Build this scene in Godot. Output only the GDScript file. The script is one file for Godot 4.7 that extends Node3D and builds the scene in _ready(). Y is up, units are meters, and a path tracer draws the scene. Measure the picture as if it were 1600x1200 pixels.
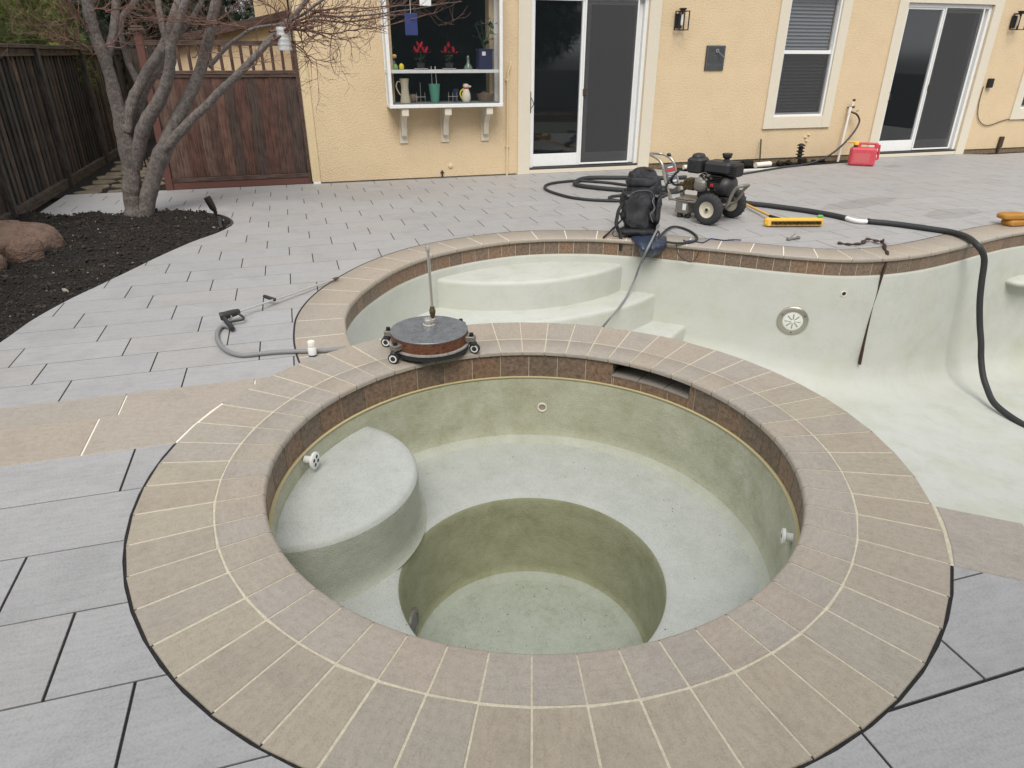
extends Node3D
# A drained pool and hot tub behind a house: world is aligned with the house wall (x along the wall, z towards the camera), y = 0 is the lower patio.

const UP := 0.284          # the raised patio round the hot tub
const ZW := -10.41         # face of the house wall
const TC := Vector2(0.7503, -2.1696)   # centre of the hot tub
const TILE := 0.305
var rng := RandomNumberGenerator.new()
var names := {}
var M := {}

# ---------------------------------------------------------------- mesh builder
class MB:
	var v := PackedVector3Array()
	var n := PackedVector3Array()
	var u := PackedVector2Array()
	var c := PackedColorArray()
	var col := Color.WHITE
	var tinted := false
	var xf := Transform3D.IDENTITY
	var uo := Vector2.ZERO
	func tri(a: Vector3, b: Vector3, d: Vector3, na: Vector3, nb: Vector3, nd: Vector3, ua := Vector2.ZERO, ub := Vector2.ZERO, ud := Vector2.ZERO) -> void:
		a = xf * a; b = xf * b; d = xf * d
		na = (xf.basis * na).normalized(); nb = (xf.basis * nb).normalized(); nd = (xf.basis * nd).normalized()
		var g := (d - a).cross(b - a)
		if g.dot(na + nb + nd) < 0.0:
			var t := b; b = d; d = t
			t = nb; nb = nd; nd = t
			var q := ub; ub = ud; ud = q
		v.append(a); v.append(b); v.append(d)
		n.append(na); n.append(nb); n.append(nd)
		u.append(ua + uo); u.append(ub + uo); u.append(ud + uo)
		if tinted:
			c.append(col); c.append(col); c.append(col)
	func quad(a: Vector3, b: Vector3, d: Vector3, e: Vector3, nn: Vector3, ua := Vector2.ZERO, ub := Vector2.ZERO, ud := Vector2.ZERO, ue := Vector2.ZERO) -> void:
		tri(a, b, d, nn, nn, nn, ua, ub, ud)
		tri(a, d, e, nn, nn, nn, ua, ud, ue)
	func flat(p: Array, nn: Vector3) -> void:
		for i in range(1, p.size() - 1):
			tri(p[0], p[i], p[i + 1], nn, nn, nn, Vector2(p[0].x, p[0].z), Vector2(p[i].x, p[i].z), Vector2(p[i + 1].x, p[i + 1].z))
	func box(ce: Vector3, s: Vector3, bv := 0.0, b := Basis.IDENTITY) -> MB:
		var h := s / 2
		bv = minf(bv, minf(h.x, minf(h.y, h.z)) * 0.9)
		for ax in 3:
			for sg in [-1.0, 1.0]:
				var nn := Vector3.ZERO; nn[ax] = sg
				var i := (ax + 1) % 3
				var j := (ax + 2) % 3
				var p := []
				for q in [[-1, -1], [1, -1], [1, 1], [-1, 1]]:
					var w := Vector3.ZERO
					w[ax] = sg * h[ax]; w[i] = q[0] * (h[i] - bv); w[j] = q[1] * (h[j] - bv)
					p.append(ce + b * w)
				var d1 := (h[i] - bv) * 2; var d2 := (h[j] - bv) * 2
				quad(p[0], p[1], p[2], p[3], b * nn, Vector2(0, 0), Vector2(d1, 0), Vector2(d1, d2), Vector2(0, d2))
				if bv > 0.0:
					for s2 in [-1.0, 1.0]:      # the edge between +-ax and +-i
						var e := []
						for q in [[0, -1], [1, -1], [1, 1], [0, 1]]:
							var w := Vector3.ZERO
							w[j] = q[1] * (h[j] - bv)
							if q[0] == 0:
								w[ax] = sg * h[ax]; w[i] = s2 * (h[i] - bv)
							else:
								w[ax] = sg * (h[ax] - bv); w[i] = s2 * h[i]
							e.append(ce + b * w)
						var en := Vector3.ZERO; en[ax] = sg; en[i] = s2
						quad(e[0], e[1], e[2], e[3], b * en.normalized())
		if bv > 0.0:
			for x in [-1.0, 1.0]:
				for y in [-1.0, 1.0]:
					for z in [-1.0, 1.0]:
						var nn := b * Vector3(x, y, z).normalized()
						tri(ce + b * Vector3(x * h.x, y * (h.y - bv), z * (h.z - bv)), ce + b * Vector3(x * (h.x - bv), y * h.y, z * (h.z - bv)), ce + b * Vector3(x * (h.x - bv), y * (h.y - bv), z * h.z), nn, nn, nn)
		return self
	func grid(p: Array, wrap := false) -> MB:       # rows of points, smooth
		var R := p.size()
		var K: int = p[0].size()
		var nn := []
		for r in R:
			var row := PackedVector3Array()
			for k in K:
				var a: Vector3 = p[maxi(r - 1, 0)][k]
				var b: Vector3 = p[mini(r + 1, R - 1)][k]
				var l: Vector3 = p[r][(k - 1 + K) % K if wrap else maxi(k - 1, 0)]
				var m: Vector3 = p[r][(k + 1) % K if wrap else mini(k + 1, K - 1)]
				var g := (b - a).cross(m - l)
				if g.length_squared() < 1e-16:      # a pole
					g = (p[mini(r + 1, R - 1)][k] + p[maxi(r - 1, 0)][k]) / 2.0
					var cen := Vector3.ZERO
					for q in K: cen += p[R / 2][q] / float(K)
					g = (p[r][k] - cen) * 1e-3
					row.append(g.normalized() * 1000.0)
				else:
					row.append(g.normalized())
			nn.append(row)
		for r in [0, R - 1]:                        # make pole normals agree with their neighbours
			for k in K:
				if nn[r][k].length() > 10.0:
					var q: Vector3 = nn[r][k] / 1000.0
					var near: Vector3 = nn[1 if r == 0 else R - 2][k]
					nn[r][k] = q if q.dot(near) > 0 else -q
		for r in R - 1:
			for k in (K if wrap else K - 1):
				var k2 := (k + 1) % K
				var ua := Vector2(k / float(K), r / float(R)); var ub := Vector2((k + 1) / float(K), r / float(R))
				var uc := Vector2((k + 1) / float(K), (r + 1) / float(R)); var ud := Vector2(k / float(K), (r + 1) / float(R))
				tri(p[r][k], p[r][k2], p[r + 1][k2], nn[r][k], nn[r][k2], nn[r + 1][k2], ua, ub, uc)
				tri(p[r][k], p[r + 1][k2], p[r + 1][k], nn[r][k], nn[r + 1][k2], nn[r + 1][k], ua, uc, ud)
		return self
	func tube(p: Array, rad, seg := 8, caps := true, flat_y := 1.0) -> MB:   # rad: one number or one per point
		var rows := []
		var up := Vector3.UP
		var t0: Vector3 = (p[1] - p[0]).normalized()
		if absf(t0.dot(up)) > 0.9: up = Vector3.RIGHT
		var s := t0.cross(up).normalized()
		for i in p.size():
			var t: Vector3 = (p[mini(i + 1, p.size() - 1)] - p[maxi(i - 1, 0)]).normalized()
			s = (s - t * s.dot(t)).normalized()
			var w := s.cross(t)
			var r: float = rad[i] if rad is Array else rad
			var row := PackedVector3Array()
			for k in seg:
				var a := TAU * k / seg
				row.append(p[i] + (s * cos(a) + w * sin(a) * flat_y) * r)
			rows.append(row)
		grid(rows, true)
		if caps:
			for e in [0, p.size() - 1]:
				var nn: Vector3 = (p[0] - p[1]).normalized() if e == 0 else (p[-1] - p[-2]).normalized()
				for k in seg:
					tri(p[e], rows[e][k], rows[e][(k + 1) % seg], nn, nn, nn)
		return self
	func rod(a: Vector3, b: Vector3, r0: float, r1 := -1.0, seg := 10) -> MB:
		return tube([a, b], [r0, r0 if r1 < 0 else r1], seg)
	func lathe(pr: Array, seg := 20, b := Transform3D.IDENTITY) -> MB:   # pr: Vector2(radius, height)
		for i in pr.size() - 1:
			var p0: Vector2 = pr[i]; var p1: Vector2 = pr[i + 1]
			var e := p1 - p0
			if e.length() < 1e-6: continue
			var f := Vector2(e.y, -e.x).normalized()
			var f0 := f; var f1 := f
			if i > 0:
				var q: Vector2 = p0 - pr[i - 1]; var g := Vector2(q.y, -q.x).normalized()
				if g.dot(f) > 0.7: f0 = (f + g).normalized()
			if i < pr.size() - 2:
				var q: Vector2 = pr[i + 2] - p1; var g := Vector2(q.y, -q.x).normalized()
				if g.dot(f) > 0.7: f1 = (f + g).normalized()
			for k in seg:
				var a := TAU * k / seg; var a2 := TAU * (k + 1) / seg
				var d := Vector3(cos(a), 0, sin(a)); var d2 := Vector3(cos(a2), 0, sin(a2))
				var A := b * (d * p0.x + Vector3(0, p0.y, 0)); var B := b * (d2 * p0.x + Vector3(0, p0.y, 0))
				var C := b * (d2 * p1.x + Vector3(0, p1.y, 0)); var D := b * (d * p1.x + Vector3(0, p1.y, 0))
				var nA := b.basis * (d * f0.x + Vector3(0, f0.y, 0)); var nB := b.basis * (d2 * f0.x + Vector3(0, f0.y, 0))
				var nC := b.basis * (d2 * f1.x + Vector3(0, f1.y, 0)); var nD := b.basis * (d * f1.x + Vector3(0, f1.y, 0))
				if p0.x > 1e-6: tri(A, B, C, nA, nB, nC)
				if p1.x > 1e-6: tri(A, C, D, nA, nC, nD)
		return self
	func blob(ce: Vector3, r: Vector3, ex := 1.0, b := Basis.IDENTITY, seg := 16, rings := 10, noise: FastNoiseLite = null, amp := 0.0) -> MB:
		var rows := []
		for i in rings + 1:
			var t := PI * i / rings - PI / 2
			var row := PackedVector3Array()
			for k in seg:
				var a := TAU * k / seg
				var q := Vector3(_p(cos(t), ex) * _p(cos(a), ex), _p(sin(t), ex), _p(cos(t), ex) * _p(sin(a), ex)) * r
				if noise: q += q.normalized() * noise.get_noise_3dv(q + ce) * amp
				row.append(ce + b * q)
			rows.append(row)
		return grid(rows, true)
	func _p(x: float, e: float) -> float: return signf(x) * pow(absf(x), e)
	func slab(poly: PackedVector2Array, y: float, th: float, bv := 0.0, turn := 0.0, skirt := true) -> MB:  # a flat piece, top at y
		var k := poly.size()
		var ins := PackedVector2Array()
		var ccw := not Geometry2D.is_polygon_clockwise(poly)
		for i in k:
			var e0 := (poly[i] - poly[(i - 1 + k) % k]).normalized()
			var e1 := (poly[(i + 1) % k] - poly[i]).normalized()
			var n0 := Vector2(-e0.y, e0.x); var n1 := Vector2(-e1.y, e1.x)
			if not ccw: n0 = -n0; n1 = -n1
			var m := n0 + n1
			m = m / maxf(m.length_squared() / 2.0, 0.3)
			ins.append(poly[i] + m * bv)
		var ids := Geometry2D.triangulate_polygon(ins)
		for i in range(0, ids.size(), 3):
			var a := ins[ids[i]]; var b := ins[ids[i + 1]]; var d := ins[ids[i + 2]]
			tri(Vector3(a.x, y, a.y), Vector3(b.x, y, b.y), Vector3(d.x, y, d.y), Vector3.UP, Vector3.UP, Vector3.UP, a.rotated(turn), b.rotated(turn), d.rotated(turn))
		for i in k:
			var j := (i + 1) % k
			var e := (poly[j] - poly[i]).normalized()
			var o := Vector3(e.y, 0, -e.x) * (1.0 if ccw else -1.0)
			if o.length_squared() < 0.5: continue
			var y1 := y - bv
			if bv > 0.0:
				quad(Vector3(ins[i].x, y, ins[i].y), Vector3(ins[j].x, y, ins[j].y), Vector3(poly[j].x, y1, poly[j].y), Vector3(poly[i].x, y1, poly[i].y), (o + Vector3.UP).normalized(), ins[i].rotated(turn), ins[j].rotated(turn), poly[j].rotated(turn), poly[i].rotated(turn))
			if skirt:
				quad(Vector3(poly[i].x, y1, poly[i].y), Vector3(poly[j].x, y1, poly[j].y), Vector3(poly[j].x, y - th, poly[j].y), Vector3(poly[i].x, y - th, poly[i].y), o, poly[i].rotated(turn), poly[j].rotated(turn), poly[j].rotated(turn) + Vector2(0, th), poly[i].rotated(turn) + Vector2(0, th))
		return self
	func sweep(path: PackedVector2Array, inw: PackedVector2Array, pr: Array, ends := true, smooth := false) -> MB:  # a profile of (inward, height) carried along a path on the ground
		var L := 0.0
		var ls := [0.0]
		for i in path.size() - 1:
			L += path[i].distance_to(path[i + 1]); ls.append(L)
		var w := 0.0
		for s in pr.size() - 1:
			var p0: Vector2 = pr[s]; var p1: Vector2 = pr[s + 1]
			var e := p1 - p0
			if e.length() < 1e-6: continue
			var f := Vector2(-e.y, e.x).normalized()
			var f0 := f; var f1 := f
			if smooth and s > 0:
				var q: Vector2 = p0 - pr[s - 1]; var g := Vector2(-q.y, q.x).normalized()
				if g.dot(f) > 0.5: f0 = (f + g).normalized()
			if smooth and s < pr.size() - 2:
				var q: Vector2 = pr[s + 2] - p1; var g := Vector2(-q.y, q.x).normalized()
				if g.dot(f) > 0.5: f1 = (f + g).normalized()
			for i in path.size() - 1:
				var a := path[i] + inw[i] * p0.x; var b := path[i + 1] + inw[i + 1] * p0.x
				var c2 := path[i + 1] + inw[i + 1] * p1.x; var d := path[i] + inw[i] * p1.x
				var A := Vector3(a.x, p0.y, a.y); var B := Vector3(b.x, p0.y, b.y); var C := Vector3(c2.x, p1.y, c2.y); var D := Vector3(d.x, p1.y, d.y)
				var i0 := Vector3(inw[i].x, 0, inw[i].y); var i1 := Vector3(inw[i + 1].x, 0, inw[i + 1].y)
				var nA := i0 * f0.x + Vector3(0, f0.y, 0); var nB := i1 * f0.x + Vector3(0, f0.y, 0)
				var nC := i1 * f1.x + Vector3(0, f1.y, 0); var nD := i0 * f1.x + Vector3(0, f1.y, 0)
				tri(A, B, C, nA, nB, nC, Vector2(ls[i], w), Vector2(ls[i + 1], w), Vector2(ls[i + 1], w + e.length()))
				tri(A, C, D, nA, nC, nD, Vector2(ls[i], w), Vector2(ls[i + 1], w + e.length()), Vector2(ls[i], w + e.length()))
			w += e.length()
		if ends:
			for z in [0, path.size() - 1]:
				var t := (path[1] - path[0]).normalized() * -1.0 if z == 0 else (path[-1] - path[-2]).normalized()
				var p := []
				for q in pr: p.append(Vector3(path[z].x + inw[z].x * q.x, q.y, path[z].y + inw[z].y * q.x))
				flat(p, Vector3(t.x, 0, t.y))
		return self
	func mesh() -> ArrayMesh:
		var a := []
		a.resize(Mesh.ARRAY_MAX)
		a[Mesh.ARRAY_VERTEX] = v
		a[Mesh.ARRAY_NORMAL] = n
		a[Mesh.ARRAY_TEX_UV] = u
		if tinted: a[Mesh.ARRAY_COLOR] = c
		var m := ArrayMesh.new()
		if v.size(): m.add_surface_from_arrays(Mesh.PRIMITIVE_TRIANGLES, a)
		return m

# ---------------------------------------------------------------- things and parts
func numbered(parent: Node, called: String) -> String:
	var key := str(parent.get_instance_id()) + "/" + called
	var k: int = names.get(key, 0)
	names[key] = k + 1
	return called if k == 0 else "%s_%03d" % [called, k]

func thing(called: String, label: String, category: String, at := Vector3.ZERO, turn := 0.0, group := "") -> Node3D:
	var o := Node3D.new()
	o.name = numbered(self, called)
	add_child(o)
	o.position = at
	o.rotation.y = turn
	tag(o, label, category, group)
	return o

func tag(o: Node, label: String, category: String, group := "") -> Node:
	o.set_meta("label", label)
	o.set_meta("category", category)
	if group: o.set_meta("group", group)
	return o

func P(called: String, shape, m: Material, parent: Node = self) -> MeshInstance3D:
	var o := MeshInstance3D.new()
	o.name = numbered(parent, called)
	o.mesh = shape.mesh() if shape is MB else shape
	o.material_override = m
	parent.add_child(o)
	return o

func structure(called: String, shape = null, m: Material = null) -> Node3D:
	var o: Node3D
	if shape == null:
		o = Node3D.new()
		o.name = numbered(self, called)
		add_child(o)
	else:
		o = P(called, shape, m)
	o.set_meta("kind", "structure")
	return o

func bx(ce: Vector3, s: Vector3, bv := 0.003, b := Basis.IDENTITY) -> MB:
	return MB.new().box(ce, s, bv, b)

func box2(x0: float, x1: float, y0: float, y1: float, z0: float, z1: float, bv := 0.003) -> MB:
	return MB.new().box(Vector3((x0 + x1) / 2, (y0 + y1) / 2, (z0 + z1) / 2), Vector3(absf(x1 - x0), absf(y1 - y0), absf(z1 - z0)), bv)

func smooth(p: Array, step := 6) -> Array:      # a Catmull-Rom curve through the points
	var o := []
	for i in p.size() - 1:
		var a = p[maxi(i - 1, 0)]; var b = p[i]; var c = p[i + 1]; var d = p[mini(i + 2, p.size() - 1)]
		for k in step:
			var t := k / float(step)
			o.append(0.5 * ((2.0 * b) + (c - a) * t + (2.0 * a - 5.0 * b + 4.0 * c - d) * t * t + (3.0 * b - a - 3.0 * c + d) * t * t * t))
	o.append(p[-1])
	return o

func multi(called: String, me: Mesh, m: Material, where: Array, cols: Array, parent: Node = self) -> MultiMeshInstance3D:
	var mm := MultiMesh.new()
	mm.transform_format = MultiMesh.TRANSFORM_3D
	mm.use_colors = cols.size() > 0
	mm.mesh = me
	mm.instance_count = where.size()
	for i in where.size():
		mm.set_instance_transform(i, where[i])
		if cols.size(): mm.set_instance_color(i, cols[i])
	var o := MultiMeshInstance3D.new()
	o.name = numbered(parent, called)
	o.multimesh = mm
	o.material_override = m
	parent.add_child(o)
	return o

func spin() -> Basis:
	return Basis.from_euler(Vector3(rng.randf() * TAU, rng.randf() * TAU, rng.randf() * TAU))

# ---------------------------------------------------------------- textures and materials
func grain(size: int, freq: float, sd: int, oct := 4, sx := 1, sy := 1, kind := FastNoiseLite.TYPE_SIMPLEX_SMOOTH) -> PackedByteArray:
	var f := FastNoiseLite.new()
	f.noise_type = kind
	f.seed = sd
	f.frequency = freq
	f.fractal_octaves = oct
	if kind == FastNoiseLite.TYPE_CELLULAR: f.fractal_type = FastNoiseLite.FRACTAL_NONE
	var im := f.get_seamless_image(size / sx, size / sy)
	im.convert(Image.FORMAT_L8)
	if sx > 1 or sy > 1: im.resize(size, size, Image.INTERPOLATE_CUBIC)
	return im.get_data()

func paint(size: int, layers: Array, ramp: Array, specks := [], speck_col := Color.BLACK) -> ImageTexture:   # layers: [bytes, weight]; ramp: colours from low to high
	var out := PackedByteArray()
	out.resize(size * size * 3)
	var lut := PackedByteArray()
	lut.resize(256 * 3)
	for i in 256:
		var t := i / 255.0 * (ramp.size() - 1)
		var k := mini(int(t), ramp.size() - 2)
		var c: Color = ramp[k].lerp(ramp[k + 1], t - k)
		lut[i * 3] = c.r8; lut[i * 3 + 1] = c.g8; lut[i * 3 + 2] = c.b8
	var tot := 0.0
	for l in layers: tot += l[1]
	var A: PackedByteArray = layers[0][0]; var wa: float = layers[0][1] / tot
	var B: PackedByteArray = layers[1][0] if layers.size() > 1 else A; var wb: float = layers[1][1] / tot if layers.size() > 1 else 0.0
	var D: PackedByteArray = layers[2][0] if layers.size() > 2 else A; var wd: float = layers[2][1] / tot if layers.size() > 2 else 0.0
	var S: PackedByteArray = specks[0] if specks.size() else A
	var cut: int = specks[1] if specks.size() else 999
	for i in size * size:
		var t := clampi(int(((A[i] * wa + B[i] * wb + D[i] * wd) - 127.5) * 1.7 + 127.5), 0, 255) * 3
		if S[i] > cut:
			out[i * 3] = speck_col.r8; out[i * 3 + 1] = speck_col.g8; out[i * 3 + 2] = speck_col.b8
		else:
			out[i * 3] = lut[t]; out[i * 3 + 1] = lut[t + 1]; out[i * 3 + 2] = lut[t + 2]
	return ImageTexture.create_from_image(Image.create_from_data(size, size, false, Image.FORMAT_RGB8, out))

func grey(size: int, layers: Array) -> ImageTexture:
	return paint(size, layers, [Color.BLACK, Color.WHITE])

func g8(a: float) -> Color: return Color(a, a, a)

func mat(key: String, col: Color, rough := 0.7, metal := 0.0) -> StandardMaterial3D:
	var m := StandardMaterial3D.new()
	m.resource_name = key
	m.albedo_color = col
	m.roughness = rough
	m.metallic = metal
	M[key] = m
	return m

func textured(key: String, col: Color, rough: float, t: Texture2D, sc: Vector3, bump: Texture2D = null, cm := 0.0, world := true) -> StandardMaterial3D:
	var m := mat(key, col, rough)
	m.albedo_texture = t
	if sc != Vector3.ZERO:
		m.uv1_triplanar = true
		m.uv1_world_triplanar = world
		m.uv1_scale = sc
	if bump:
		m.heightmap_enabled = true
		m.heightmap_texture = bump
		m.heightmap_scale = cm
	return m

func blotch(m: StandardMaterial3D, t: Texture2D, sc: float) -> StandardMaterial3D:   # large uneven wear over the fine grain
	m.detail_enabled = true
	m.detail_blend_mode = BaseMaterial3D.BLEND_MODE_MUL
	m.detail_albedo = t
	m.detail_uv_layer = BaseMaterial3D.DETAIL_UV_2
	m.uv2_triplanar = true
	m.uv2_world_triplanar = true
	m.uv2_scale = Vector3(sc, sc, sc)
	return m

func variants(key: String, base: StandardMaterial3D, tints: Array) -> void:
	var list := []
	for i in tints.size():
		var m: StandardMaterial3D = base.duplicate()
		m.resource_name = key
		m.albedo_color = base.albedo_color * tints[i]
		m.albedo_color.a = 1.0
		list.append(m)
	M[key] = list

func any(key: String) -> Material:
	var l: Array = M[key]
	return l[rng.randi() % l.size()]

func make_materials() -> void:
	var fine := grain(512, 0.12, 1, 3)
	var mid := grain(512, 0.03, 2, 4)
	var big := grain(512, 0.008, 3, 4)
	var streak := grain(512, 0.05, 4, 4, 8, 1)
	var speck := grain(512, 0.25, 5, 1)
	var cell := grain(512, 0.07, 6, 1, 1, 1, FastNoiseLite.TYPE_CELLULAR)
	var woodg := grain(512, 0.06, 7, 4, 16, 1)
	M.wear = paint(512, [[big, 1.0], [mid, 0.5]], [g8(0.955), g8(1.0), g8(0.985)])
	M.wear_strong = paint(512, [[big, 1.0], [mid, 0.8]], [g8(0.7), g8(0.95), g8(1.0)])
	# porcelain pavers, grey
	var tp := paint(512, [[streak, 0.7], [fine, 1.2], [mid, 0.4]], [g8(0.88), g8(0.955), g8(1.0)], [speck, 250], g8(0.80))
	var b := textured("paver", Color8(168, 167, 167), 0.62, tp, Vector3.ZERO, grey(512, [[streak, 1.0], [fine, 1.0]]), 0.06)
	b.uv1_scale = Vector3(1.6, 1.6, 1)
	blotch(b, M.wear, 0.35)
	variants("pavers", b, [g8(1.0), g8(0.985), g8(1.012), Color(0.994, 0.995, 1.0), Color(1.0, 0.993, 0.985)])
	# porcelain coping, warm grey beige
	var tt := paint(512, [[streak, 0.5], [fine, 1.2], [mid, 0.8]], [Color(0.87, 0.85, 0.82), Color(0.95, 0.94, 0.925), Color(1.0, 0.99, 0.97)], [speck, 250], g8(0.78))
	var c := textured("coping", Color8(170, 163, 154), 0.5, tt, Vector3.ZERO, grey(512, [[streak, 1.0], [fine, 1.0]]), 0.08)
	c.uv1_scale = Vector3(2.2, 2.2, 1)
	blotch(c, M.wear, 0.8)
	variants("copings", c, [g8(1.0), Color(1.015, 1.005, 1.0), Color(0.985, 0.985, 0.99), Color(1.0, 0.99, 0.975), Color(0.99, 0.99, 1.0), Color(1.01, 0.992, 0.975)])
	variants("copings_warm", c, [Color(1.0, 0.99, 0.95), Color(1.01, 0.99, 0.945), Color(0.985, 0.975, 0.95), Color(0.99, 0.97, 0.93), Color(0.98, 0.98, 0.965), Color(1.01, 1.0, 0.96)])
	# brown slate-look waterline tile, with chalky scratches
	var vein := grain(512, 0.02, 9, 5)
	var tb := paint(512, [[mid, 1.0], [vein, 0.8], [fine, 0.8]], [Color(0.60, 0.57, 0.54), Color(0.84, 0.80, 0.75), Color(1.0, 0.94, 0.86)], [grain(512, 0.10, 11, 3), 226], Color(1.0, 0.97, 0.92))
	var w := textured("waterline", Color8(147, 131, 121), 0.5, tb, Vector3.ZERO, grey(512, [[mid, 1.0], [fine, 1.0]]), 0.12)
	w.uv1_scale = Vector3(2.6, 2.6, 1)
	variants("waterlines", w, [g8(1.0), Color(1.05, 1.02, 0.98), Color(0.93, 0.93, 0.93), Color(1.04, 0.99, 0.94), Color(0.95, 0.97, 0.97)])
	textured("coping_dark", Color8(150, 146, 140), 0.7, tt, Vector3(2, 2, 2))
	mat("chrome_dull", Color8(176, 172, 160), 0.35, 0.8)
	textured("grout_cream", Color8(212, 203, 180), 0.9, paint(512, [[mid, 1.0], [fine, 1.0]], [g8(0.84), g8(1.0)]), Vector3(3, 3, 3))
	mat("grout_white", Color8(228, 221, 206), 0.9)
	textured("joint_sand", Color8(50, 48, 48), 0.95, paint(512, [[fine, 1.0], [mid, 0.5]], [g8(0.6), g8(1.0)]), Vector3(2, 2, 2))
	mat("mortar", Color8(150, 142, 130), 0.95)
	# pool plaster: white, a little green; the larger the sheet the rarer its repeats
	var f1 := grain(1024, 0.14, 41, 3)
	var m1 := grain(1024, 0.03, 42, 4)
	var b1 := grain(1024, 0.007, 43, 4)
	var plb := grey(1024, [[f1, 1.0], [m1, 0.7]])
	var sp2 := grain(1024, 0.2, 15, 1)
	var tpl := paint(1024, [[m1, 0.6], [f1, 0.6], [b1, 1.1]], [Color(0.93, 0.94, 0.92), Color(0.98, 0.985, 0.98), Color(1, 1, 1)])
	blotch(textured("plaster_pool", Color8(192, 193, 187), 0.75, tpl, Vector3(0.37, 0.37, 0.37), plb, 0.15), paint(512, [[big, 1.0], [mid, 0.3]], [Color(0.97, 0.97, 0.935), Color(1, 1, 1), Color(1, 1, 1)]), 0.22)
	var tsf := paint(1024, [[m1, 0.5], [f1, 1.3], [b1, 0.8]], [Color(0.88, 0.89, 0.87), Color(0.96, 0.965, 0.955), Color(1, 1, 1)], [sp2, 234], Color(0.5, 0.48, 0.44))
	textured("plaster_seat", Color8(187, 189, 185), 0.75, tsf, Vector3(0.8, 0.8, 0.8), plb, 0.2)
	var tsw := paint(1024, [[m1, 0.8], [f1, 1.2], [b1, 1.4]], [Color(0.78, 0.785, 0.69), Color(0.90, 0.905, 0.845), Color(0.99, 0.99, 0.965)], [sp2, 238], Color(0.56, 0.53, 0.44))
	textured("plaster_stain_shade", Color8(190, 190, 178), 0.75, tsw, Vector3(0.75, 0.75, 0.75), plb, 0.2)  # greener, darker wall plaster: part algae stain, part shade painted in
	textured("plaster_algae_shade", Color8(172, 172, 152), 0.75, tsw, Vector3(0.75, 0.75, 0.75), plb, 0.2)  # darker still for the well wall: algae plus shade put into the colour
	var tfl := paint(1024, [[m1, 0.9], [f1, 1.0], [b1, 0.8]], [Color(0.83, 0.85, 0.78), Color(0.92, 0.935, 0.89), Color(0.97, 0.98, 0.95)], [sp2, 236], Color(0.48, 0.45, 0.38))
	textured("plaster_floor", Color8(182, 185, 180), 0.72, tfl, Vector3(0.75, 0.75, 0.75), plb, 0.2)
	textured("plaster_light", Color8(190, 192, 185), 0.75, paint(1024, [[m1, 0.7], [f1, 1.3], [b1, 1.2]], [Color(0.85, 0.86, 0.80), Color(0.93, 0.935, 0.90), Color(1, 1, 0.985)], [sp2, 238], Color(0.56, 0.53, 0.44)), Vector3(0.75, 0.75, 0.75), plb, 0.2)  # lighter mix of the wall stain and painted shade; also the cove highlight
	mat("scale_line", Color8(196, 184, 140), 0.9)
	# the house
	var s1 := grain(1024, 0.11, 21, 3)
	var st := grey(1024, [[s1, 1.0], [grain(1024, 0.25, 22, 2), 0.6]])
	var stc := paint(1024, [[s1, 1.0], [b1, 0.35]], [Color(0.93, 0.925, 0.915), Color(0.985, 0.98, 0.975), Color(1, 1, 1)])
	textured("stucco", Color8(216, 194, 160), 0.9, stc, Vector3(0.31, 0.31, 0.31), st, 0.55)
	textured("trim", Color8(224, 215, 196), 0.8, paint(512, [[mid, 1.0], [fine, 0.6]], [g8(0.95), g8(1.0)]), Vector3(3, 3, 3), plb, 0.2)
	textured("corner_trim", Color8(217, 198, 160), 0.85, stc, Vector3(0.4, 0.4, 0.4), st, 0.3)
	textured("foundation", Color8(150, 130, 100), 0.95, paint(512, [[mid, 1.0], [fine, 1.0]], [g8(0.7), g8(1.0)]), Vector3(1, 1, 1), plb, 0.5)
	textured("vinyl", Color8(232, 233, 232), 0.4, paint(512, [[mid, 1.0], [big, 1.0]], [g8(0.96), g8(1.0)]), Vector3(2, 2, 2))
	mat("metal_edge", Color8(62, 60, 58), 0.6)
	mat("interior", Color8(58, 56, 54), 0.9)
	mat("blind", Color8(104, 108, 114), 0.7)
	mat("soffit", Color8(214, 200, 170), 0.9)
	textured("roof", Color8(120, 96, 80), 0.9, paint(512, [[mid, 1.0]], [g8(0.7), g8(1.0)]), Vector3(1, 1, 1))
	var gl := mat("glass", Color(0.30, 0.34, 0.36, 0.06), 0.02)
	gl.transparency = BaseMaterial3D.TRANSPARENCY_ALPHA
	gl.metallic_specular = 0.5
	var sc := mat("screen", Color(Color8(68, 68, 70), 0.60), 0.8)
	sc.transparency = BaseMaterial3D.TRANSPARENCY_ALPHA
	var s2 := mat("screen_fine", Color(Color8(74, 74, 76), 0.40), 0.8)
	s2.transparency = BaseMaterial3D.TRANSPARENCY_ALPHA
	# wood
	var woodv := grain(512, 0.06, 7, 4, 1, 16)
	var tv := paint(512, [[woodv, 1.0], [big, 0.6], [fine, 0.2]], [g8(0.55), g8(0.85), g8(1.0)])
	var tw := paint(512, [[woodg, 1.0], [big, 0.6], [fine, 0.2]], [g8(0.55), g8(0.85), g8(1.0)])
	var wbv := grey(512, [[woodv, 1.0]])
	var wb := grey(512, [[woodg, 1.0]])
	var up := textured("fence_wood", Color8(92, 86, 82), 0.9, tv, Vector3(1.6, 1.2, 1.6), wbv, 0.3)
	variants("fence_woods", up, [g8(1.0), g8(0.8), Color(1.12, 1.02, 0.95), g8(0.66), Color(1.25, 1.18, 1.1), Color(0.9, 0.84, 0.8)])
	textured("fence_rail", Color8(104, 94, 84), 0.9, tw, Vector3(1.2, 1.6, 1.2), wb, 0.3)
	var red := textured("gate_wood", Color8(112, 84, 74), 0.85, tv, Vector3(1.5, 1.1, 1.5), wbv, 0.3)
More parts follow.
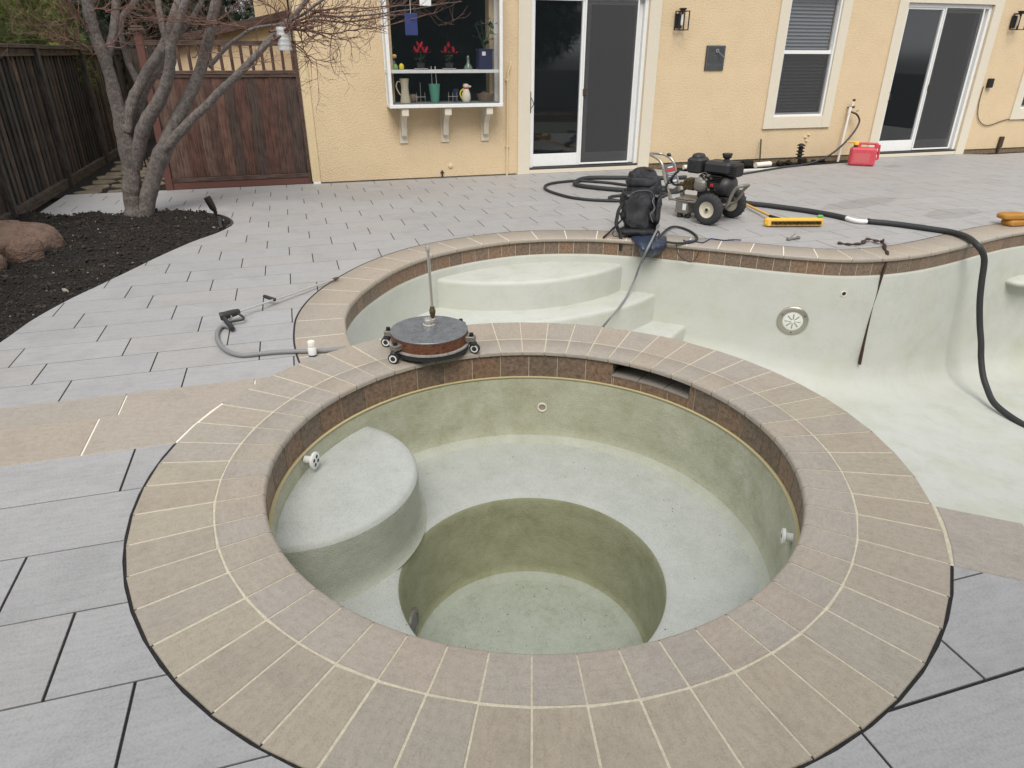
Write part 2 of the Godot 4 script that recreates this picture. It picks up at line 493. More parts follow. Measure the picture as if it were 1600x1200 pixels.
	variants("gate_woods", red, [g8(1.0), Color(0.86, 0.84, 0.84), Color(1.06, 1.03, 1.0), Color(0.76, 0.82, 0.84), Color(1.02, 1.06, 1.06), Color(0.9, 0.83, 0.81)])
	textured("gate_rail", Color8(98, 78, 71), 0.85, tw, Vector3(1.1, 1.5, 1.1), wb, 0.3)
	mat("gate_stain", Color8(98, 64, 56), 0.8)
	# garden
	textured("soil", Color8(42, 37, 34), 1.0, paint(512, [[fine, 1.0], [mid, 1.0], [cell, 0.5]], [g8(0.4), g8(0.8), g8(1.0)]), Vector3(1.6, 1.6, 1.6), grey(512, [[fine, 1.0], [mid, 1.0]]), 2.0)
	var mu := mat("mulch", Color.WHITE, 1.0)
	mu.vertex_color_use_as_albedo = true
	textured("bark", Color8(150, 140, 135), 0.9, paint(512, [[grain(512, 0.05, 31, 4, 1, 3), 1.0], [fine, 0.6], [big, 1.0]], [g8(0.40), g8(0.75), g8(1.0)], [grain(512, 0.15, 32, 2), 222], g8(0.38)), Vector3(3, 3, 3), grey(512, [[grain(512, 0.05, 31, 4, 1, 3), 1.0], [fine, 0.5]]), 0.8)
	mat("twig", Color8(112, 84, 74), 0.85)
	textured("boulder", Color8(126, 113, 104), 0.95, paint(512, [[mid, 1.0], [big, 1.2], [fine, 0.4]], [Color(0.62, 0.6, 0.6), Color(0.9, 0.82, 0.78), Color(1, 0.93, 0.88)]), Vector3(1.5, 1.5, 1.5), grey(512, [[mid, 1.0], [fine, 0.6]]), 1.2)
	textured("flagstone", Color8(128, 116, 100), 0.95, paint(512, [[mid, 1.0], [big, 1.0]], [g8(0.7), g8(1.0)]), Vector3(1, 1, 1))
	textured("edging", Color8(82, 80, 78), 0.8, paint(512, [[mid, 1.0], [fine, 1.0]], [g8(0.7), g8(1.0)]), Vector3(2, 2, 2))
	var lf := mat("leaf", Color.WHITE, 0.7)
	lf.vertex_color_use_as_albedo = true
	lf.backlight_enabled = true
	lf.backlight = Color(0.35, 0.4, 0.2)
	mat("leaf_dark", Color8(58, 74, 48), 0.8)
	# made things
	mat("rubber", Color8(44, 45, 47), 0.75)
	mat("black_plastic", Color8(44, 44, 46), 0.5)
	mat("black_metal", Color8(40, 38, 36), 0.55, 0.3)
	mat("bronze", Color8(74, 62, 48), 0.5, 0.4)
	textured("hose_black", Color8(52, 54, 56), 0.62, paint(512, [[mid, 1.0], [fine, 0.6]], [g8(0.75), g8(1.0)]), Vector3(3, 3, 3))
	mat("hose_grey", Color8(128, 129, 130), 0.6)
	mat("garden_hose", Color8(52, 54, 52), 0.5)
	textured("steel", Color8(196, 194, 190), 0.45, paint(512, [[streak, 1.0], [mid, 1.0]], [Color(0.72, 0.7, 0.68), g8(0.95), g8(1.0)]), Vector3(4, 4, 4)).metallic = 0.5
	mat("chrome", Color8(205, 203, 198), 0.3, 0.75)
	textured("scuffed_steel", Color8(142, 146, 152), 0.42, paint(512, [[streak, 0.7], [mid, 1.0], [big, 0.8]], [Color(0.72, 0.71, 0.70), Color(0.9, 0.91, 0.92), Color(1, 1, 1)]), Vector3(3, 3, 3)).metallic = 0.55
	textured("rusty_steel", Color8(140, 108, 90), 0.7, paint(512, [[mid, 1.0], [fine, 0.6], [big, 0.8]], [Color(0.5, 0.36, 0.28), Color(0.85, 0.72, 0.64), Color(0.95, 0.95, 0.95)]), Vector3(4, 4, 4)).metallic = 0.35
	textured("galvanised", Color8(156, 152, 144), 0.5, paint(512, [[mid, 1.0], [streak, 1.0]], [g8(0.75), g8(1.0)]), Vector3(4, 4, 4)).metallic = 0.5
	textured("brass_dirty", Color8(150, 132, 100), 0.5, paint(512, [[mid, 1.0], [fine, 1.0]], [g8(0.35), g8(1.0)]), Vector3(9, 9, 9)).metallic = 0.6
	textured("rim_paint", Color8(222, 218, 205), 0.55, paint(512, [[mid, 1.0], [fine, 0.7]], [Color(0.82, 0.79, 0.72), g8(1.0)]), Vector3(6, 6, 6))
	textured("tyre", Color8(62, 63, 65), 0.85, paint(512, [[mid, 1.0], [fine, 1.0]], [g8(0.75), g8(1.0)]), Vector3(5, 5, 5))
	textured("nylon", Color8(38, 39, 45), 0.36, paint(512, [[fine, 1.0], [mid, 1.0]], [g8(0.6), g8(1.0)]), Vector3(6, 6, 6), grey(512, [[mid, 1.0], [fine, 0.5]]), 0.5)
	mat("navy_plastic", Color8(46, 56, 74), 0.3)
	mat("mesh_grey", Color8(120, 122, 124), 0.7)
	mat("yellow", Color8(226, 176, 44), 0.55)
	mat("yellow_wood", Color8(218, 172, 84), 0.6)
	mat("bristle", Color8(48, 36, 26), 0.9)
	textured("sponge", Color8(236, 172, 84), 0.95, paint(512, [[cell, 1.0], [fine, 0.6]], [g8(0.75), g8(1.0)]), Vector3(9, 9, 9), grey(512, [[cell, 1.0]]), 0.5)
	textured("gas_red", Color8(204, 76, 90), 0.55, paint(512, [[big, 1.0], [mid, 0.8]], [Color(0.85, 0.8, 0.8), Color(1, 1, 1), Color(1, 1, 1)]), Vector3(4, 4, 4))
	mat("gas_label", Color8(196, 96, 100), 0.7)
	mat("white_plastic", Color8(228, 228, 226), 0.45)
	mat("pvc", Color8(226, 222, 214), 0.5)
	mat("red_plastic", Color8(190, 40, 44), 0.5)
	mat("label_blue", Color8(60, 76, 110), 0.6)
	mat("label_grey", Color8(92, 96, 104), 0.6)
	mat("navy_cord", Color8(44, 52, 96), 0.8)
	textured("strap_brown", Color8(96, 70, 62), 0.9, paint(512, [[cell, 1.0], [mid, 1.0]], [g8(0.5), g8(1.0)]), Vector3(14, 14, 14))
	mat("lens", Color8(214, 218, 212), 0.15)
	mat("plaque", Color8(62, 64, 65), 0.6)
	mat("plaque_light", Color8(98, 102, 104), 0.6)
	mat("poinsettia", Color8(196, 34, 62), 0.7)
	mat("leaf_house", Color8(62, 86, 58), 0.6)
	mat("jug_clay", Color8(188, 180, 156), 0.35)
	textured("green_glaze", Color8(96, 170, 146), 0.3, paint(512, [[mid, 1.0], [fine, 0.4]], [g8(0.75), g8(1.0)]), Vector3(12, 12, 12))
	mat("cream_glaze", Color8(226, 220, 200), 0.3)
	mat("navy_glaze", Color8(48, 54, 84), 0.35)
	mat("lemon", Color8(220, 204, 60), 0.5)
	mat("pear", Color8(128, 160, 90), 0.5)
	mat("basket", Color8(116, 100, 84), 0.9)
	mat("flower_tan", Color8(214, 170, 110), 0.8)
	textured("blue_glaze", Color8(74, 88, 150), 0.35, paint(512, [[cell, 1.0], [fine, 1.0]], [g8(0.6), g8(1.0)]), Vector3(20, 20, 20))
	textured("silver_paper", Color8(226, 227, 228), 0.4, paint(512, [[mid, 1.0]], [g8(0.8), g8(1.0)]), Vector3(5, 5, 5)).metallic = 0.25
	var bg := mat("bottle_glass", Color(0.6, 0.72, 0.66, 0.35), 0.05)
	bg.transparency = BaseMaterial3D.TRANSPARENCY_ALPHA
	mat("green_wrap", Color8(96, 168, 100), 0.2)

# ---------------------------------------------------------------- the setting
func circle(ce: Vector2, r: float, k := 72, a0 := 0.0, a1 := TAU) -> PackedVector2Array:
	var o := PackedVector2Array()
	for i in k:
		var a := a0 + (a1 - a0) * i / float(k if is_equal_approx(a1 - a0, TAU) else k - 1)
		o.append(ce + Vector2(cos(a), sin(a)) * r)
	return o

func flat2(p: Array) -> PackedVector2Array:
	var o := PackedVector2Array()
	for q in p: o.append(Vector2(q.x, q.z))
	return o

func area(p: PackedVector2Array) -> float:
	var s := 0.0
	for i in p.size():
		s += p[i].cross(p[(i + 1) % p.size()])
	return absf(s) / 2.0

func clean(p: PackedVector2Array) -> PackedVector2Array:
	var o := PackedVector2Array()
	for i in p.size():
		if o.size() == 0 or o[-1].distance_to(p[i]) > 0.003: o.append(p[i])
	while o.size() > 2 and o[0].distance_to(o[-1]) < 0.003: o.remove_at(o.size() - 1)
	return o

func pave(owner_node: Node3D, key: String, piece: String, region: PackedVector2Array, holes: Array, y: float, z0: float, x0: float, r0: int, r1: int, shift, wide_row := -99, keep := 300) -> void:
	var found := []
	for r in range(r0, r1):
		var off: float = x0 + fposmod(shift.call(r), 1.0) * TILE * 2.0
		for k in range(-8, 30):
			var xa := off + k * TILE * 2.0
			var za := z0 + r * TILE
			var gap := 0.006 if r == wide_row else 0.0028
			var q := PackedVector2Array([Vector2(xa + 0.004, za + gap), Vector2(xa + TILE * 2 - 0.004, za + gap), Vector2(xa + TILE * 2 - 0.004, za + TILE - 0.0026), Vector2(xa + 0.004, za + TILE - 0.0026)])
			var parts: Array = Geometry2D.intersect_polygons(q, region)
			for h in holes:
				var nxt := []
				for a in parts:
					for b in Geometry2D.clip_polygons(a, h):
						nxt.append(b)
				parts = nxt
			for a in parts:
				var cl := clean(a)
				if cl.size() >= 3 and area(cl) > 0.0001:
					var cen := Vector2.ZERO
					for w in cl: cen += w / cl.size()
					var seen := _in_view(Vector3(cen.x, y, cen.y))
					found.append([area(cl) / pow(Vector3(cen.x, y - 1.69, cen.y).length(), 3.0) * (1.0 if seen else 0.01), cl])
	found.sort_custom(func(a, b): return a[0] > b[0])
	var rest := MB.new()
	for i in found.size():
		var m := MB.new() if i < keep else rest
		m.uo = Vector2(rng.randf() * 7.0, rng.randf() * 7.0)
		m.slab(found[i][1], y + rng.randf_range(-0.0004, 0.0005), 0.02, 0.0006, 0.0 if rng.randf() < 0.5 else PI)
		if i < keep: P(piece, m, any(key), owner_node)
	if rest.v.size():
		var o := P(piece + "_field", rest, M[key][0], owner_node)
		o.set_meta("kind", "stuff")

func _in_view(p: Vector3) -> bool:
	var d := p - Vector3(0, 1.6914, 0)
	var f := d.dot(Vector3(0.26375547, -0.43705006, -0.85989552))
	if f < 0.3: return false
	var x := d.dot(Vector3(0.95642515, 0.00275317, 0.29196465)) / f
	var yy := d.dot(Vector3(0.12523573, 0.89943297, -0.41873183)) / f
	return absf(x) < 0.8 and absf(yy) < 0.62

var bed_edge := PackedVector2Array()
var pool_lip := PackedVector2Array()      # inner edge of the coping, closed, resampled
var pool_in := PackedVector2Array()       # normals into the pool
var pool_s := PackedFloat32Array()

func make_outlines() -> void:
	var b := [Vector2(-2.45, -3.3), Vector2(-2.12, -4.2), Vector2(-1.97, -4.86), Vector2(-1.90, -5.27), Vector2(-1.79, -5.64), Vector2(-1.65, -5.985), Vector2(-1.486, -6.38), Vector2(-1.30, -6.84), Vector2(-1.075, -7.315), Vector2(-0.863, -7.66), Vector2(-0.745, -7.97), Vector2(-0.757, -8.22), Vector2(-0.894, -8.52), Vector2(-1.154, -8.75), Vector2(-1.449, -8.89), Vector2(-1.93, -8.95), Vector2(-2.61, -9.03), Vector2(-2.93, -9.2)]
	bed_edge = PackedVector2Array(smooth(b, 5))
	# the pool: from where it meets the hot tub on the left, round the far side, and back to the hot tub on the right
	var l := [Vector2(0.40, -3.45), Vector2(0.235, -3.90), Vector2(0.19, -4.25), Vector2(0.19, -4.55), Vector2(0.215, -4.80), Vector2(0.304, -5.11), Vector2(0.47, -5.45), Vector2(0.754, -5.86), Vector2(1.09, -6.17), Vector2(1.40, -6.335), Vector2(1.72, -6.44), Vector2(2.06, -6.495), Vector2(2.40, -6.465), Vector2(2.70, -6.38), Vector2(2.89, -6.30), Vector2(3.25, -6.08), Vector2(3.55, -5.85), Vector2(3.98, -5.50), Vector2(4.25, -5.27), Vector2(4.613, -5.03), Vector2(4.889, -4.93), Vector2(5.224, -4.89), Vector2(5.626, -4.92), Vector2(6.124, -5.03), Vector2(6.748, -5.205), Vector2(7.33, -5.326), Vector2(8.1, -5.36), Vector2(9.0, -5.15), Vector2(9.8, -4.6), Vector2(10.3, -3.7), Vector2(10.4, -2.7), Vector2(10.0, -1.7), Vector2(9.2, -0.95), Vector2(8.0, -0.5), Vector2(6.6, -0.32), Vector2(5.2, -0.3), Vector2(4.0, -0.42), Vector2(3.1, -0.72), Vector2(2.5, -1.06), Vector2(1.96, -1.5)]
	var s := smooth(l, 8)
	var acc := 0.0
	var step := 0.0375
	var prev: Vector2 = s[0]
	pool_lip.append(prev)
	for i in range(1, s.size()):
		var q: Vector2 = s[i]
		while prev.distance_to(q) + acc >= step:
			prev = prev.move_toward(q, step - acc)
			acc = 0.0
			pool_lip.append(prev)
		acc += prev.distance_to(q)
		prev = q
	for i in pool_lip.size():
		var t := (pool_lip[mini(i + 1, pool_lip.size() - 1)] - pool_lip[maxi(i - 1, 0)]).normalized()
		pool_in.append(Vector2(-t.y, t.x))

func offset_path(p: PackedVector2Array, nn: PackedVector2Array, d: float) -> PackedVector2Array:
	var o := PackedVector2Array()
	for i in p.size(): o.append(p[i] + nn[i] * d)
	return o

func make_ground() -> void:
	var g := MB.new()
	var R := 60.0
	var hole := [-0.8, 11.2, -7.2, 0.6]
	for q in [[-R, R, -R, hole[2]], [-R, R, hole[3], R], [-R, hole[0], hole[2], hole[3]], [hole[1], R, hole[2], hole[3]]]:
		g.quad(Vector3(q[0], -0.08, q[2]), Vector3(q[1], -0.08, q[2]), Vector3(q[1], -0.08, q[3]), Vector3(q[0], -0.08, q[3]), Vector3.UP)
	structure("ground", g, M.soil)
	# lower patio
	var outer := offset_path(pool_lip, pool_in, -0.335)
	var pool_hole := PackedVector2Array(outer)
	var region := PackedVector2Array([Vector2(-2.45, -3.2)])
	region.append_array(bed_edge.slice(0))
	for q in [Vector2(-2.93, -10.44), Vector2(0.2, -10.435), Vector2(0.22, -10.405), Vector2(3.26, -10.405), Vector2(3.27, -10.385), Vector2(5.50, -10.385), Vector2(5.52, -10.36), Vector2(6.12, -9.79), Vector2(7.33, -9.755), Vector2(8.1, -9.93), Vector2(9.2, -10.05), Vector2(9.84, -10.38), Vector2(12.1, -10.38), Vector2(12.5, -10.2), Vector2(15.0, -10.3), Vector2(15.0, -3.0), Vector2(11.0, 0.5), Vector2(5.0, -2.0), Vector2(1.5, -3.2)]:
		region.append(q)
	var lower := structure("lower_patio")
	var bed := MB.new()
	for q in Geometry2D.clip_polygons(region, pool_hole):
		bed.slab(q, -0.0012, 0.06, 0.0)
	P("joint_bed", bed, M.joint_sand, lower)
	pave(lower, "pavers", "paver", region, [offset_path(pool_lip, pool_in, -0.345)], 0.0, -5.6202, -0.5652, -17, 18, func(r): return r / 3.0, -99, 300)
	# raised patio round the hot tub
	var up := structure("upper_patio")
	var rp := PackedVector2Array([Vector2(1.955, -1.438), Vector2(2.175, -1.26), Vector2(2.55, -0.985), Vector2(3.1, -0.68), Vector2(4.0, -0.38), Vector2(5.2, -0.27), Vector2(6.0, -0.27)])
	var rn := PackedVector2Array()
	for i in rp.size():
		var t := (rp[mini(i + 1, rp.size() - 1)] - rp[maxi(i - 1, 0)]).normalized()
		rn.append(Vector2(-t.y, t.x))
	var ur := PackedVector2Array([Vector2(-2.6, -2.638), Vector2(0.3, -2.638), Vector2(0.75, -2.17), Vector2(1.5, -1.5)])
	for i in rp.size(): ur.append(rp[i] + rn[i] * 0.329)
	ur.append(Vector2(6.0, 1.6)); ur.append(Vector2(-2.6, 1.6))
	var core := MB.new()
	for q in Geometry2D.clip_polygons(PackedVector2Array([Vector2(-2.6, -2.93), Vector2(0.2, -2.93), Vector2(1.95, -1.36), Vector2(2.6, -0.92), Vector2(3.2, -0.58), Vector2(4.1, -0.3), Vector2(6.0, -0.2), Vector2(6.0, 1.6), Vector2(-2.6, 1.6)]), circle(TC, 1.41)):
		core.slab(q, UP - 0.005, 0.6, 0.0)
	P("joint_bed", core, M.joint_sand, up)
	pave(up, "pavers", "paver", ur, [circle(TC, 1.434)], UP, -2.3352, -0.7448, -1, 13, func(r): return (r - 2) / 3.0, 5, 300)
	# tan nosing tiles at the edge of the raised patio, and the step below it
	for e in [[-2.155, -1.545], [-1.545, -0.937], [-0.937, 0.30]]:
		var q := PackedVector2Array([Vector2(e[0] + 0.003, -2.965), Vector2(e[1] - 0.003, -2.965), Vector2(e[1] - 0.003, -2.641), Vector2(e[0] + 0.003, -2.641)])
		for c in Geometry2D.clip_polygons(q, circle(TC, 1.432)):
			if area(c) < 0.004: continue
			var m := MB.new()
			m.uo = Vector2(rng.randf() * 5, rng.randf() * 5)
			m.slab(clean(c), UP, 0.022, 0.003, 0.0)
			P("nosing_tile", m, any("copings"), up)
	var gm := MB.new()
	for c in Geometry2D.clip_polygons(PackedVector2Array([Vector2(-2.3, -2.955), Vector2(0.2, -2.955), Vector2(0.2, -2.645), Vector2(-2.3, -2.645)]), circle(TC, 1.425)):
		gm.slab(clean(c), UP - 0.003, 0.018, 0.0)
	for c in Geometry2D.intersect_polygons(circle(TC, 1.445), PackedVector2Array([Vector2(-0.8, -2.955), Vector2(0.4, -2.955), Vector2(0.4, -2.65), Vector2(-0.8, -2.65)])):
		for d in Geometry2D.clip_polygons(c, circle(TC, 1.420)): gm.slab(clean(d), UP - 0.0015, 0.02, 0.0)
	P("grout", gm, M.grout_white, up)
	var step := structure("patio_step")
	for row in [[-3.502, -3.182], [-3.178, -2.95]]:
		for e in [[-2.18, -1.567], [-1.567, -0.955], [-0.955, -0.345], [-0.345, 0.2]]:
			var m := MB.new()
			m.uo = Vector2(rng.randf() * 5, rng.randf() * 5)
			var q := PackedVector2Array([Vector2(e[0] + 0.003, row[0]), Vector2(e[1] - 0.003, row[0]), Vector2(e[1] - 0.003, row[1]), Vector2(e[0] + 0.003, row[1])])
			for c in Geometry2D.clip_polygons(q, circle(TC, 1.40)):
				m.slab(clean(c), UP / 2, 0.022, 0.003)
			P("nosing_tile", m, any("copings"), step)
	var riser := MB.new()
	for c in Geometry2D.clip_polygons(PackedVector2Array([Vector2(-2.2, -3.485), Vector2(0.3, -3.485), Vector2(0.3, -2.94), Vector2(-2.2, -2.94)]), circle(TC, 1.39)):
		riser.slab(clean(c), UP / 2 - 0.004, 0.175, 0.0)
	P("grout", riser, M.grout_white, step)
	# nosing tiles on the right, along the pool edge of the raised patio
	for i in rp.size() - 1:
		var q := PackedVector2Array([rp[i].lerp(rp[i + 1], 0.012), rp[i].lerp(rp[i + 1], 0.988), (rp[i] + rn[i] * 0.325).lerp(rp[i + 1] + rn[i + 1] * 0.325, 0.988), (rp[i] + rn[i] * 0.325).lerp(rp[i + 1] + rn[i + 1] * 0.325, 0.012)])
		for c in Geometry2D.clip_polygons(q, circle(TC, 1.436)):
			var m := MB.new()
			m.uo = Vector2(rng.randf() * 5, rng.randf() * 5)
			m.slab(clean(c), UP, 0.022, 0.003, -0.7)
			P("nosing_tile", m, any("copings"), up)
	var rg := MB.new()
	rg.sweep(rp, rn, [Vector2(0.006, UP - 0.003), Vector2(0.325, UP - 0.003)], false)
	rg.sweep(rp, rn, [Vector2(0.01, UP - 0.02), Vector2(0.01, -0.2)], false)
	P("grout", rg, M.grout_cream, up)

func make_beds() -> void:
	var poly := PackedVector2Array(bed_edge)
	poly.append(Vector2(-3.13, -9.35)); poly.append(Vector2(-3.13, -3.2))
	var nz := FastNoiseLite.new()
	nz.seed = 77; nz.frequency = 2.2; nz.fractal_octaves = 4
	var rows := []
	var spots := []
	var z := -9.5
	while z < -3.0:
		var row := PackedVector3Array()
		var x := -3.2
		while x < -0.6:
			var p := Vector2(x, z)
			var d := 9.0
			for i in poly.size() - 1:
				d = minf(d, p.distance_to(Geometry2D.get_closest_point_to_segment(p, poly[i], poly[i + 1])))
			var inside := Geometry2D.is_point_in_polygon(p, poly)
			var y := -0.05
			if inside:
				y = -0.03 + minf(d, 0.3) * 0.14 + nz.get_noise_2d(x, z) * 0.06 * minf(1.0, d * 5.0)
				var rim := clampf(1.0 - absf(d - 0.12) / 0.12, 0, 1) if z < -8.4 and x < -1.0 else 0.0
				y += rim * 0.07 * (0.7 + nz.get_noise_2d(x * 3.0, z * 3.0))
				if d > 0.03: spots.append(Vector3(x, y, z))
			else:
				y = -0.05
			row.append(Vector3(x, y, z))
			x += 0.045
		rows.append(row)
		z += 0.045
	structure("planting_bed", MB.new().grid(rows), M.soil)
	var chip := MB.new()
	chip.blob(Vector3.ZERO, Vector3(1.0, 0.45, 0.6), 1.2, Basis.IDENTITY, 6, 4)
	var where := []
	var cols := []
	for i in 14000:
		var s: Vector3 = spots[rng.randi() % spots.size()] + Vector3(rng.randf_range(-0.03, 0.03), 0.0, rng.randf_range(-0.03, 0.03))
		var r := rng.randf_range(0.005, 0.016) * (1.0 if rng.randf() < 0.93 else 2.0)
		where.append(Transform3D(spin().scaled(Vector3.ONE * r), s + Vector3(0, r * 0.2, 0)))
		var k := rng.randf()
		cols.append(Color(0.027, 0.021, 0.016) * rng.randf_range(0.5, 1.7) if k < 0.9 else (Color(0.06, 0.048, 0.036) if k < 0.985 else Color(0.3, 0.27, 0.22)))
	var ch := multi("bark_mulch", chip.mesh(), M.mulch, where, cols)
	tag(ch, "dark brown bark mulch and soil crumbs scattered over the curved planting bed", "mulch")
	ch.set_meta("kind", "stuff")
	# the curved edging strip where the bed comes to its tip
	var e := bed_edge.slice(48, 76)
	var en := PackedVector2Array()
	for i in e.size():
		var t := (e[mini(i + 1, e.size() - 1)] - e[maxi(i - 1, 0)]).normalized()
		en.append(Vector2(-t.y, t.x))
	tag(P("bed_edging", MB.new().sweep(e, en, [Vector2(0.0, -0.05), Vector2(0.0, 0.014), Vector2(-0.02, 0.014), Vector2(-0.02, -0.05)]), M.edging), "thin dark edging strip curved round the tip of the planting bed", "edging")
	# bare soil by the house, with clods
	var strip := MB.new()
	for q in [PackedVector2Array([Vector2(5.52, -10.36), Vector2(6.12, -9.79), Vector2(7.33, -9.755), Vector2(8.1, -9.93), Vector2(9.2, -10.05), Vector2(9.84, -10.38), Vector2(9.84, -10.46), Vector2(5.52, -10.46)]), PackedVector2Array([Vector2(12.1, -10.38), Vector2(12.5, -10.2), Vector2(15, -10.3), Vector2(15, -10.46), Vector2(12.1, -10.46)])]:
		strip.slab(q, -0.012, 0.05, 0.0)
	structure("soil_strip", strip, M.soil)
	var clod := FastNoiseLite.new()
	clod.frequency = 18.0; clod.seed = 5
	var nth := -1
	for q in [[6.05, -10.1, 0.05], [6.35, -10.0, 0.07], [6.75, -10.05, 0.05], [7.15, -10.1, 0.10], [7.42, -10.05, 0.06], [7.85, -10.15, 0.055], [8.05, -10.2, 0.05], [8.35, -10.22, 0.065], [8.6, -10.25, 0.04], [8.8, -10.28, 0.05]]:
		var b := MB.new()
		b.blob(Vector3(q[0], q[2] * 0.35, q[1]), Vector3(q[2] * 1.3, q[2] * 0.75, q[2]), 1.0, Basis.IDENTITY, 12, 8, clod, q[2] * 0.9)
		nth += 1
		tag(P("dirt_clod", b, M.soil), "dark soil clod in the strip under the house wall, %s from left" % ["first", "second", "third", "fourth", "fifth", "sixth", "seventh", "eighth", "ninth", "last"][nth], "clod", "clods of soil under the house wall")
	# the side passage beyond the gate
	var path := structure("side_path")
	P("dirt", MB.new().slab(PackedVector2Array([Vector2(-3.13, -10.445), Vector2(-1.75, -10.445), Vector2(-1.75, -17.5), Vector2(-3.13, -17.5)]), -0.035, 0.04, 0.0), M.soil, path)
	for k in 26:
		var c := Vector2(-2.75 + (k % 3) * 0.36 + rng.randf_range(-0.05, 0.05), -10.7 - int(k / 3.0) * 0.42 + rng.randf_range(-0.05, 0.05))
		var q := PackedVector2Array()
		var s := rng.randi_range(5, 7)
		for i in s:
			var a := TAU * i / s + rng.randf_range(-0.25, 0.25)
			q.append(c + Vector2(cos(a) * 0.19, sin(a) * 0.2) * rng.randf_range(0.8, 1.1))
		P("flagstone", MB.new().slab(q, -0.012 + rng.randf_range(-0.006, 0.006), 0.03, 0.006), M.flagstone, path)

# ---------------------------------------------------------------- hot tub
func arc_path(r: float, a0: float, a1: float, k: int) -> Array:     # degrees; returns [points, inward normals]
	var p := PackedVector2Array(); var q := PackedVector2Array()
	for i in k + 1:
		var a := deg_to_rad(a0 + (a1 - a0) * i / k)
		p.append(TC + Vector2(cos(a), sin(a)) * r)
		q.append(-Vector2(cos(a), sin(a)))
	return [p, q]

func make_tub() -> void:
	var t := thing("hot_tub", "round empty in-ground hot tub with tan tile rim and brown waterline tiles", "hot tub")
	var J := [102.0, 108.6, 114.9, 121.3, 127.9, 134.1, 140.7, 147.4, 153.4, 160.2, 166.7, 173.1, 180.0, 187.0, 193.3, 199.5, 206.0, 212.9, 219.6, 226.3, 232.7, 239.6, 245.8, 252.4, 259.1, 265.7, 272.4, 279.1, 285.6, 292.2, 298.6, 305.0, 311.5, 318.1, 324.7, 331.3, 338.0, 344.8, 350.8, 357.2, 363.9, 370.5, 377.1, 383.9, 390.9, 397.2, 404.3, 410.9, 416.9, 423.4, 430.0, 436.1, 442.5, 449.0, 455.6, 462.0]
	var nose := [Vector2(0.0, UP - 0.024), Vector2(0.0, UP - 0.010), Vector2(-0.004, UP - 0.003), Vector2(-0.012, UP)]
	for i in J.size() - 1:
		var a0: float = J[i]; var a1: float = J[i + 1]
		var full := a0 > 251.0 and a1 < 273.0
		# inner ring: rounded nose towards the water
		var g := rad_to_deg(rng.randf_range(0.0022, 0.0034))
		var ap := arc_path(1.0, a0 + g, a1 - g, 2)
		var w := 0.41 if full else 0.1625
		var m := MB.new()
		m.uo = Vector2(rng.randf() * 5, rng.randf() * 5)
		var pr := nose.duplicate()
		pr.append(Vector2(-w + 0.002, UP)); pr.append(Vector2(-w, UP - 0.002)); pr.append(Vector2(-w, UP - 0.02))
		m.sweep(ap[0], ap[1], pr, true, true)
		P("coping_tile", m, any("copings"), t)
		if full: continue
		# outer ring: straight-cut tiles
		var q := PackedVector2Array()
		var ri := 1.1685; var ro := 1.424
		var gg := rng.randf_range(0.0020, 0.0032)
		for e in [[ri, a0 + rad_to_deg(gg / ri)], [ro, a0 + rad_to_deg(gg / ro)], [ro, a1 - rad_to_deg(gg / ro)], [ri, a1 - rad_to_deg(gg / ri)]]:
			q.append(TC + Vector2(cos(deg_to_rad(e[1])), sin(deg_to_rad(e[1]))) * (e[0] + rng.randf_range(-0.001, 0.003)))
		m = MB.new()
		m.uo = Vector2(rng.randf() * 5, rng.randf() * 5)
		m.slab(q, UP + rng.randf_range(-0.0006, 0.0006), 0.022, 0.002, -deg_to_rad((a0 + a1) / 2))
		P("coping_tile", m, any("copings_warm" if sin(deg_to_rad(a0)) > -0.2 else "copings"), t)
	var full_ring := arc_path(1.0, 0, 360, 120)
	P("grout", MB.new().sweep(full_ring[0], full_ring[1], [Vector2(-0.006, UP - 0.022), Vector2(-0.006, UP - 0.006), Vector2(-0.014, UP - 0.0016), Vector2(-0.418, UP - 0.0016), Vector2(-0.418, UP - 0.03)], false), M.grout_cream, t)
	P("outer_wall", MB.new().sweep(full_ring[0], full_ring[1], [Vector2(-0.40, UP - 0.022), Vector2(-0.40, -1.9)], false), M.plaster_pool, t)
	P("mortar_bed", MB.new().sweep(full_ring[0], full_ring[1], [Vector2(-0.40, UP - 0.024), Vector2(-0.015, UP - 0.024)], false), M.mortar, t)
	# waterline tiles, each its own piece; a spillway slot is left open under the rim
	var s0 := -47.3; var s1 := -22.9
	var a := 8.55 * 0.5
	var k := 0
	while k < 42:
		var b0 := -81.05 + (k - 20) * 8.571
		var b1 := b0 + 8.571
		k += 1
		var cuts := [[b0, b1, 0.0]]
		var q0 := fposmod(b0 + 180.0, 360.0) - 180.0
		var q1 := q0 + 8.571
		if q1 > s0 + 0.5 and q0 < s1 - 0.5:
			cuts = []
			if q0 < s0: cuts.append([q0, s0, 0.0])
			cuts.append([maxf(q0, s0), minf(q1, s1), 1.0])
			if q1 > s1: cuts.append([s1, q1, 0.0])
		for c in cuts:
			var g := 0.11
			var ap := arc_path(1.012, c[0] + g, c[1] - g, 2)
			var top := UP - 0.026 if c[2] == 0.0 else 0.184
			var m := MB.new()
			m.uo = Vector2(rng.randf() * 5, rng.randf() * 5)
			m.sweep(ap[0], ap[1], [Vector2(-0.004, top), Vector2(-0.001, top), Vector2(0.0, top - 0.002), Vector2(0.0, 0.134), Vector2(-0.004, 0.132)], true)
			P("waterline_tile", m, any("waterlines"), t)
	var gr := MB.new()
	var wall_ring := arc_path(1.0145, s1, 360.0 + s0, 100)
	gr.sweep(wall_ring[0], wall_ring[1], [Vector2(0, UP - 0.023), Vector2(0, 0.128)], false)
	wall_ring = arc_path(1.0145, s0, s1, 16)
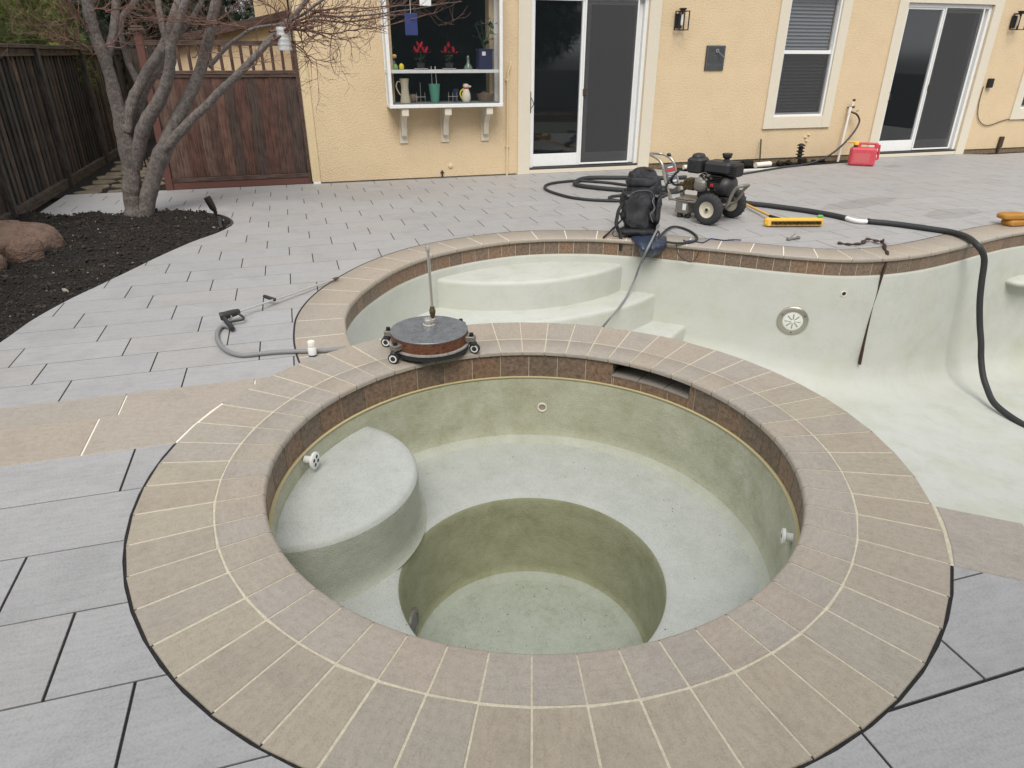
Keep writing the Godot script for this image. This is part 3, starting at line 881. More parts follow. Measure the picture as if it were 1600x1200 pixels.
	gr.sweep(wall_ring[0], wall_ring[1], [Vector2(0, 0.183), Vector2(0, 0.128)], false)
	P("grout", gr, M.grout_cream, t)
	# the spillway slot: floor, back, ends
	for i in 3:
		var c0 := s0 + (s1 - s0) * i / 3.0; var c1 := s0 + (s1 - s0) * (i + 1) / 3.0
		var ap := arc_path(1.012, c0 + 0.12, c1 - 0.12, 3)
		P("spillway_tile", MB.new().sweep(ap[0], ap[1], [Vector2(0.004, 0.182), Vector2(0.004, 0.188), Vector2(-0.20, 0.194), Vector2(-0.20, 0.182)], true), M.coping_dark, t)
	var sl := MB.new()
	var ap2 := arc_path(1.012, s0, s1, 12)
	sl.sweep(ap2[0], ap2[1], [Vector2(-0.19, 0.17), Vector2(-0.19, UP - 0.025)], true)
	for e in [s0, s1]:
		var d := Vector2(cos(deg_to_rad(e)), sin(deg_to_rad(e)))
		var p0 := TC + d * 1.013; var p1 := TC + d * 1.21
		sl.quad(Vector3(p0.x, 0.17, p0.y), Vector3(p1.x, 0.17, p1.y), Vector3(p1.x, UP - 0.024, p1.y), Vector3(p0.x, UP - 0.024, p0.y), Vector3(-d.y, 0, d.x))
	P("spillway_throat", sl, M.mortar, t)
	# shell: back wall, seat, well
	var ring := arc_path(1.0, 0, 360, 140)
	var pw := [Vector2(-0.006, 0.131), Vector2(-0.004, 0.118), Vector2(0.0, 0.10), Vector2(0.012, -0.15), Vector2(0.017, -0.178), Vector2(0.020, -0.188), Vector2(0.028, -0.206)]
	P("back_wall", MB.new().sweep(ring[0], ring[1], pw, false, true), M.plaster_stain_shade, t)
	P("seat_cove", MB.new().sweep(ring[0], ring[1], [Vector2(0.028, -0.206), Vector2(0.042, -0.224), Vector2(0.068, -0.237)], false, true), M.plaster_light, t)  # paler plaster here paints the soft highlight along the foot of the wall
	P("scale_line", MB.new().sweep(ring[0], ring[1], [Vector2(-0.0145, 0.1325), Vector2(0.0015, 0.1325), Vector2(0.0, 0.127)], false), M.scale_line, t)
	var wc := TC + Vector2(-0.027, 0.10)
	var rows := []
	var prof := [[0.932, -0.237, 0.0], [0.86, -0.2385, 0.12], [0.78, -0.2395, 0.35], [0.68, -0.24, 0.7], [0.585, -0.24, 1.0], [0.562, -0.243, 1.0], [0.547, -0.254, 1.0]]
	for q in prof:
		var row := PackedVector3Array()
		for i in 120:
			var an := TAU * i / 120
			var e: Vector2 = TC.lerp(wc, q[2]) + Vector2(cos(an), sin(an)) * q[0]
			row.append(Vector3(e.x, q[1], e.y))
		rows.append(row)
	P("seat", MB.new().grid(rows, true), M.plaster_seat, t)
	rows = []
	for q in [[0.547, -0.254], [0.541, -0.268], [0.538, -0.30], [0.528, -0.52], [0.522, -0.64], [0.516, -0.664], [0.508, -0.678]]:
		var row := PackedVector3Array()
		for i in 120:
			var an := TAU * i / 120
			row.append(Vector3(wc.x + cos(an) * q[0], q[1], wc.y + sin(an) * q[0]))
		rows.append(row)
	P("well_wall", MB.new().grid(rows, true), M.plaster_algae_shade, t)
	rows = []
	for q in [[0.508, -0.678], [0.492, -0.692], [0.465, -0.70]]:
		var row := PackedVector3Array()
		for i in 120:
			var an := TAU * i / 120
			row.append(Vector3(wc.x + cos(an) * q[0], q[1], wc.y + sin(an) * q[0]))
		rows.append(row)
	P("well_cove", MB.new().grid(rows, true), M.plaster_floor, t)
	P("well_floor", MB.new().slab(circle(wc, 0.467, 80), -0.7, 0.05, 0.0, 0.0, false), M.plaster_floor, t)
	# the raised corner seat on the left, rounded at its edge and flared at its foot
	rows = []
	var last := PackedVector2Array()
	for q in [[0.450, 0.0500, 0.0], [0.470, 0.0470, 0.0], [0.482, 0.0390, 0.0], [0.490, 0.025, 0.0], [0.495, 0.0, 0.05], [0.515, -0.10, 0.35], [0.535, -0.17, 0.6], [0.556, -0.215, 0.85], [0.588, -0.242, 1.0]]:
		var ce: Vector2 = TC + Vector2(-0.886, -0.462).lerp(Vector2(-0.945, -0.52), q[2])
		var dd := ce.distance_to(TC)
		var r0 := 1.004
		var rr: float = q[0]
		var back := (ce - TC).angle() + PI
		var al := acos(clampf((dd * dd + rr * rr - r0 * r0) / (2 * dd * rr), -1, 1))
		var row := PackedVector3Array()
		for i in 49:
			var an := back - al + 2 * al * i / 48.0
			row.append(Vector3(ce.x + cos(an) * rr, q[1], ce.y + sin(an) * rr))
		rows.append(row)
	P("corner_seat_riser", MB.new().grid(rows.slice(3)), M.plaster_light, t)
	P("corner_seat_edge", MB.new().grid(rows.slice(0, 4)), M.plaster_seat, t)
	var top := PackedVector2Array()
	for p in rows[0]: top.append(Vector2(p.x, p.z))
	var b0 := (top[-1] - TC).angle(); var b1 := (top[0] - TC).angle()
	for i in range(1, 24):
		top.append(TC + Vector2.from_angle(lerp_angle(b0, b1, i / 24.0)) * 1.004)
	P("corner_seat", MB.new().slab(top, 0.05, 0.02, 0.0, 0.0, false), M.plaster_seat, t)
	# fittings
	var hd := Vector2.from_angle(deg_to_rad(-68.1))
	var hp := TC + hd * 0.992
	var hb := Transform3D(Basis(Vector3(-hd.y, 0, hd.x), Vector3(-hd.x, 0, -hd.y), Vector3(0, -1, 0)), Vector3(hp.x, -0.043, hp.y))
	P("return_socket", MB.new().lathe([Vector2(0.0, -0.004), Vector2(0.018, -0.002), Vector2(0.020, 0.006), Vector2(0.026, 0.006), Vector2(0.026, -0.004)], 20, hb), M.grout_white, t)
	P("return_hole", MB.new().lathe([Vector2(0.0, 0.0005), Vector2(0.0185, 0.0005)], 20, hb), M.mortar, t)
	for jt in [[-150.6, 0.108, 0.038, 4, 0.0], [32.5, 0.075, 0.030, 1, 0.014]]:
		var jd := Vector2.from_angle(deg_to_rad(jt[0]))
		var jp: Vector2 = TC + jd * (0.99 + jt[4])
		var tilt := Transform3D(Basis(Vector3(-jd.y, 0, jd.x), Vector3(-jd.x, 0, -jd.y), Vector3(0, -1, 0)), Vector3(jp.x, jt[1], jp.y))
		var nz := P("jet_nozzle", MB.new().lathe([Vector2(0.016, -0.01), Vector2(0.016, 0.028), Vector2(jt[2], 0.032), Vector2(jt[2], 0.040), Vector2(jt[2] - 0.004, 0.043), Vector2(0.0, 0.043)], 24, tilt), M.white_plastic, t)
		var hm := MB.new()
		for i in jt[3]:
			var an: float = TAU * i / 4.0 + 0.5
			var off := Vector2(cos(an), sin(an)) * 0.018 if jt[3] > 1 else Vector2.ZERO
			hm.lathe([Vector2(0.0, 0.0438), Vector2(0.0085, 0.0438)], 14, tilt * Transform3D(Basis.IDENTITY, Vector3(off.x, 0, off.y)))
		P("jet_hole", hm, M.black_plastic, nz)
	var dd2 := Vector2.from_angle(deg_to_rad(-157.0))
	var dp := wc + dd2 * 0.523
	var dt := Transform3D(Basis(Vector3(-dd2.y, 0, dd2.x), Vector3(-dd2.x, 0, -dd2.y), Vector3(0, -1, 0)), Vector3(dp.x, -0.585, dp.y))
	var dr := P("drain_cover", MB.new().lathe([Vector2(0.074, -0.01), Vector2(0.074, 0.006), Vector2(0.068, 0.012), Vector2(0.052, 0.012), Vector2(0.050, 0.007)], 28, dt), M.galvanised, t)
	P("drain_grate", MB.new().lathe([Vector2(0.0, 0.014), Vector2(0.03, 0.012), Vector2(0.051, 0.007)], 24, dt), M.mesh_grey, dr)
	var deb := MB.new()
	for i in 150:
		var an := rng.randf() * TAU
		var rr := sqrt(rng.randf())
		var p := Vector3(wc.x + cos(an) * rr * 0.44, -0.699, wc.y + sin(an) * rr * 0.44)
		if i % 3 == 0:
			var r2 := rng.randf_range(0.60, 0.90)
			p = Vector3(TC.x + cos(an) * r2, -0.238, TC.y + sin(an) * r2)
			if Vector2(p.x, p.z).distance_to(TC + Vector2(-0.93, -0.5)) < 0.6: continue
		deb.blob(p, Vector3(rng.randf_range(0.0015, 0.0055), 0.001, rng.randf_range(0.001, 0.0025)), 1.0, Basis(Vector3.UP, rng.randf() * 3.0), 5, 3)
	var db := P("debris", deb, M.strap_brown)
	tag(db, "tiny dark flecks of debris scattered over the floor and seat of the hot tub", "debris")
	db.set_meta("kind", "stuff")
	tag(P("dead_leaf", MB.new().tube(smooth([Vector3(wc.x - 0.34, -0.694, wc.y + 0.24), Vector3(wc.x - 0.36, -0.69, wc.y + 0.20), Vector3(wc.x - 0.33, -0.688, wc.y + 0.165), Vector3(wc.x - 0.305, -0.69, wc.y + 0.18), Vector3(wc.x - 0.315, -0.694, wc.y + 0.22)], 5), 0.004, 5), M.strap_brown), "small curled brown leaf stem lying on the floor of the empty hot tub", "leaf")

# ---------------------------------------------------------------- swimming pool
func pool_y(p: Vector2) -> float: return clampf(-1.12 - 0.13 * (p.x - 3.3), -2.0, -0.7)

func make_pool() -> void:
	var t := thing("swimming_pool", "empty white plastered swimming pool curving behind the hot tub", "swimming pool")
	var N := pool_lip.size()
	# coping stones along the far side, each cut to the curve
	var i := 2
	var far_end := N - 240
	while i < far_end:
		var n := 8
		var a := pool_lip.slice(i, i + n + 1); var b := pool_in.slice(i, i + n + 1)
		i += n
		if a.size() < 2: break
		if a[0].distance_to(TC) < 1.30: continue
		a[0] = a[0].lerp(a[1], 0.12); a[-1] = a[-1].lerp(a[-2], 0.12)
		var m := MB.new()
		m.uo = Vector2(rng.randf() * 5, rng.randf() * 5)
		m.sweep(a, b, [Vector2(0.0, -0.038), Vector2(0.004, -0.030), Vector2(0.004, -0.014), Vector2(0.0, -0.005), Vector2(-0.010, 0.0), Vector2(-0.331, 0.0), Vector2(-0.334, -0.003), Vector2(-0.334, -0.03)], true, true)
		P("coping_stone", m, any("copings"), t)
	var sl := pool_lip.slice(0, far_end + 8); var sn := pool_in.slice(0, far_end + 8)
	P("coping_grout", MB.new().sweep(sl, sn, [Vector2(-0.012, -0.037), Vector2(-0.006, -0.012), Vector2(-0.013, -0.0015), Vector2(-0.328, -0.0015), Vector2(-0.328, -0.05)], false), M.grout_white, t)
	i = 0
	while i < N - 5:
		var a := pool_lip.slice(i, i + 5); var b := pool_in.slice(i, i + 5)
		i += 4
		if a[0].distance_to(TC) < 1.38 or a.size() < 5: continue
		a[0] = a[0].lerp(a[1], 0.065); a[4] = a[4].lerp(a[3], 0.065)
		var m := MB.new()
		m.uo = Vector2(rng.randf() * 5, rng.randf() * 5)
		m.sweep(a, b, [Vector2(-0.026, -0.042), Vector2(-0.020, -0.043), Vector2(-0.020, -0.168), Vector2(-0.026, -0.170)], true)
		P("waterline_tile", m, any("waterlines"), t)
	P("tile_grout", MB.new().sweep(pool_lip, pool_in, [Vector2(-0.01, -0.0385), Vector2(-0.022, -0.0385), Vector2(-0.022, -0.1745)], false), M.grout_cream, t)
	P("mortar_line", MB.new().sweep(pool_lip, pool_in, [Vector2(0.0, -0.037), Vector2(-0.03, -0.037)], false), M.mortar, t)
	# walls run down and sweep into the floor
	var rows := []
	for q in [[-0.026, 0.0, -0.172], [-0.018, 0.0, -0.178], [-0.014, 0.0, -0.20], [-0.010, 0.0, -0.35], [0.0, 0.35, 0.0], [0.01, 0.68, 0.0], [0.05, 0.84, 0.0], [0.12, 0.93, 0.0], [0.22, 0.975, 0.0], [0.34, 0.995, 0.0], [0.46, 1.0, 0.0]]:
		var row := PackedVector3Array()
		for k in range(0, N, 2):
			var p: Vector2 = pool_lip[k] + pool_in[k] * q[0]
			var fl := pool_y(p)
			row.append(Vector3(p.x, q[2] if q[1] == 0.0 else lerpf(-0.35, fl, q[1]), p.y))
		rows.append(row)
	P("wall", MB.new().grid(rows), M.plaster_pool, t)
	var fp := PackedVector2Array()
	for k in range(0, N, 3): fp.append(pool_lip[k] + pool_in[k] * 0.455)
	var cl := Geometry2D.offset_polygon(fp, 0.001)
	var fm := MB.new()
	var ids := Geometry2D.triangulate_polygon(cl[0])
	for k in range(0, ids.size(), 3):
		var q := []
		for e in 3:
			var p: Vector2 = cl[0][ids[k + e]]
			q.append(Vector3(p.x, pool_y(p), p.y))
		fm.tri(q[0], q[1], q[2], Vector3.UP, Vector3.UP, Vector3.UP)
	P("floor", fm, M.plaster_pool, t)
	# entry steps in the far bay
	var outline := offset_path(pool_lip, pool_in, -0.03)
	for s in [[-0.255, [Vector2(0.75, -6.9), Vector2(0.95, -6.5), Vector2(1.10, -6.30), Vector2(1.247, -6.150), Vector2(1.47, -6.035), Vector2(1.699, -5.958), Vector2(1.933, -5.905), Vector2(2.186, -5.893), Vector2(2.467, -5.935), Vector2(2.775, -6.03), Vector2(3.056, -6.18), Vector2(3.5, -6.48), Vector2(3.5, -7.2)]],
			[-0.535, [Vector2(0.1, -6.2), Vector2(0.55, -5.93), Vector2(0.919, -5.775), Vector2(1.141, -5.706), Vector2(1.477, -5.618), Vector2(1.952, -5.572), Vector2(2.208, -5.582), Vector2(2.485, -5.625), Vector2(2.93, -5.745), Vector2(3.292, -5.937), Vector2(3.8, -6.25), Vector2(3.8, -7.2)]],
			[-0.83, [Vector2(0.0, -5.7), Vector2(0.5, -5.50), Vector2(1.0, -5.36), Vector2(1.5, -5.28), Vector2(2.1, -5.25), Vector2(2.6, -5.30), Vector2(3.0, -5.40), Vector2(3.33, -5.535), Vector2(3.58, -5.72), Vector2(4.1, -6.1), Vector2(4.0, -7.2)]]]:
		var front := PackedVector2Array(smooth(s[1].slice(0, s[1].size() - 1), 5))
		var fn := PackedVector2Array()
		for k in front.size():
			var tg := (front[mini(k + 1, front.size() - 1)] - front[maxi(k - 1, 0)]).normalized()
			fn.append(Vector2(tg.y, -tg.x))
		var y: float = s[0]
		var m := MB.new()
		m.sweep(front, fn, [Vector2(0.040, y), Vector2(0.024, y - 0.003), Vector2(0.011, y - 0.010), Vector2(0.003, y - 0.022), Vector2(0.0, y - 0.040), Vector2(-0.006, -1.45)], false, true)
		var pts := offset_path(front, fn, 0.0395)
		pts.append(s[1][-1]); pts.append(Vector2(0.0, -7.2))
		for cc in Geometry2D.intersect_polygons(pts, outline):
			if area(cc) > 0.05: m.slab(clean(cc), y, 0.012, 0.0, 0.0, false)
		for one in 1:
			P("step", m, M.plaster_pool, t)
	# the underwater light in the far wall
	var k0 := nearest(Vector2(4.433, -5.15))
	var w := pool_in[k0]
	var lp := pool_lip[k0] + w * 0.0
	var lt := Transform3D(Basis(Vector3(-w.y, 0, w.x), Vector3(w.x, 0, w.y), Vector3(0, 1, 0)), Vector3(lp.x, -0.635, lp.y))
	var li := P("pool_light", MB.new().lathe([Vector2(0.142, -0.02), Vector2(0.142, 0.012), Vector2(0.134, 0.018), Vector2(0.098, 0.024), Vector2(0.094, 0.018)], 36, lt), M.chrome_dull, t)
	P("lens", MB.new().lathe([Vector2(0.0, 0.022), Vector2(0.05, 0.021), Vector2(0.095, 0.016)], 32, lt), M.lens, li)
	var rb := MB.new()
	for q in 8:
		var an := TAU * q / 8.0
		rb.box(lt * Vector3(cos(an) * 0.045, 0.022, sin(an) * 0.045), Vector3(0.055, 0.006, 0.01), 0.002, lt.basis * Basis(Vector3.UP, -an))
	P("lens_rib", rb, M.chrome_dull, li)
	for q in 3:
		var an := TAU * q / 3.0 + 0.5
		P("screw", MB.new().lathe([Vector2(0.0, 0.026), Vector2(0.006, 0.024), Vector2(0.006, 0.018)], 10, lt * Transform3D(Basis.IDENTITY, Vector3(cos(an) * 0.118, 0, sin(an) * 0.118))), M.black_metal, li)
	k0 = nearest(Vector2(4.799, -4.97))
	w = pool_in[k0]
	lp = pool_lip[k0] + w * -0.008
	lt = Transform3D(Basis(Vector3(-w.y, 0, w.x), Vector3(w.x, 0, w.y), Vector3(0, 1, 0)), Vector3(lp.x, -0.34, lp.y))
	var so := P("return_socket", MB.new().lathe([Vector2(0.019, 0.0), Vector2(0.021, 0.006), Vector2(0.027, 0.006), Vector2(0.027, -0.004)], 18, lt), M.grout_white, t)
	P("return_hole", MB.new().lathe([Vector2(0.0, 0.002), Vector2(0.02, 0.002)], 18, lt), M.black_plastic, so)
	# a small ledge in the deep end, at the right
	k0 = nearest(Vector2(7.45, -5.33))
	w = pool_in[k0]
	var lm := MB.new()
	lm.blob(Vector3(pool_lip[k0].x + w.x * 0.02 + 0.22, -0.56, pool_lip[k0].y + w.y * 0.02), Vector3(0.34, 0.05, 0.16), 0.7, Basis.IDENTITY, 20, 10)
	P("toe_ledge", lm, M.plaster_pool, t)

func nearest(p: Vector2) -> int:
	var b := 0
	for k in pool_lip.size():
		if pool_lip[k].distance_to(p) < pool_lip[b].distance_to(p): b = k
	return b

# ---------------------------------------------------------------- the house
func sliding_door(house: Node3D, x: float) -> void:     # x: left side of the frame
	var Z := ZW
	var d := P("patio_door", box2(x - 0.005, x + 0.055, 0.075, 2.46, Z - 0.12, Z - 0.02), M.vinyl, house)      # left jamb
	P("frame", box2(x + 1.785, x + 1.845, 0.075, 2.46, Z - 0.12, Z - 0.02), M.vinyl, d)
	P("frame", box2(x + 0.055, x + 1.785, 2.40, 2.46, Z - 0.12, Z - 0.021), M.vinyl, d)
	P("track", box2(x + 0.0, x + 1.84, 0.062, 0.092, Z - 0.10, Z + 0.012), M.metal_edge, d)
	# the left leaf
	P("stile", box2(x + 0.057, x + 0.075, 0.094, 2.40, Z - 0.075, Z - 0.035), M.vinyl, d)
	P("bottom_rail", box2(x + 0.075, x + 0.80, 0.100, 0.283, Z - 0.075, Z - 0.035), M.vinyl, d)
	P("top_rail", box2(x + 0.075, x + 0.80, 2.37, 2.40, Z - 0.075, Z - 0.035), M.vinyl, d)
	P("meeting_stile", box2(x + 0.80, x + 0.85, 0.100, 2.40, Z - 0.075, Z - 0.030), M.vinyl, d)
	P("pane", box2(x + 0.075, x + 0.80, 0.283, 2.37, Z - 0.058, Z - 0.052, 0.0), M.glass, d)
	# the right leaf, behind its insect screen
	P("stile", box2(x + 0.85, x + 0.955, 0.100, 2.40, Z - 0.115, Z - 0.080), M.vinyl, d)
	P("stile", box2(x + 1.68, x + 1.784, 0.100, 2.40, Z - 0.115, Z - 0.080), M.vinyl, d)
	P("bottom_rail", box2(x + 0.955, x + 1.68, 0.100, 0.275, Z - 0.115, Z - 0.080), M.vinyl, d)
	P("top_rail", box2(x + 0.955, x + 1.68, 2.33, 2.40, Z - 0.115, Z - 0.080), M.vinyl, d)
	P("pane", box2(x + 0.955, x + 1.68, 0.275, 2.33, Z - 0.100, Z - 0.094, 0.0), M.glass, d)
	P("insect_screen", box2(x + 0.855, x + 1.665, 0.135, 2.38, Z - 0.0195, Z - 0.0175, 0.0), M.screen, d)
	for e in [[x + 0.832, x + 0.857, 0.108, 2.40], [x + 1.665, x + 1.690, 0.108, 2.40]]:
		P("screen_frame", box2(e[0], e[1], e[2], e[3], Z - 0.028, Z - 0.010), M.vinyl, d)
	P("screen_frame", box2(x + 0.857, x + 1.665, 0.108, 0.135, Z - 0.028, Z - 0.010), M.vinyl, d)
	P("latch", bx(Vector3(x + 0.868, 1.0 + 0.16, Z - 0.004), Vector3(0.05, 0.10, 0.018), 0.006), M.bronze, d)
	var h := MB.new()
	h.tube(smooth([Vector3(x + 0.02, 1.10, Z - 0.02), Vector3(x + 0.02, 1.08, Z + 0.025), Vector3(x + 0.04, 1.04, Z + 0.03), Vector3(x + 0.045, 1.0, Z + 0.03), Vector3(x + 0.02, 0.96, Z + 0.025), Vector3(x + 0.02, 0.945, Z - 0.02)], 4), 0.006, 6)
	h.box(Vector3(x + 0.016, 1.03, Z - 0.016), Vector3(0.014, 0.30, 0.008), 0.003)
	P("handle", h, M.bronze, d)
	# trim round the opening and the sill under it
	P("trim", box2(x - 0.195, x - 0.005, 0.0, 2.66, Z - 0.02, Z + 0.032), M.trim, house)
	P("trim", box2(x + 1.845, x + 2.04, 0.0, 2.66, Z - 0.02, Z + 0.032), M.trim, house)
	P("trim", box2(x - 0.005, x + 1.845, 2.46, 2.66, Z - 0.02, Z + 0.030), M.trim, house)
	P("door_sill", box2(x - 0.005, x + 1.845, 0.0, 0.058, Z - 0.10, Z + 0.020), M.trim, house)
	P("sill_gap", box2(x + 0.0, x + 1.84, 0.0595, 0.068, Z - 0.05, Z + 0.004, 0.0), M.metal_edge, house)

func hung_window(house: Node3D, x0: float, x1: float, y0: float, y1: float, slats := true) -> void:    # outer edges of the trim
	var Z := ZW
	var tw := 0.175
	P("trim", box2(x0, x0 + tw, y0, y1, Z - 0.02, Z + 0.034), M.trim, house)
	P("trim", box2(x1 - tw, x1, y0, y1, Z - 0.02, Z + 0.034), M.trim, house)
	P("trim", box2(x0 + tw, x1 - tw, y0, y0 + 0.185, Z - 0.02, Z + 0.031), M.trim, house)
	P("trim", box2(x0 + tw, x1 - tw, y1 - tw, y1, Z - 0.02, Z + 0.031), M.trim, house)
	var a := x0 + tw; var b := x1 - tw
	var c := y0 + 0.185; var e := y1 - tw
	var w := P("window", box2(a, b, c, c + 0.032, Z - 0.10, Z + 0.004), M.vinyl, house)
	P("frame", box2(a, a + 0.032, c + 0.032, e, Z - 0.10, Z + 0.002), M.vinyl, w)
	P("frame", box2(b - 0.032, b, c + 0.032, e, Z - 0.10, Z + 0.002), M.vinyl, w)
	var my := c + 0.95
	P("meeting_rail", box2(a + 0.032, b - 0.032, my, my + 0.055, Z - 0.085, Z - 0.018), M.vinyl, w)
	P("pane", box2(a + 0.032, b - 0.032, my + 0.055, e, Z - 0.074, Z - 0.068, 0.0), M.glass, w)
	P("pane", box2(a + 0.032, b - 0.032, c + 0.032, my, Z - 0.060, Z - 0.054, 0.0), M.glass, w)
	P("insect_screen", box2(a + 0.06, b - 0.06, c + 0.06, my, Z - 0.0300, Z - 0.0285, 0.0), M.screen_fine, w)
	for q in [[a + 0.034, a + 0.060, c + 0.034, my], [b - 0.060, b - 0.034, c + 0.034, my], [a + 0.060, b - 0.060, c + 0.034, c + 0.060]]:
		P("screen_frame", box2(q[0], q[1], q[2], q[3], Z - 0.038, Z - 0.022), M.mesh_grey, w)
	if slats:
		var sm := bx(Vector3.ZERO, Vector3(b - a - 0.08, 0.006, 0.055), 0.0, Basis(Vector3.RIGHT, 0.95)).mesh()
		var y := c + 0.05
		while y < e:
			var s := P("blind_slat", sm, M.blind, w)
			s.position = Vector3((a + b) / 2, y, Z - 0.13)
			y += 0.052

func make_house() -> void:
	var h := thing("house", "tan stucco house wall with patio doors, windows and cream trim", "house")
	var Z := ZW
	# the wall, in pieces round its openings
	var holes := [[1.46, 2.84, 1.04, 2.55], [3.46, 5.30, 0.06, 2.46], [7.742, 8.729, 0.74, 2.575], [10.03, 11.87, 0.06, 2.46], [13.15, 14.15, 0.78, 2.575]]
	var x := 0.31
	for q in holes:
		P("wall", box2(x, q[0], -0.02, 5.2, Z - 0.20, Z, 0.0), M.stucco, h)
		if q[2] > 0.1: P("wall", box2(q[0], q[1], -0.02, q[2], Z - 0.20, Z, 0.0), M.stucco, h)
		P("wall", box2(q[0], q[1], q[3], 5.2, Z - 0.20, Z, 0.0), M.stucco, h)
		x = q[1]
	P("wall", box2(x, 15.5, -0.02, 5.2, Z - 0.20, Z, 0.0), M.stucco, h)
	P("wall", box2(0.235, 0.31, -0.02, 5.2, -17.0, Z - 0.004, 0.0), M.stucco, h)
	P("corner_trim", box2(0.205, 0.318, 0.035, 5.2, Z - 0.06, Z + 0.024), M.corner_trim, h)
	P("corner_block", box2(0.215, 0.318, -0.01, 0.033, Z - 0.05, Z + 0.026), M.white_plastic, h)
	P("weep_screed", box2(0.32, 3.25, 0.008, 0.018, Z - 0.01, Z + 0.010, 0.0), M.metal_edge, h)
	P("weep_screed", box2(5.51, 9.83, 0.064, 0.078, Z - 0.01, Z + 0.012, 0.0), M.metal_edge, h)
	P("weep_screed", box2(12.08, 15.4, 0.064, 0.078, Z - 0.01, Z + 0.012, 0.0), M.metal_edge, h)
	P("foundation", box2(5.51, 9.83, -0.06, 0.062, Z - 0.02, Z + 0.005, 0.0), M.foundation, h)
	P("foundation", box2(12.08, 15.4, -0.06, 0.062, Z - 0.02, Z + 0.005, 0.0), M.foundation, h)
	# dark rooms behind the glass
	var room := MB.new()
	for q in [[[0.4, -0.05, -10.62], [15.4, -0.05, -10.62], [15.4, -0.05, -15.0], [0.4, -0.05, -15.0], [0, 1, 0]], [[0.4, 2.7, -10.62], [15.4, 2.7, -10.62], [15.4, 2.7, -15.0], [0.4, 2.7, -15.0], [0, -1, 0]], [[0.4, -0.05, -15.0], [15.4, -0.05, -15.0], [15.4, 2.7, -15.0], [0.4, 2.7, -15.0], [0, 0, 1]], [[3.2, -0.05, -10.62], [3.2, -0.05, -15.0], [3.2, 2.7, -15.0], [3.2, 2.7, -10.62], [1, 0, 0]], [[6.2, -0.05, -10.62], [6.2, -0.05, -15.0], [6.2, 2.7, -15.0], [6.2, 2.7, -10.62], [1, 0, 0]], [[9.2, -0.05, -10.62], [9.2, -0.05, -15.0], [9.2, 2.7, -15.0], [9.2, 2.7, -10.62], [1, 0, 0]], [[12.4, -0.05, -10.62], [12.4, -0.05, -15.0], [12.4, 2.7, -15.0], [12.4, 2.7, -10.62], [1, 0, 0]], [[15.4, -0.05, -10.62], [15.4, -0.05, -15.0], [15.4, 2.7, -15.0], [15.4, 2.7, -10.62], [-1, 0, 0]]]:
		var p := []
		for k in 4: p.append(Vector3(q[k][0], q[k][1], q[k][2]))
		room.quad(p[0], p[1], p[2], p[3], Vector3(q[4][0], q[4][1], q[4][2]))
	P("interior", room, M.interior, h)
	P("dining_table", bx(Vector3(4.4, 0.74, -12.4), Vector3(1.5, 0.05, 0.9)), M.gate_rail, h)
	P("roof", MB.new().box(Vector3(7.6, 5.32, -13.3), Vector3(16.0, 0.16, 7.2), 0.01), M.roof, h)
	P("eave", box2(-0.2, 15.6, 5.2, 5.235, -16.8, -9.85, 0.0), M.soffit, h)
	sliding_door(h, 3.46)
	sliding_door(h, 10.03)
	hung_window(h, 7.565, 8.904, 0.555, 2.75)
	hung_window(h, 12.975, 14.32, 0.59, 2.75)
	# garden window
	var D := 0.33
	var F := Z + D
	var x0 := 1.335; var x1 := 2.945; var y0 := 1.003; var y1 := 2.62
	var g := P("garden_window", box2(x0 - 0.002, x1 + 0.002, y0, y0 + 0.045, Z - 0.02, F + 0.008), M.vinyl, h)
	for q in [[x0, x0 + 0.045], [x1 - 0.045, x1]]:
		P("post", box2(q[0], q[1], y0 + 0.045, y1, F - 0.05, F), M.vinyl, g)
		P("frame", box2(q[0], q[1], y0 + 0.045, y1, Z, Z + 0.04), M.vinyl, g)
	P("frame", box2(x0, x1, y1, y1 + 0.05, Z, F), M.vinyl, g)
	P("pane", box2(x0 + 0.045, x1 - 0.045, y0 + 0.045, y1, F - 0.030, F - 0.024, 0.0), M.glass, g)
	for q in [x0 + 0.012, x1 - 0.018]:
		P("side_pane", box2(q, q + 0.006, y0 + 0.045, y1, Z + 0.04, F - 0.05, 0.0), M.glass, g)
	P("shelf", box2(x0 + 0.05, x1 - 0.05, 1.440, 1.482, Z + 0.02, F - 0.034), M.vinyl, g)
	P("side_rail", box2(x0 + 0.004, x0 + 0.03, 1.440, 1.482, Z + 0.04, F - 0.05), M.vinyl, g)
	P("sill_board", box2(x0 + 0.046, x1 - 0.046, y0 + 0.0455, y0 + 0.06, Z - 0.18, F - 0.034, 0.0), M.mesh_grey, g)
	for bxx in [1.545, 2.150, 2.755]:
		var c := MB.new()
		var pts := [Vector2(0.0, 0.0), Vector2(0.265, 0.0), Vector2(0.265, -0.085), Vector2(0.235, -0.10), Vector2(0.17, -0.145), Vector2(0.115, -0.225), Vector2(0.085, -0.32), Vector2(0.065, -0.385), Vector2(0.0, -0.385)]
		for sx in [-0.036, 0.036]:
			var pf := PackedVector2Array(pts)
			var ids := Geometry2D.triangulate_polygon(pf)
			for k in range(0, ids.size(), 3):
				var q := []
				for e in 3: q.append(Vector3(bxx + sx, y0 - 0.002 + pf[ids[k + e]].y, Z + 0.022 + pf[ids[k + e]].x))
				c.tri(q[0], q[1], q[2], Vector3(sx, 0, 0), Vector3(sx, 0, 0), Vector3(sx, 0, 0))
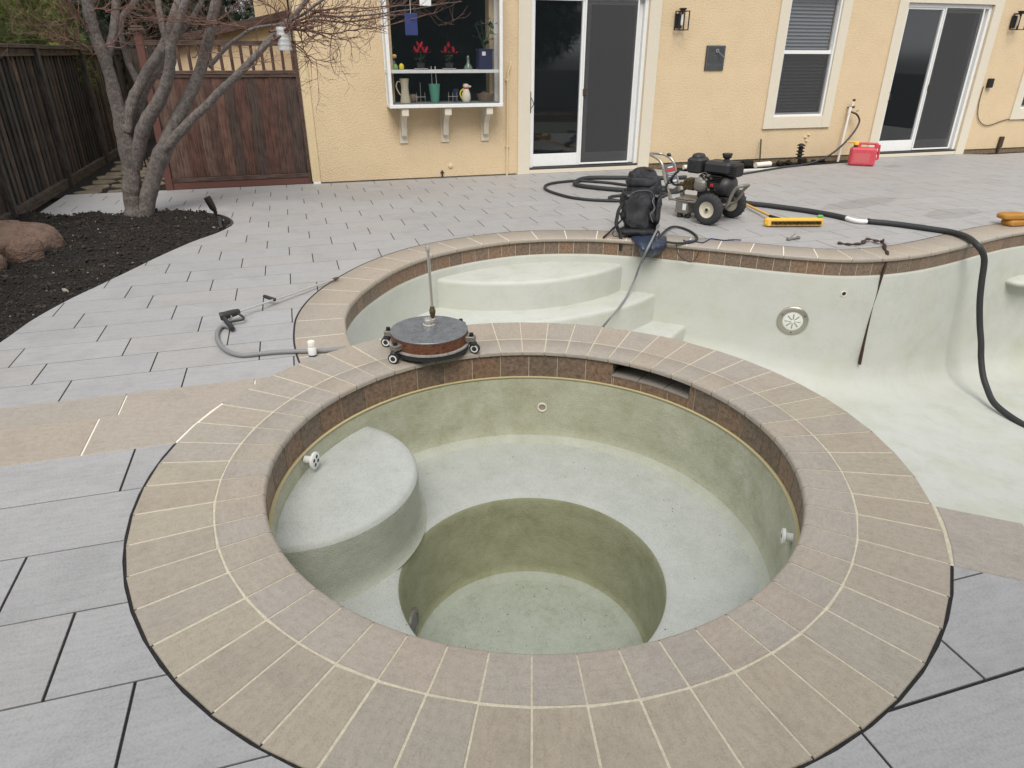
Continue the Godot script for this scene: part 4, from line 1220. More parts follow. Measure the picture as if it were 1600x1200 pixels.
		for k in pts.size():
			var a: Vector2 = pts[k]; var b: Vector2 = pts[(k + 1) % pts.size()]
			var e := (b - a).normalized()
			c.quad(Vector3(bxx - 0.036, y0 - 0.002 + a.y, Z + 0.022 + a.x), Vector3(bxx + 0.036, y0 - 0.002 + a.y, Z + 0.022 + a.x), Vector3(bxx + 0.036, y0 - 0.002 + b.y, Z + 0.022 + b.x), Vector3(bxx - 0.036, y0 - 0.002 + b.y, Z + 0.022 + b.x), Vector3(0, e.x, -e.y))
		var br := P("bracket", c, M.trim, h)
		P("wall_plate", box2(bxx - 0.058, bxx + 0.058, 0.512, 0.998, Z - 0.005, Z + 0.022), M.trim, br)
		P("nose_block", box2(bxx - 0.048, bxx + 0.048, y0 - 0.105, y0 - 0.006, Z + 0.23, Z + 0.315, 0.006), M.trim, br)
	# conduit up the wall left of the first door
	P("conduit", MB.new().tube(smooth([Vector3(3.095, 0.0, Z + 0.02), Vector3(3.10, 0.7, Z + 0.022), Vector3(3.105, 1.35, Z + 0.02), Vector3(3.12, 1.46, Z + 0.02), Vector3(3.15, 1.54, Z + 0.01), Vector3(3.15, 1.58, Z - 0.01)], 4), 0.017, 8), M.corner_trim, h)
	for y in [0.42, 1.34]: P("conduit_clip", bx(Vector3(3.10, y, Z + 0.016), Vector3(0.06, 0.02, 0.034), 0.004), M.corner_trim, h)
	P("vent_cap", MB.new().lathe([Vector2(0.035, 0.0), Vector2(0.035, 0.012), Vector2(0.026, 0.02), Vector2(0.0, 0.02)], 16, Transform3D(Basis(Vector3.RIGHT, PI / 2), Vector3(2.22, 0.17, Z))), M.corner_trim, h)
	P("pipe_stub", box2(2.075, 2.10, 0.02, 0.11, Z - 0.01, Z + 0.02), M.bronze, h)
	P("pipe_stub", box2(2.06, 2.115, 0.075, 0.09, Z - 0.01, Z + 0.025), M.bronze, h)
	# outlet box and its cable by the second door
	var ob := P("outlet_box", bx(Vector3(12.24, 1.225, Z + 0.035), Vector3(0.10, 0.155, 0.07), 0.01), M.black_metal, h)
	P("outlet_cable", MB.new().tube(smooth([Vector3(12.121, 1.170, -10.390), Vector3(12.121, 0.901, -10.390), Vector3(12.177, 0.681, -10.390), Vector3(12.286, 0.557, -10.390), Vector3(12.449, 0.497, -10.390), Vector3(12.612, 0.516, -10.390), Vector3(12.794, 0.568, -10.390), Vector3(12.986, 0.598, -10.390), Vector3(13.259, 0.592, -10.390), Vector3(13.540, 0.575, -10.390)], 4), 0.007, 6), M.bronze, ob)
	P("irrigation_stub", bx(Vector3(12.92, 0.19, Z + 0.03), Vector3(0.09, 0.20, 0.05), 0.008), M.bronze, h)
	P("irrigation_stub", bx(Vector3(12.90, 0.06, Z + 0.03), Vector3(0.04, 0.14, 0.03), 0.004), M.bronze, h)
	for q in [[8.47, 0.40], [8.53, 0.44], [8.50, 0.34]]:
		P("wall_stub", bx(Vector3(q[0], q[1], Z + 0.012), Vector3(0.045, 0.018, 0.03), 0.003), M.corner_trim, h)

func make_lamp(label: String, x: float, y: float) -> void:    # y: bottom of the cage
	var l := thing("wall_lamp", label, "wall lamp", Vector3(x, y, ZW), 0.0, "black cage wall lamps")
	P("back_plate", bx(Vector3(0, 0.13, 0.012), Vector3(0.115, 0.19, 0.022), 0.004), M.black_metal, l)
	P("arm", bx(Vector3(0, 0.25, 0.06), Vector3(0.03, 0.02, 0.10), 0.003), M.black_metal, l)
	var c := MB.new()
	var w := 0.075; var zc := 0.115; var dz := 0.07
	for sx in [-1, 1]:
		for sz in [-1, 1]:
			c.box(Vector3(sx * w, 0.13, zc + sz * dz), Vector3(0.013, 0.26, 0.013), 0.0)
	for y2 in [0.006, 0.254]:
		for s in [-1, 1]:
			c.box(Vector3(0, y2, zc + s * dz), Vector3(w * 2, 0.011, 0.011), 0.0)
			c.box(Vector3(s * w, y2, zc), Vector3(0.011, 0.0105, dz * 2), 0.0)
	P("cage", c, M.black_metal, l)
	P("cap", bx(Vector3(0, 0.285, zc), Vector3(0.085, 0.022, 0.085), 0.004), M.black_metal, l)
	P("neck", bx(Vector3(0, 0.262, zc), Vector3(0.06, 0.028, 0.06), 0.003), M.black_metal, l)
	P("socket", MB.new().lathe([Vector2(0.0, 0.215), Vector2(0.018, 0.215), Vector2(0.018, 0.25)], 14, Transform3D(Basis.IDENTITY, Vector3(0, 0, zc))), M.black_metal, l)
	P("bulb", MB.new().lathe([Vector2(0.0, 0.06), Vector2(0.014, 0.07), Vector2(0.018, 0.11), Vector2(0.016, 0.17), Vector2(0.012, 0.215)], 14, Transform3D(Basis.IDENTITY, Vector3(0, 0, zc))), M.white_plastic, l)

func make_plaque() -> void:
	var p := thing("sundial_plaque", "dark square metal sundial plaque mounted on the tan wall", "sundial", Vector3(6.502, 1.63, ZW))
	P("plate", bx(Vector3(0, 0, 0.012), Vector3(0.335, 0.352, 0.022), 0.004), M.plaque, p)
	var f := MB.new()
	for q in [[0, 0.158, 0.30, 0.008], [0, -0.085, 0.30, 0.007], [0, -0.160, 0.30, 0.006]]: f.box(Vector3(q[0], q[1], 0.0245), Vector3(q[2], q[3], 0.004), 0.0)
	for s in [-1, 1]: f.box(Vector3(s * 0.146, 0.0, 0.0246), Vector3(0.007, 0.309, 0.004), 0.0)
	for k in 9:
		var a := (k - 4) * 0.29
		f.box(Vector3(0.02 + sin(a) * 0.11, 0.10 - cos(a) * 0.11 , 0.0244), Vector3(0.004, 0.12, 0.003), 0.0, Basis(Vector3.BACK, a))
	for k in 9:
		f.box(Vector3(-0.115 + k * 0.0285, -0.106, 0.0242), Vector3(0.007 if k % 2 else 0.013, 0.022, 0.003), 0.0)
	for k in 3: f.box(Vector3(0.0, -0.178 + k * 0.0 + 0.05 - 0.012 * k, 0.0241), Vector3(0.22 - k * 0.05, 0.004, 0.003), 0.0)
	P("raised_lines", f, M.plaque_light, p)
	P("sun_boss", MB.new().lathe([Vector2(0.012, 0.024), Vector2(0.030, 0.024), Vector2(0.032, 0.032), Vector2(0.012, 0.036)], 20, Transform3D(Basis(Vector3.RIGHT, PI / 2), Vector3(0.02, 0.10, 0))), M.mesh_grey, p)
	P("gnomon", MB.new().rod(Vector3(0.02, 0.10, 0.024), Vector3(0.10, 0.0, 0.14), 0.006, 0.005, 8), M.mesh_grey, p)

func make_neighbour() -> void:
	var n := thing("house_wing", "lower tan house wing with brown roof board seen above the wooden gate", "building")
	var Z := -13.5
	var w := MB.new()
	var pts := [Vector3(-1.68, 0, Z), Vector3(0.20, 0, Z), Vector3(0.20, 2.20, Z), Vector3(-1.68, 1.83, Z)]
	w.flat(pts, Vector3(0, 0, 1))
	w.quad(Vector3(-1.68, 0, Z), Vector3(-1.68, 0, Z - 3), Vector3(-1.68, 1.83, Z - 3), Vector3(-1.68, 1.83, Z), Vector3(-1, 0, 0))
	P("wall", w, M.stucco, n)
	P("corner_trim", box2(-1.72, -1.62, 0, 1.80, Z - 0.02, Z + 0.03), M.trim, n)
	var b := Basis(Vector3.BACK, atan2(0.315, 1.43))
	P("fascia", MB.new().box(Vector3(-0.78, 2.045, Z + 0.16), Vector3(2.05, 0.12, 0.05), 0.004, b), M.gate_rail, n)
	P("soffit", MB.new().box(Vector3(-0.78, 2.06, Z + 0.06), Vector3(2.05, 0.04, 0.16), 0.0, b), M.gate_rail, n)
	P("upper_wall", box2(-0.34, 0.2, 2.1, 5.0, Z - 2.0, Z - 0.4, 0.0), M.stucco, n)

# ---------------------------------------------------------------- fence, gate, trees
func make_fence() -> void:
	var f := thing("board_fence", "tall dark weathered board fence along the left side", "fence")
	var X := -3.15
	var meshes := []
	for i in 4: meshes.append(bx(Vector3(0, 0.91, 0), Vector3(0.022, 1.66, 0.088), 0.004).mesh())
	var z := -4.0
	var k := 0
	while z > -17.0:
		var o := P("board", meshes[k % 4], any("fence_woods"), f)
		o.position = Vector3(X - (0.0 if k % 2 == 0 else 0.022) + rng.randf_range(-0.004, 0.004), rng.randf_range(-0.012, 0.008), z)
		o.rotation = Vector3(rng.randf_range(-0.008, 0.008), rng.randf_range(-0.05, 0.05), 0)
		z -= 0.079 + rng.randf_range(0.0, 0.006)
		k += 1
	for pz in [-4.2, -6.6, -9.0, -11.35, -13.7, -16.1]:
		P("post", box2(X + 0.012, X + 0.098, -0.05, 1.74, pz - 0.045, pz + 0.045), M.fence_woods[0], f)
	var segs := [-4.0, -6.6, -9.0, -11.35, -13.7, -17.0]
	for i in segs.size() - 1:
		P("cap_board", box2(X - 0.07, X + 0.10, 1.735 + rng.randf_range(-0.012, 0.012), 1.775 , segs[i + 1] + 0.003, segs[i] - 0.003), M.fence_rail, f)
		P("top_rail", box2(X + 0.014, X + 0.056, 1.64, 1.728, segs[i + 1] + 0.05, segs[i] - 0.05), M.fence_rail, f)
		P("kick_board", box2(X - 0.02, X + 0.055, -0.04, 0.085, segs[i + 1] + 0.05, segs[i] - 0.05), M.fence_rail, f)

func make_gate() -> void:
	var g := thing("wooden_gate", "wide reddish wooden gate panel with open pickets on top beside the house corner", "gate")
	var Z := -10.45
	P("post", box2(-1.715, -1.625, -0.03, 1.93, Z - 0.05, Z + 0.04), M.gate_stain, g)
	var cap := P("post_cap", box2(-1.755, -1.585, 1.93, 1.952, Z - 0.09, Z + 0.08), M.fence_rail, g)
	P("post_cap_block", box2(-1.735, -1.605, 1.9525, 1.985, Z - 0.07, Z + 0.06, 0.012), M.fence_rail, cap)
	P("stile", box2(0.158, 0.198, -0.01, 1.83, Z - 0.03, Z + 0.03), M.gate_rail, g)
	P("kick_board", box2(-1.622, 0.157, 0.005, 0.094, Z - 0.01, Z + 0.026), M.gate_stain, g)
	P("bottom_rail", box2(-1.622, 0.157, 0.096, 0.150, Z - 0.02, Z + 0.034), M.gate_rail, g)
	var edges := [-1.622, -1.50, -1.365, -1.16, -1.035, -0.91, -0.785, -0.66, -0.51, -0.355, -0.20, -0.02, 0.156]
	for i in edges.size() - 1:
		P("board", box2(edges[i] - 0.001, edges[i + 1] + 0.001, 0.152, 1.398, Z - 0.014 - rng.randf() * 0.004 - (i % 2) * 0.003, Z + 0.006 - (i % 2) * 0.006 - rng.randf() * 0.001), any("gate_woods"), g)
	P("mid_rail", box2(-1.622, 0.157, 1.40, 1.440, Z - 0.02, Z + 0.024), M.gate_rail, g)
	P("mid_rail", box2(-1.622, 0.157, 1.443, 1.476, Z - 0.03, Z + 0.040), M.gate_rail, g)
	P("top_rail", box2(-1.70, 0.22, 1.768, 1.826, Z - 0.03, Z + 0.030), M.gate_rail, g)
	for i in 14:
		var x := -1.51 + i * 0.1268
		P("picket", box2(x - 0.019, x + 0.019, 1.478, 1.767, Z - 0.018, Z + 0.018), M.gate_woods[1], g)
	var s := thing("plant_stand", "small black metal stand left on the flagstones behind the gate", "stand")
	var m := MB.new()
	for q in [[-2.62, -12.9], [-2.36, -12.9], [-2.62, -13.2], [-2.36, -13.2]]: m.rod(Vector3(q[0], -0.02, q[1]), Vector3(q[0], 0.62, q[1]), 0.01)
	for y in [0.3, 0.6]:
		m.rod(Vector3(-2.62, y, -12.9), Vector3(-2.36, y, -12.9), 0.009); m.rod(Vector3(-2.62, y, -13.2), Vector3(-2.36, y, -13.2), 0.009)
		m.rod(Vector3(-2.62, y, -12.9), Vector3(-2.62, y, -13.2), 0.009); m.rod(Vector3(-2.36, y, -12.9), Vector3(-2.36, y, -13.2), 0.009)
	P("frame", m, M.black_metal, s)
	var ef := thing("end_fence", "dark board fence closing the far end of the side passage", "fence")
	for i in 15:
		P("board", box2(-3.1 + i * 0.1, -3.004 + i * 0.1, 0.0, 1.75, -17.02, -17.0 + (i % 2) * 0.01), any("fence_woods"), ef)

func leafy(called: String, label: String, at: Vector3, r: Vector3, count: int, hue: Array, size: float, trunk := true) -> void:
	var t := thing(called, label, "tree", at)
	if trunk:
		P("trunk", MB.new().tube([Vector3(0, -0.1, 0), Vector3(0.05, r.y * 0.5, 0.03), Vector3(0.0, r.y * 1.2, 0)], [0.12, 0.09, 0.03], 8), M.bark, t)
	var leaf := MB.new()
	for k in 9:
		var a := (k - 4) * 0.36
		var d := Vector3(sin(a), cos(a), 0.35 * sin(k * 2.4))
		var s := Vector3(cos(a), -sin(a), 0) * 0.045
		var o := Vector3(0, 0.1 * (k % 3), 0)
		leaf.tri(o - s * 0.6, o + s * 0.6, o + d * (0.7 + 0.3 * (k % 2)), Vector3(0, 0.4, 1), Vector3(0, 0.4, 1), Vector3(0, 0.4, 1))
	var nz := FastNoiseLite.new()
	nz.seed = int(absf(at.x * 100)) + 3; nz.frequency = 0.9
	var where := []
	var cols := []
	var tries := 0
	while where.size() < count and tries < count * 12:
		tries += 1
		var d := Vector3(rng.randfn(), rng.randfn(), rng.randfn()).normalized()
		var q := d * r * pow(rng.randf(), 0.30)
		var c := q + Vector3(0, r.y, 0)
		var dens := nz.get_noise_3dv(at + c)
		if dens < -0.22: continue
		q = c * (1.0 + 0.10 * dens)
		var b := spin()
		where.append(Transform3D(b.scaled(Vector3.ONE * size * rng.randf_range(0.6, 1.3)), q))
		var k: Color = hue[0].lerp(hue[1], clampf(nz.get_noise_3dv((at + c) * 2.3) + 0.5 + rng.randf_range(-0.2, 0.2), 0, 1))
		cols.append(k)
	multi("crown", leaf.mesh(), M.leaf, where, cols, t).set_meta("kind", "stuff")

func make_greenery() -> void:
	var a := Color(0.075, 0.115, 0.035); var b := Color(0.25, 0.27, 0.075)
	leafy("evergreen_shrub", "feathery yellow-green evergreen shrub behind the left end of the fence", Vector3(-4.35, 0.0, -8.6), Vector3(1.1, 1.75, 1.3), 15000, [a, b], 0.12)
	leafy("evergreen_shrub", "feathery evergreen shrub behind the fence, just left of the bare tree", Vector3(-4.2, 0.0, -11.2), Vector3(1.05, 1.7, 1.4), 15000, [a, b], 0.12)
	leafy("evergreen_shrub", "bright green evergreen shrub behind the fence between the bare limbs", Vector3(-4.1, 0.0, -14.0), Vector3(1.1, 1.65, 1.4), 13000, [a, b * 1.05], 0.13)
	var c := Color(0.022, 0.034, 0.018); var d := Color(0.06, 0.075, 0.035)
	leafy("added_shade_hedge", "dark green tree far behind the left fence", Vector3(-7.2, 0.0, -16.5), Vector3(2.4, 2.6, 2.2), 14000, [c, d], 0.2)
	leafy("added_shade_hedge", "dark green tree behind the end of the side passage", Vector3(-3.7, 0.0, -18.9), Vector3(1.9, 2.4, 1.4), 13000, [c, d], 0.19)
	leafy("added_shade_hedge", "dark tree above the gate, left of the tan house wall", Vector3(-1.2, 0.0, -19.5), Vector3(1.7, 2.3, 1.5), 13000, [c, d * 1.15], 0.18)
	leafy("added_shade_hedge", "large dark tree filling the sky behind the fence", Vector3(-5.2, 0.0, -22.0), Vector3(4.2, 3.4, 2.0), 15000, [c, d], 0.3)
	leafy("added_shade_hedge", "unseen dark hedge added behind the viewer for shade, mirrored in the patio doors", Vector3(1.0, 0.0, 4.0), Vector3(9.5, 3.3, 1.4), 26000, [c, d], 0.5, false)  # unseen hedge, added to shade the near patio and darken the door glass

func make_maple() -> void:
	var t := thing("bare_tree", "leafless multi-stemmed tree with grey-mauve bark growing from the planting bed", "tree")
	var limbs := [
		[Vector4(-1.852, -0.080, -8.800, 0.1623), Vector4(-1.843, -0.008, -8.800, 0.1323), Vector4(-1.831, 0.079, -8.800, 0.1171), Vector4(-1.823, 0.179, -8.800, 0.1128), Vector4(-1.807, 0.278, -8.800, 0.1123), Vector4(-1.788, 0.397, -8.800, 0.1116), Vector4(-1.766, 0.527, -8.800, 0.1073), Vector4(-1.757, 0.657, -8.800, 0.0994), Vector4(-1.749, 0.778, -8.800, 0.0846), Vector4(-1.733, 0.910, -8.800, 0.0490)],
		[Vector4(-1.740, -0.087, -8.800, 0.1556), Vector4(-1.722, -0.007, -8.795, 0.1217), Vector4(-1.696, 0.080, -8.790, 0.1065), Vector4(-1.669, 0.174, -8.785, 0.1023), Vector4(-1.618, 0.286, -8.780, 0.1018), Vector4(-1.561, 0.397, -8.775, 0.1013), Vector4(-1.502, 0.521, -8.770, 0.1079), Vector4(-1.411, 0.670, -8.765, 0.1073), Vector4(-1.270, 0.882, -8.760, 0.0993), Vector4(-1.146, 1.079, -8.755, 0.0880), Vector4(-1.029, 1.246, -8.750, 0.0770), Vector4(-0.905, 1.425, -8.745, 0.0695), Vector4(-0.816, 1.594, -8.740, 0.0655), Vector4(-0.738, 1.774, -8.735, 0.0633), Vector4(-0.657, 1.980, -8.730, 0.0609), Vector4(-0.577, 2.182, -8.725, 0.0570), Vector4(-0.498, 2.381, -8.720, 0.0531)],
		[Vector4(-1.760, 0.527, -8.800, 0.1073), Vector4(-1.750, 0.679, -8.786, 0.1062), Vector4(-1.745, 0.861, -8.772, 0.1049), Vector4(-1.743, 1.109, -8.758, 0.0929), Vector4(-1.743, 1.319, -8.744, 0.0780), Vector4(-1.746, 1.504, -8.730, 0.0737), Vector4(-1.758, 1.673, -8.716, 0.0761), Vector4(-1.784, 1.826, -8.702, 0.0751), Vector4(-1.792, 1.998, -8.688, 0.0709), Vector4(-1.780, 2.155, -8.674, 0.0638), Vector4(-1.763, 2.330, -8.660, 0.0567)],
		[Vector4(-1.751, 1.637, -8.760, 0.0600), Vector4(-1.692, 1.745, -8.798, 0.0533), Vector4(-1.642, 1.865, -8.836, 0.0500), Vector4(-1.599, 2.008, -8.874, 0.0498), Vector4(-1.556, 2.173, -8.912, 0.0463), Vector4(-1.512, 2.349, -8.950, 0.0428)],
		[Vector4(-1.721, 0.916, -8.740, 0.0765), Vector4(-1.666, 1.075, -8.771, 0.0693), Vector4(-1.587, 1.232, -8.802, 0.0691), Vector4(-1.493, 1.369, -8.833, 0.0655), Vector4(-1.377, 1.525, -8.864, 0.0654), Vector4(-1.268, 1.649, -8.895, 0.0655), Vector4(-1.169, 1.785, -8.926, 0.0654), Vector4(-1.084, 1.946, -8.957, 0.0618), Vector4(-1.016, 2.087, -8.988, 0.0582), Vector4(-0.942, 2.228, -9.019, 0.0547), Vector4(-0.869, 2.397, -9.050, 0.0476)],
		[Vector4(-1.727, 0.526, -8.800, 0.0859), Vector4(-1.638, 0.732, -8.763, 0.0883), Vector4(-1.559, 0.893, -8.725, 0.0874), Vector4(-1.456, 1.051, -8.688, 0.0831), Vector4(-1.333, 1.192, -8.650, 0.0789), Vector4(-1.231, 1.331, -8.613, 0.0714), Vector4(-1.161, 1.468, -8.575, 0.0673), Vector4(-1.110, 1.609, -8.537, 0.0632), Vector4(-1.080, 1.734, -8.500, 0.0592)],
		[Vector4(-1.088, 1.710, -8.520, 0.0562), Vector4(-1.025, 1.828, -8.496, 0.0524), Vector4(-0.962, 1.921, -8.472, 0.0488), Vector4(-0.907, 2.036, -8.448, 0.0484), Vector4(-0.839, 2.160, -8.424, 0.0448), Vector4(-0.766, 2.315, -8.400, 0.0380)],
		[Vector4(-1.088, 1.710, -8.520, 0.0495), Vector4(-1.116, 1.846, -8.578, 0.0428), Vector4(-1.133, 1.982, -8.635, 0.0395), Vector4(-1.136, 2.123, -8.692, 0.0361), Vector4(-1.124, 2.309, -8.750, 0.0327)],
		[Vector4(-1.522, 1.384, -8.950, 0.0419), Vector4(-1.564, 1.498, -8.972, 0.0416), Vector4(-1.591, 1.592, -8.994, 0.0380), Vector4(-1.600, 1.710, -9.017, 0.0378), Vector4(-1.608, 1.833, -9.039, 0.0342), Vector4(-1.594, 1.967, -9.061, 0.0341), Vector4(-1.551, 2.040, -9.083, 0.0375), Vector4(-1.471, 2.115, -9.106, 0.0375), Vector4(-1.385, 2.213, -9.128, 0.0375), Vector4(-1.292, 2.347, -9.150, 0.0340)],
		[Vector4(-1.642, 0.938, -8.980, 0.0644), Vector4(-1.589, 1.109, -9.000, 0.0605), Vector4(-1.529, 1.252, -9.020, 0.0567), Vector4(-1.449, 1.374, -9.040, 0.0566), Vector4(-1.349, 1.495, -9.060, 0.0530), Vector4(-1.262, 1.616, -9.080, 0.0494), Vector4(-1.198, 1.724, -9.100, 0.0458), Vector4(-1.103, 1.826, -9.120, 0.0422), Vector4(-1.002, 1.921, -9.140, 0.0387), Vector4(-0.902, 2.016, -9.160, 0.0352), Vector4(-0.787, 2.155, -9.180, 0.0316), Vector4(-0.668, 2.354, -9.200, 0.0280)],
		[Vector4(-1.360, 0.716, -8.700, 0.0496), Vector4(-1.277, 0.797, -8.679, 0.0636), Vector4(-1.186, 0.883, -8.659, 0.0633), Vector4(-1.089, 0.968, -8.638, 0.0613), Vector4(-0.971, 1.072, -8.618, 0.0558), Vector4(-0.849, 1.162, -8.597, 0.0521), Vector4(-0.723, 1.277, -8.576, 0.0502), Vector4(-0.610, 1.366, -8.556, 0.0483), Vector4(-0.512, 1.441, -8.535, 0.0481), Vector4(-0.406, 1.528, -8.515, 0.0445), Vector4(-0.301, 1.621, -8.494, 0.0443), Vector4(-0.210, 1.701, -8.474, 0.0424), Vector4(-0.120, 1.787, -8.453, 0.0406), Vector4(-0.047, 1.847, -8.432, 0.0371), Vector4(0.055, 1.931, -8.412, 0.0336), Vector4(0.156, 2.015, -8.391, 0.0301), Vector4(0.258, 2.109, -8.371, 0.0299), Vector4(0.374, 2.226, -8.350, 0.0265)],
		[Vector4(-0.766, 1.550, -8.740, 0.0312), Vector4(-0.689, 1.613, -8.724, 0.0276), Vector4(-0.595, 1.700, -8.709, 0.0258), Vector4(-0.504, 1.775, -8.693, 0.0240), Vector4(-0.403, 1.836, -8.678, 0.0223), Vector4(-0.302, 1.898, -8.662, 0.0205), Vector4(-0.206, 1.929, -8.647, 0.0188), Vector4(-0.086, 1.948, -8.631, 0.0171), Vector4(0.020, 1.961, -8.616, 0.0154), Vector4(0.119, 2.010, -8.600, 0.0137)],
		[Vector4(-0.251, 1.665, -8.350, 0.0301), Vector4(-0.164, 1.737, -8.336, 0.0284), Vector4(-0.078, 1.797, -8.321, 0.0266), Vector4(0.006, 1.857, -8.307, 0.0233), Vector4(0.103, 1.917, -8.293, 0.0199), Vector4(0.214, 1.982, -8.279, 0.0166), Vector4(0.334, 2.024, -8.264, 0.0149), Vector4(0.469, 2.031, -8.250, 0.0133), Vector4(0.617, 2.027, -8.236, 0.0117), Vector4(0.800, 2.035, -8.221, 0.0100), Vector4(1.025, 2.056, -8.207, 0.0084), Vector4(1.261, 2.089, -8.193, 0.0074), Vector4(1.500, 2.122, -8.179, 0.0061), Vector4(1.706, 2.161, -8.164, 0.0048), Vector4(1.927, 2.188, -8.150, 0.0034)],
		[Vector4(0.055, 1.929, -8.350, 0.0233), Vector4(0.165, 1.998, -8.262, 0.0198), Vector4(0.270, 2.043, -8.175, 0.0180), Vector4(0.389, 2.120, -8.088, 0.0161), Vector4(0.518, 2.196, -8.000, 0.0128)]]
	for l in limbs:
		var p := []; var r := []
		for q in smooth(l, 3):
			p.append(Vector3(q.x, q.y, q.z) + Vector3(rng.randf_range(-1, 1), 0, rng.randf_range(-1, 1)) * q.w * 0.06)
			r.append(q.w * rng.randf_range(0.80, 0.90))
		P("limb", MB.new().tube(p, r, 12), M.bark, t)
	# fine twigs, grown from a few branch lines
	var tw := MB.new()
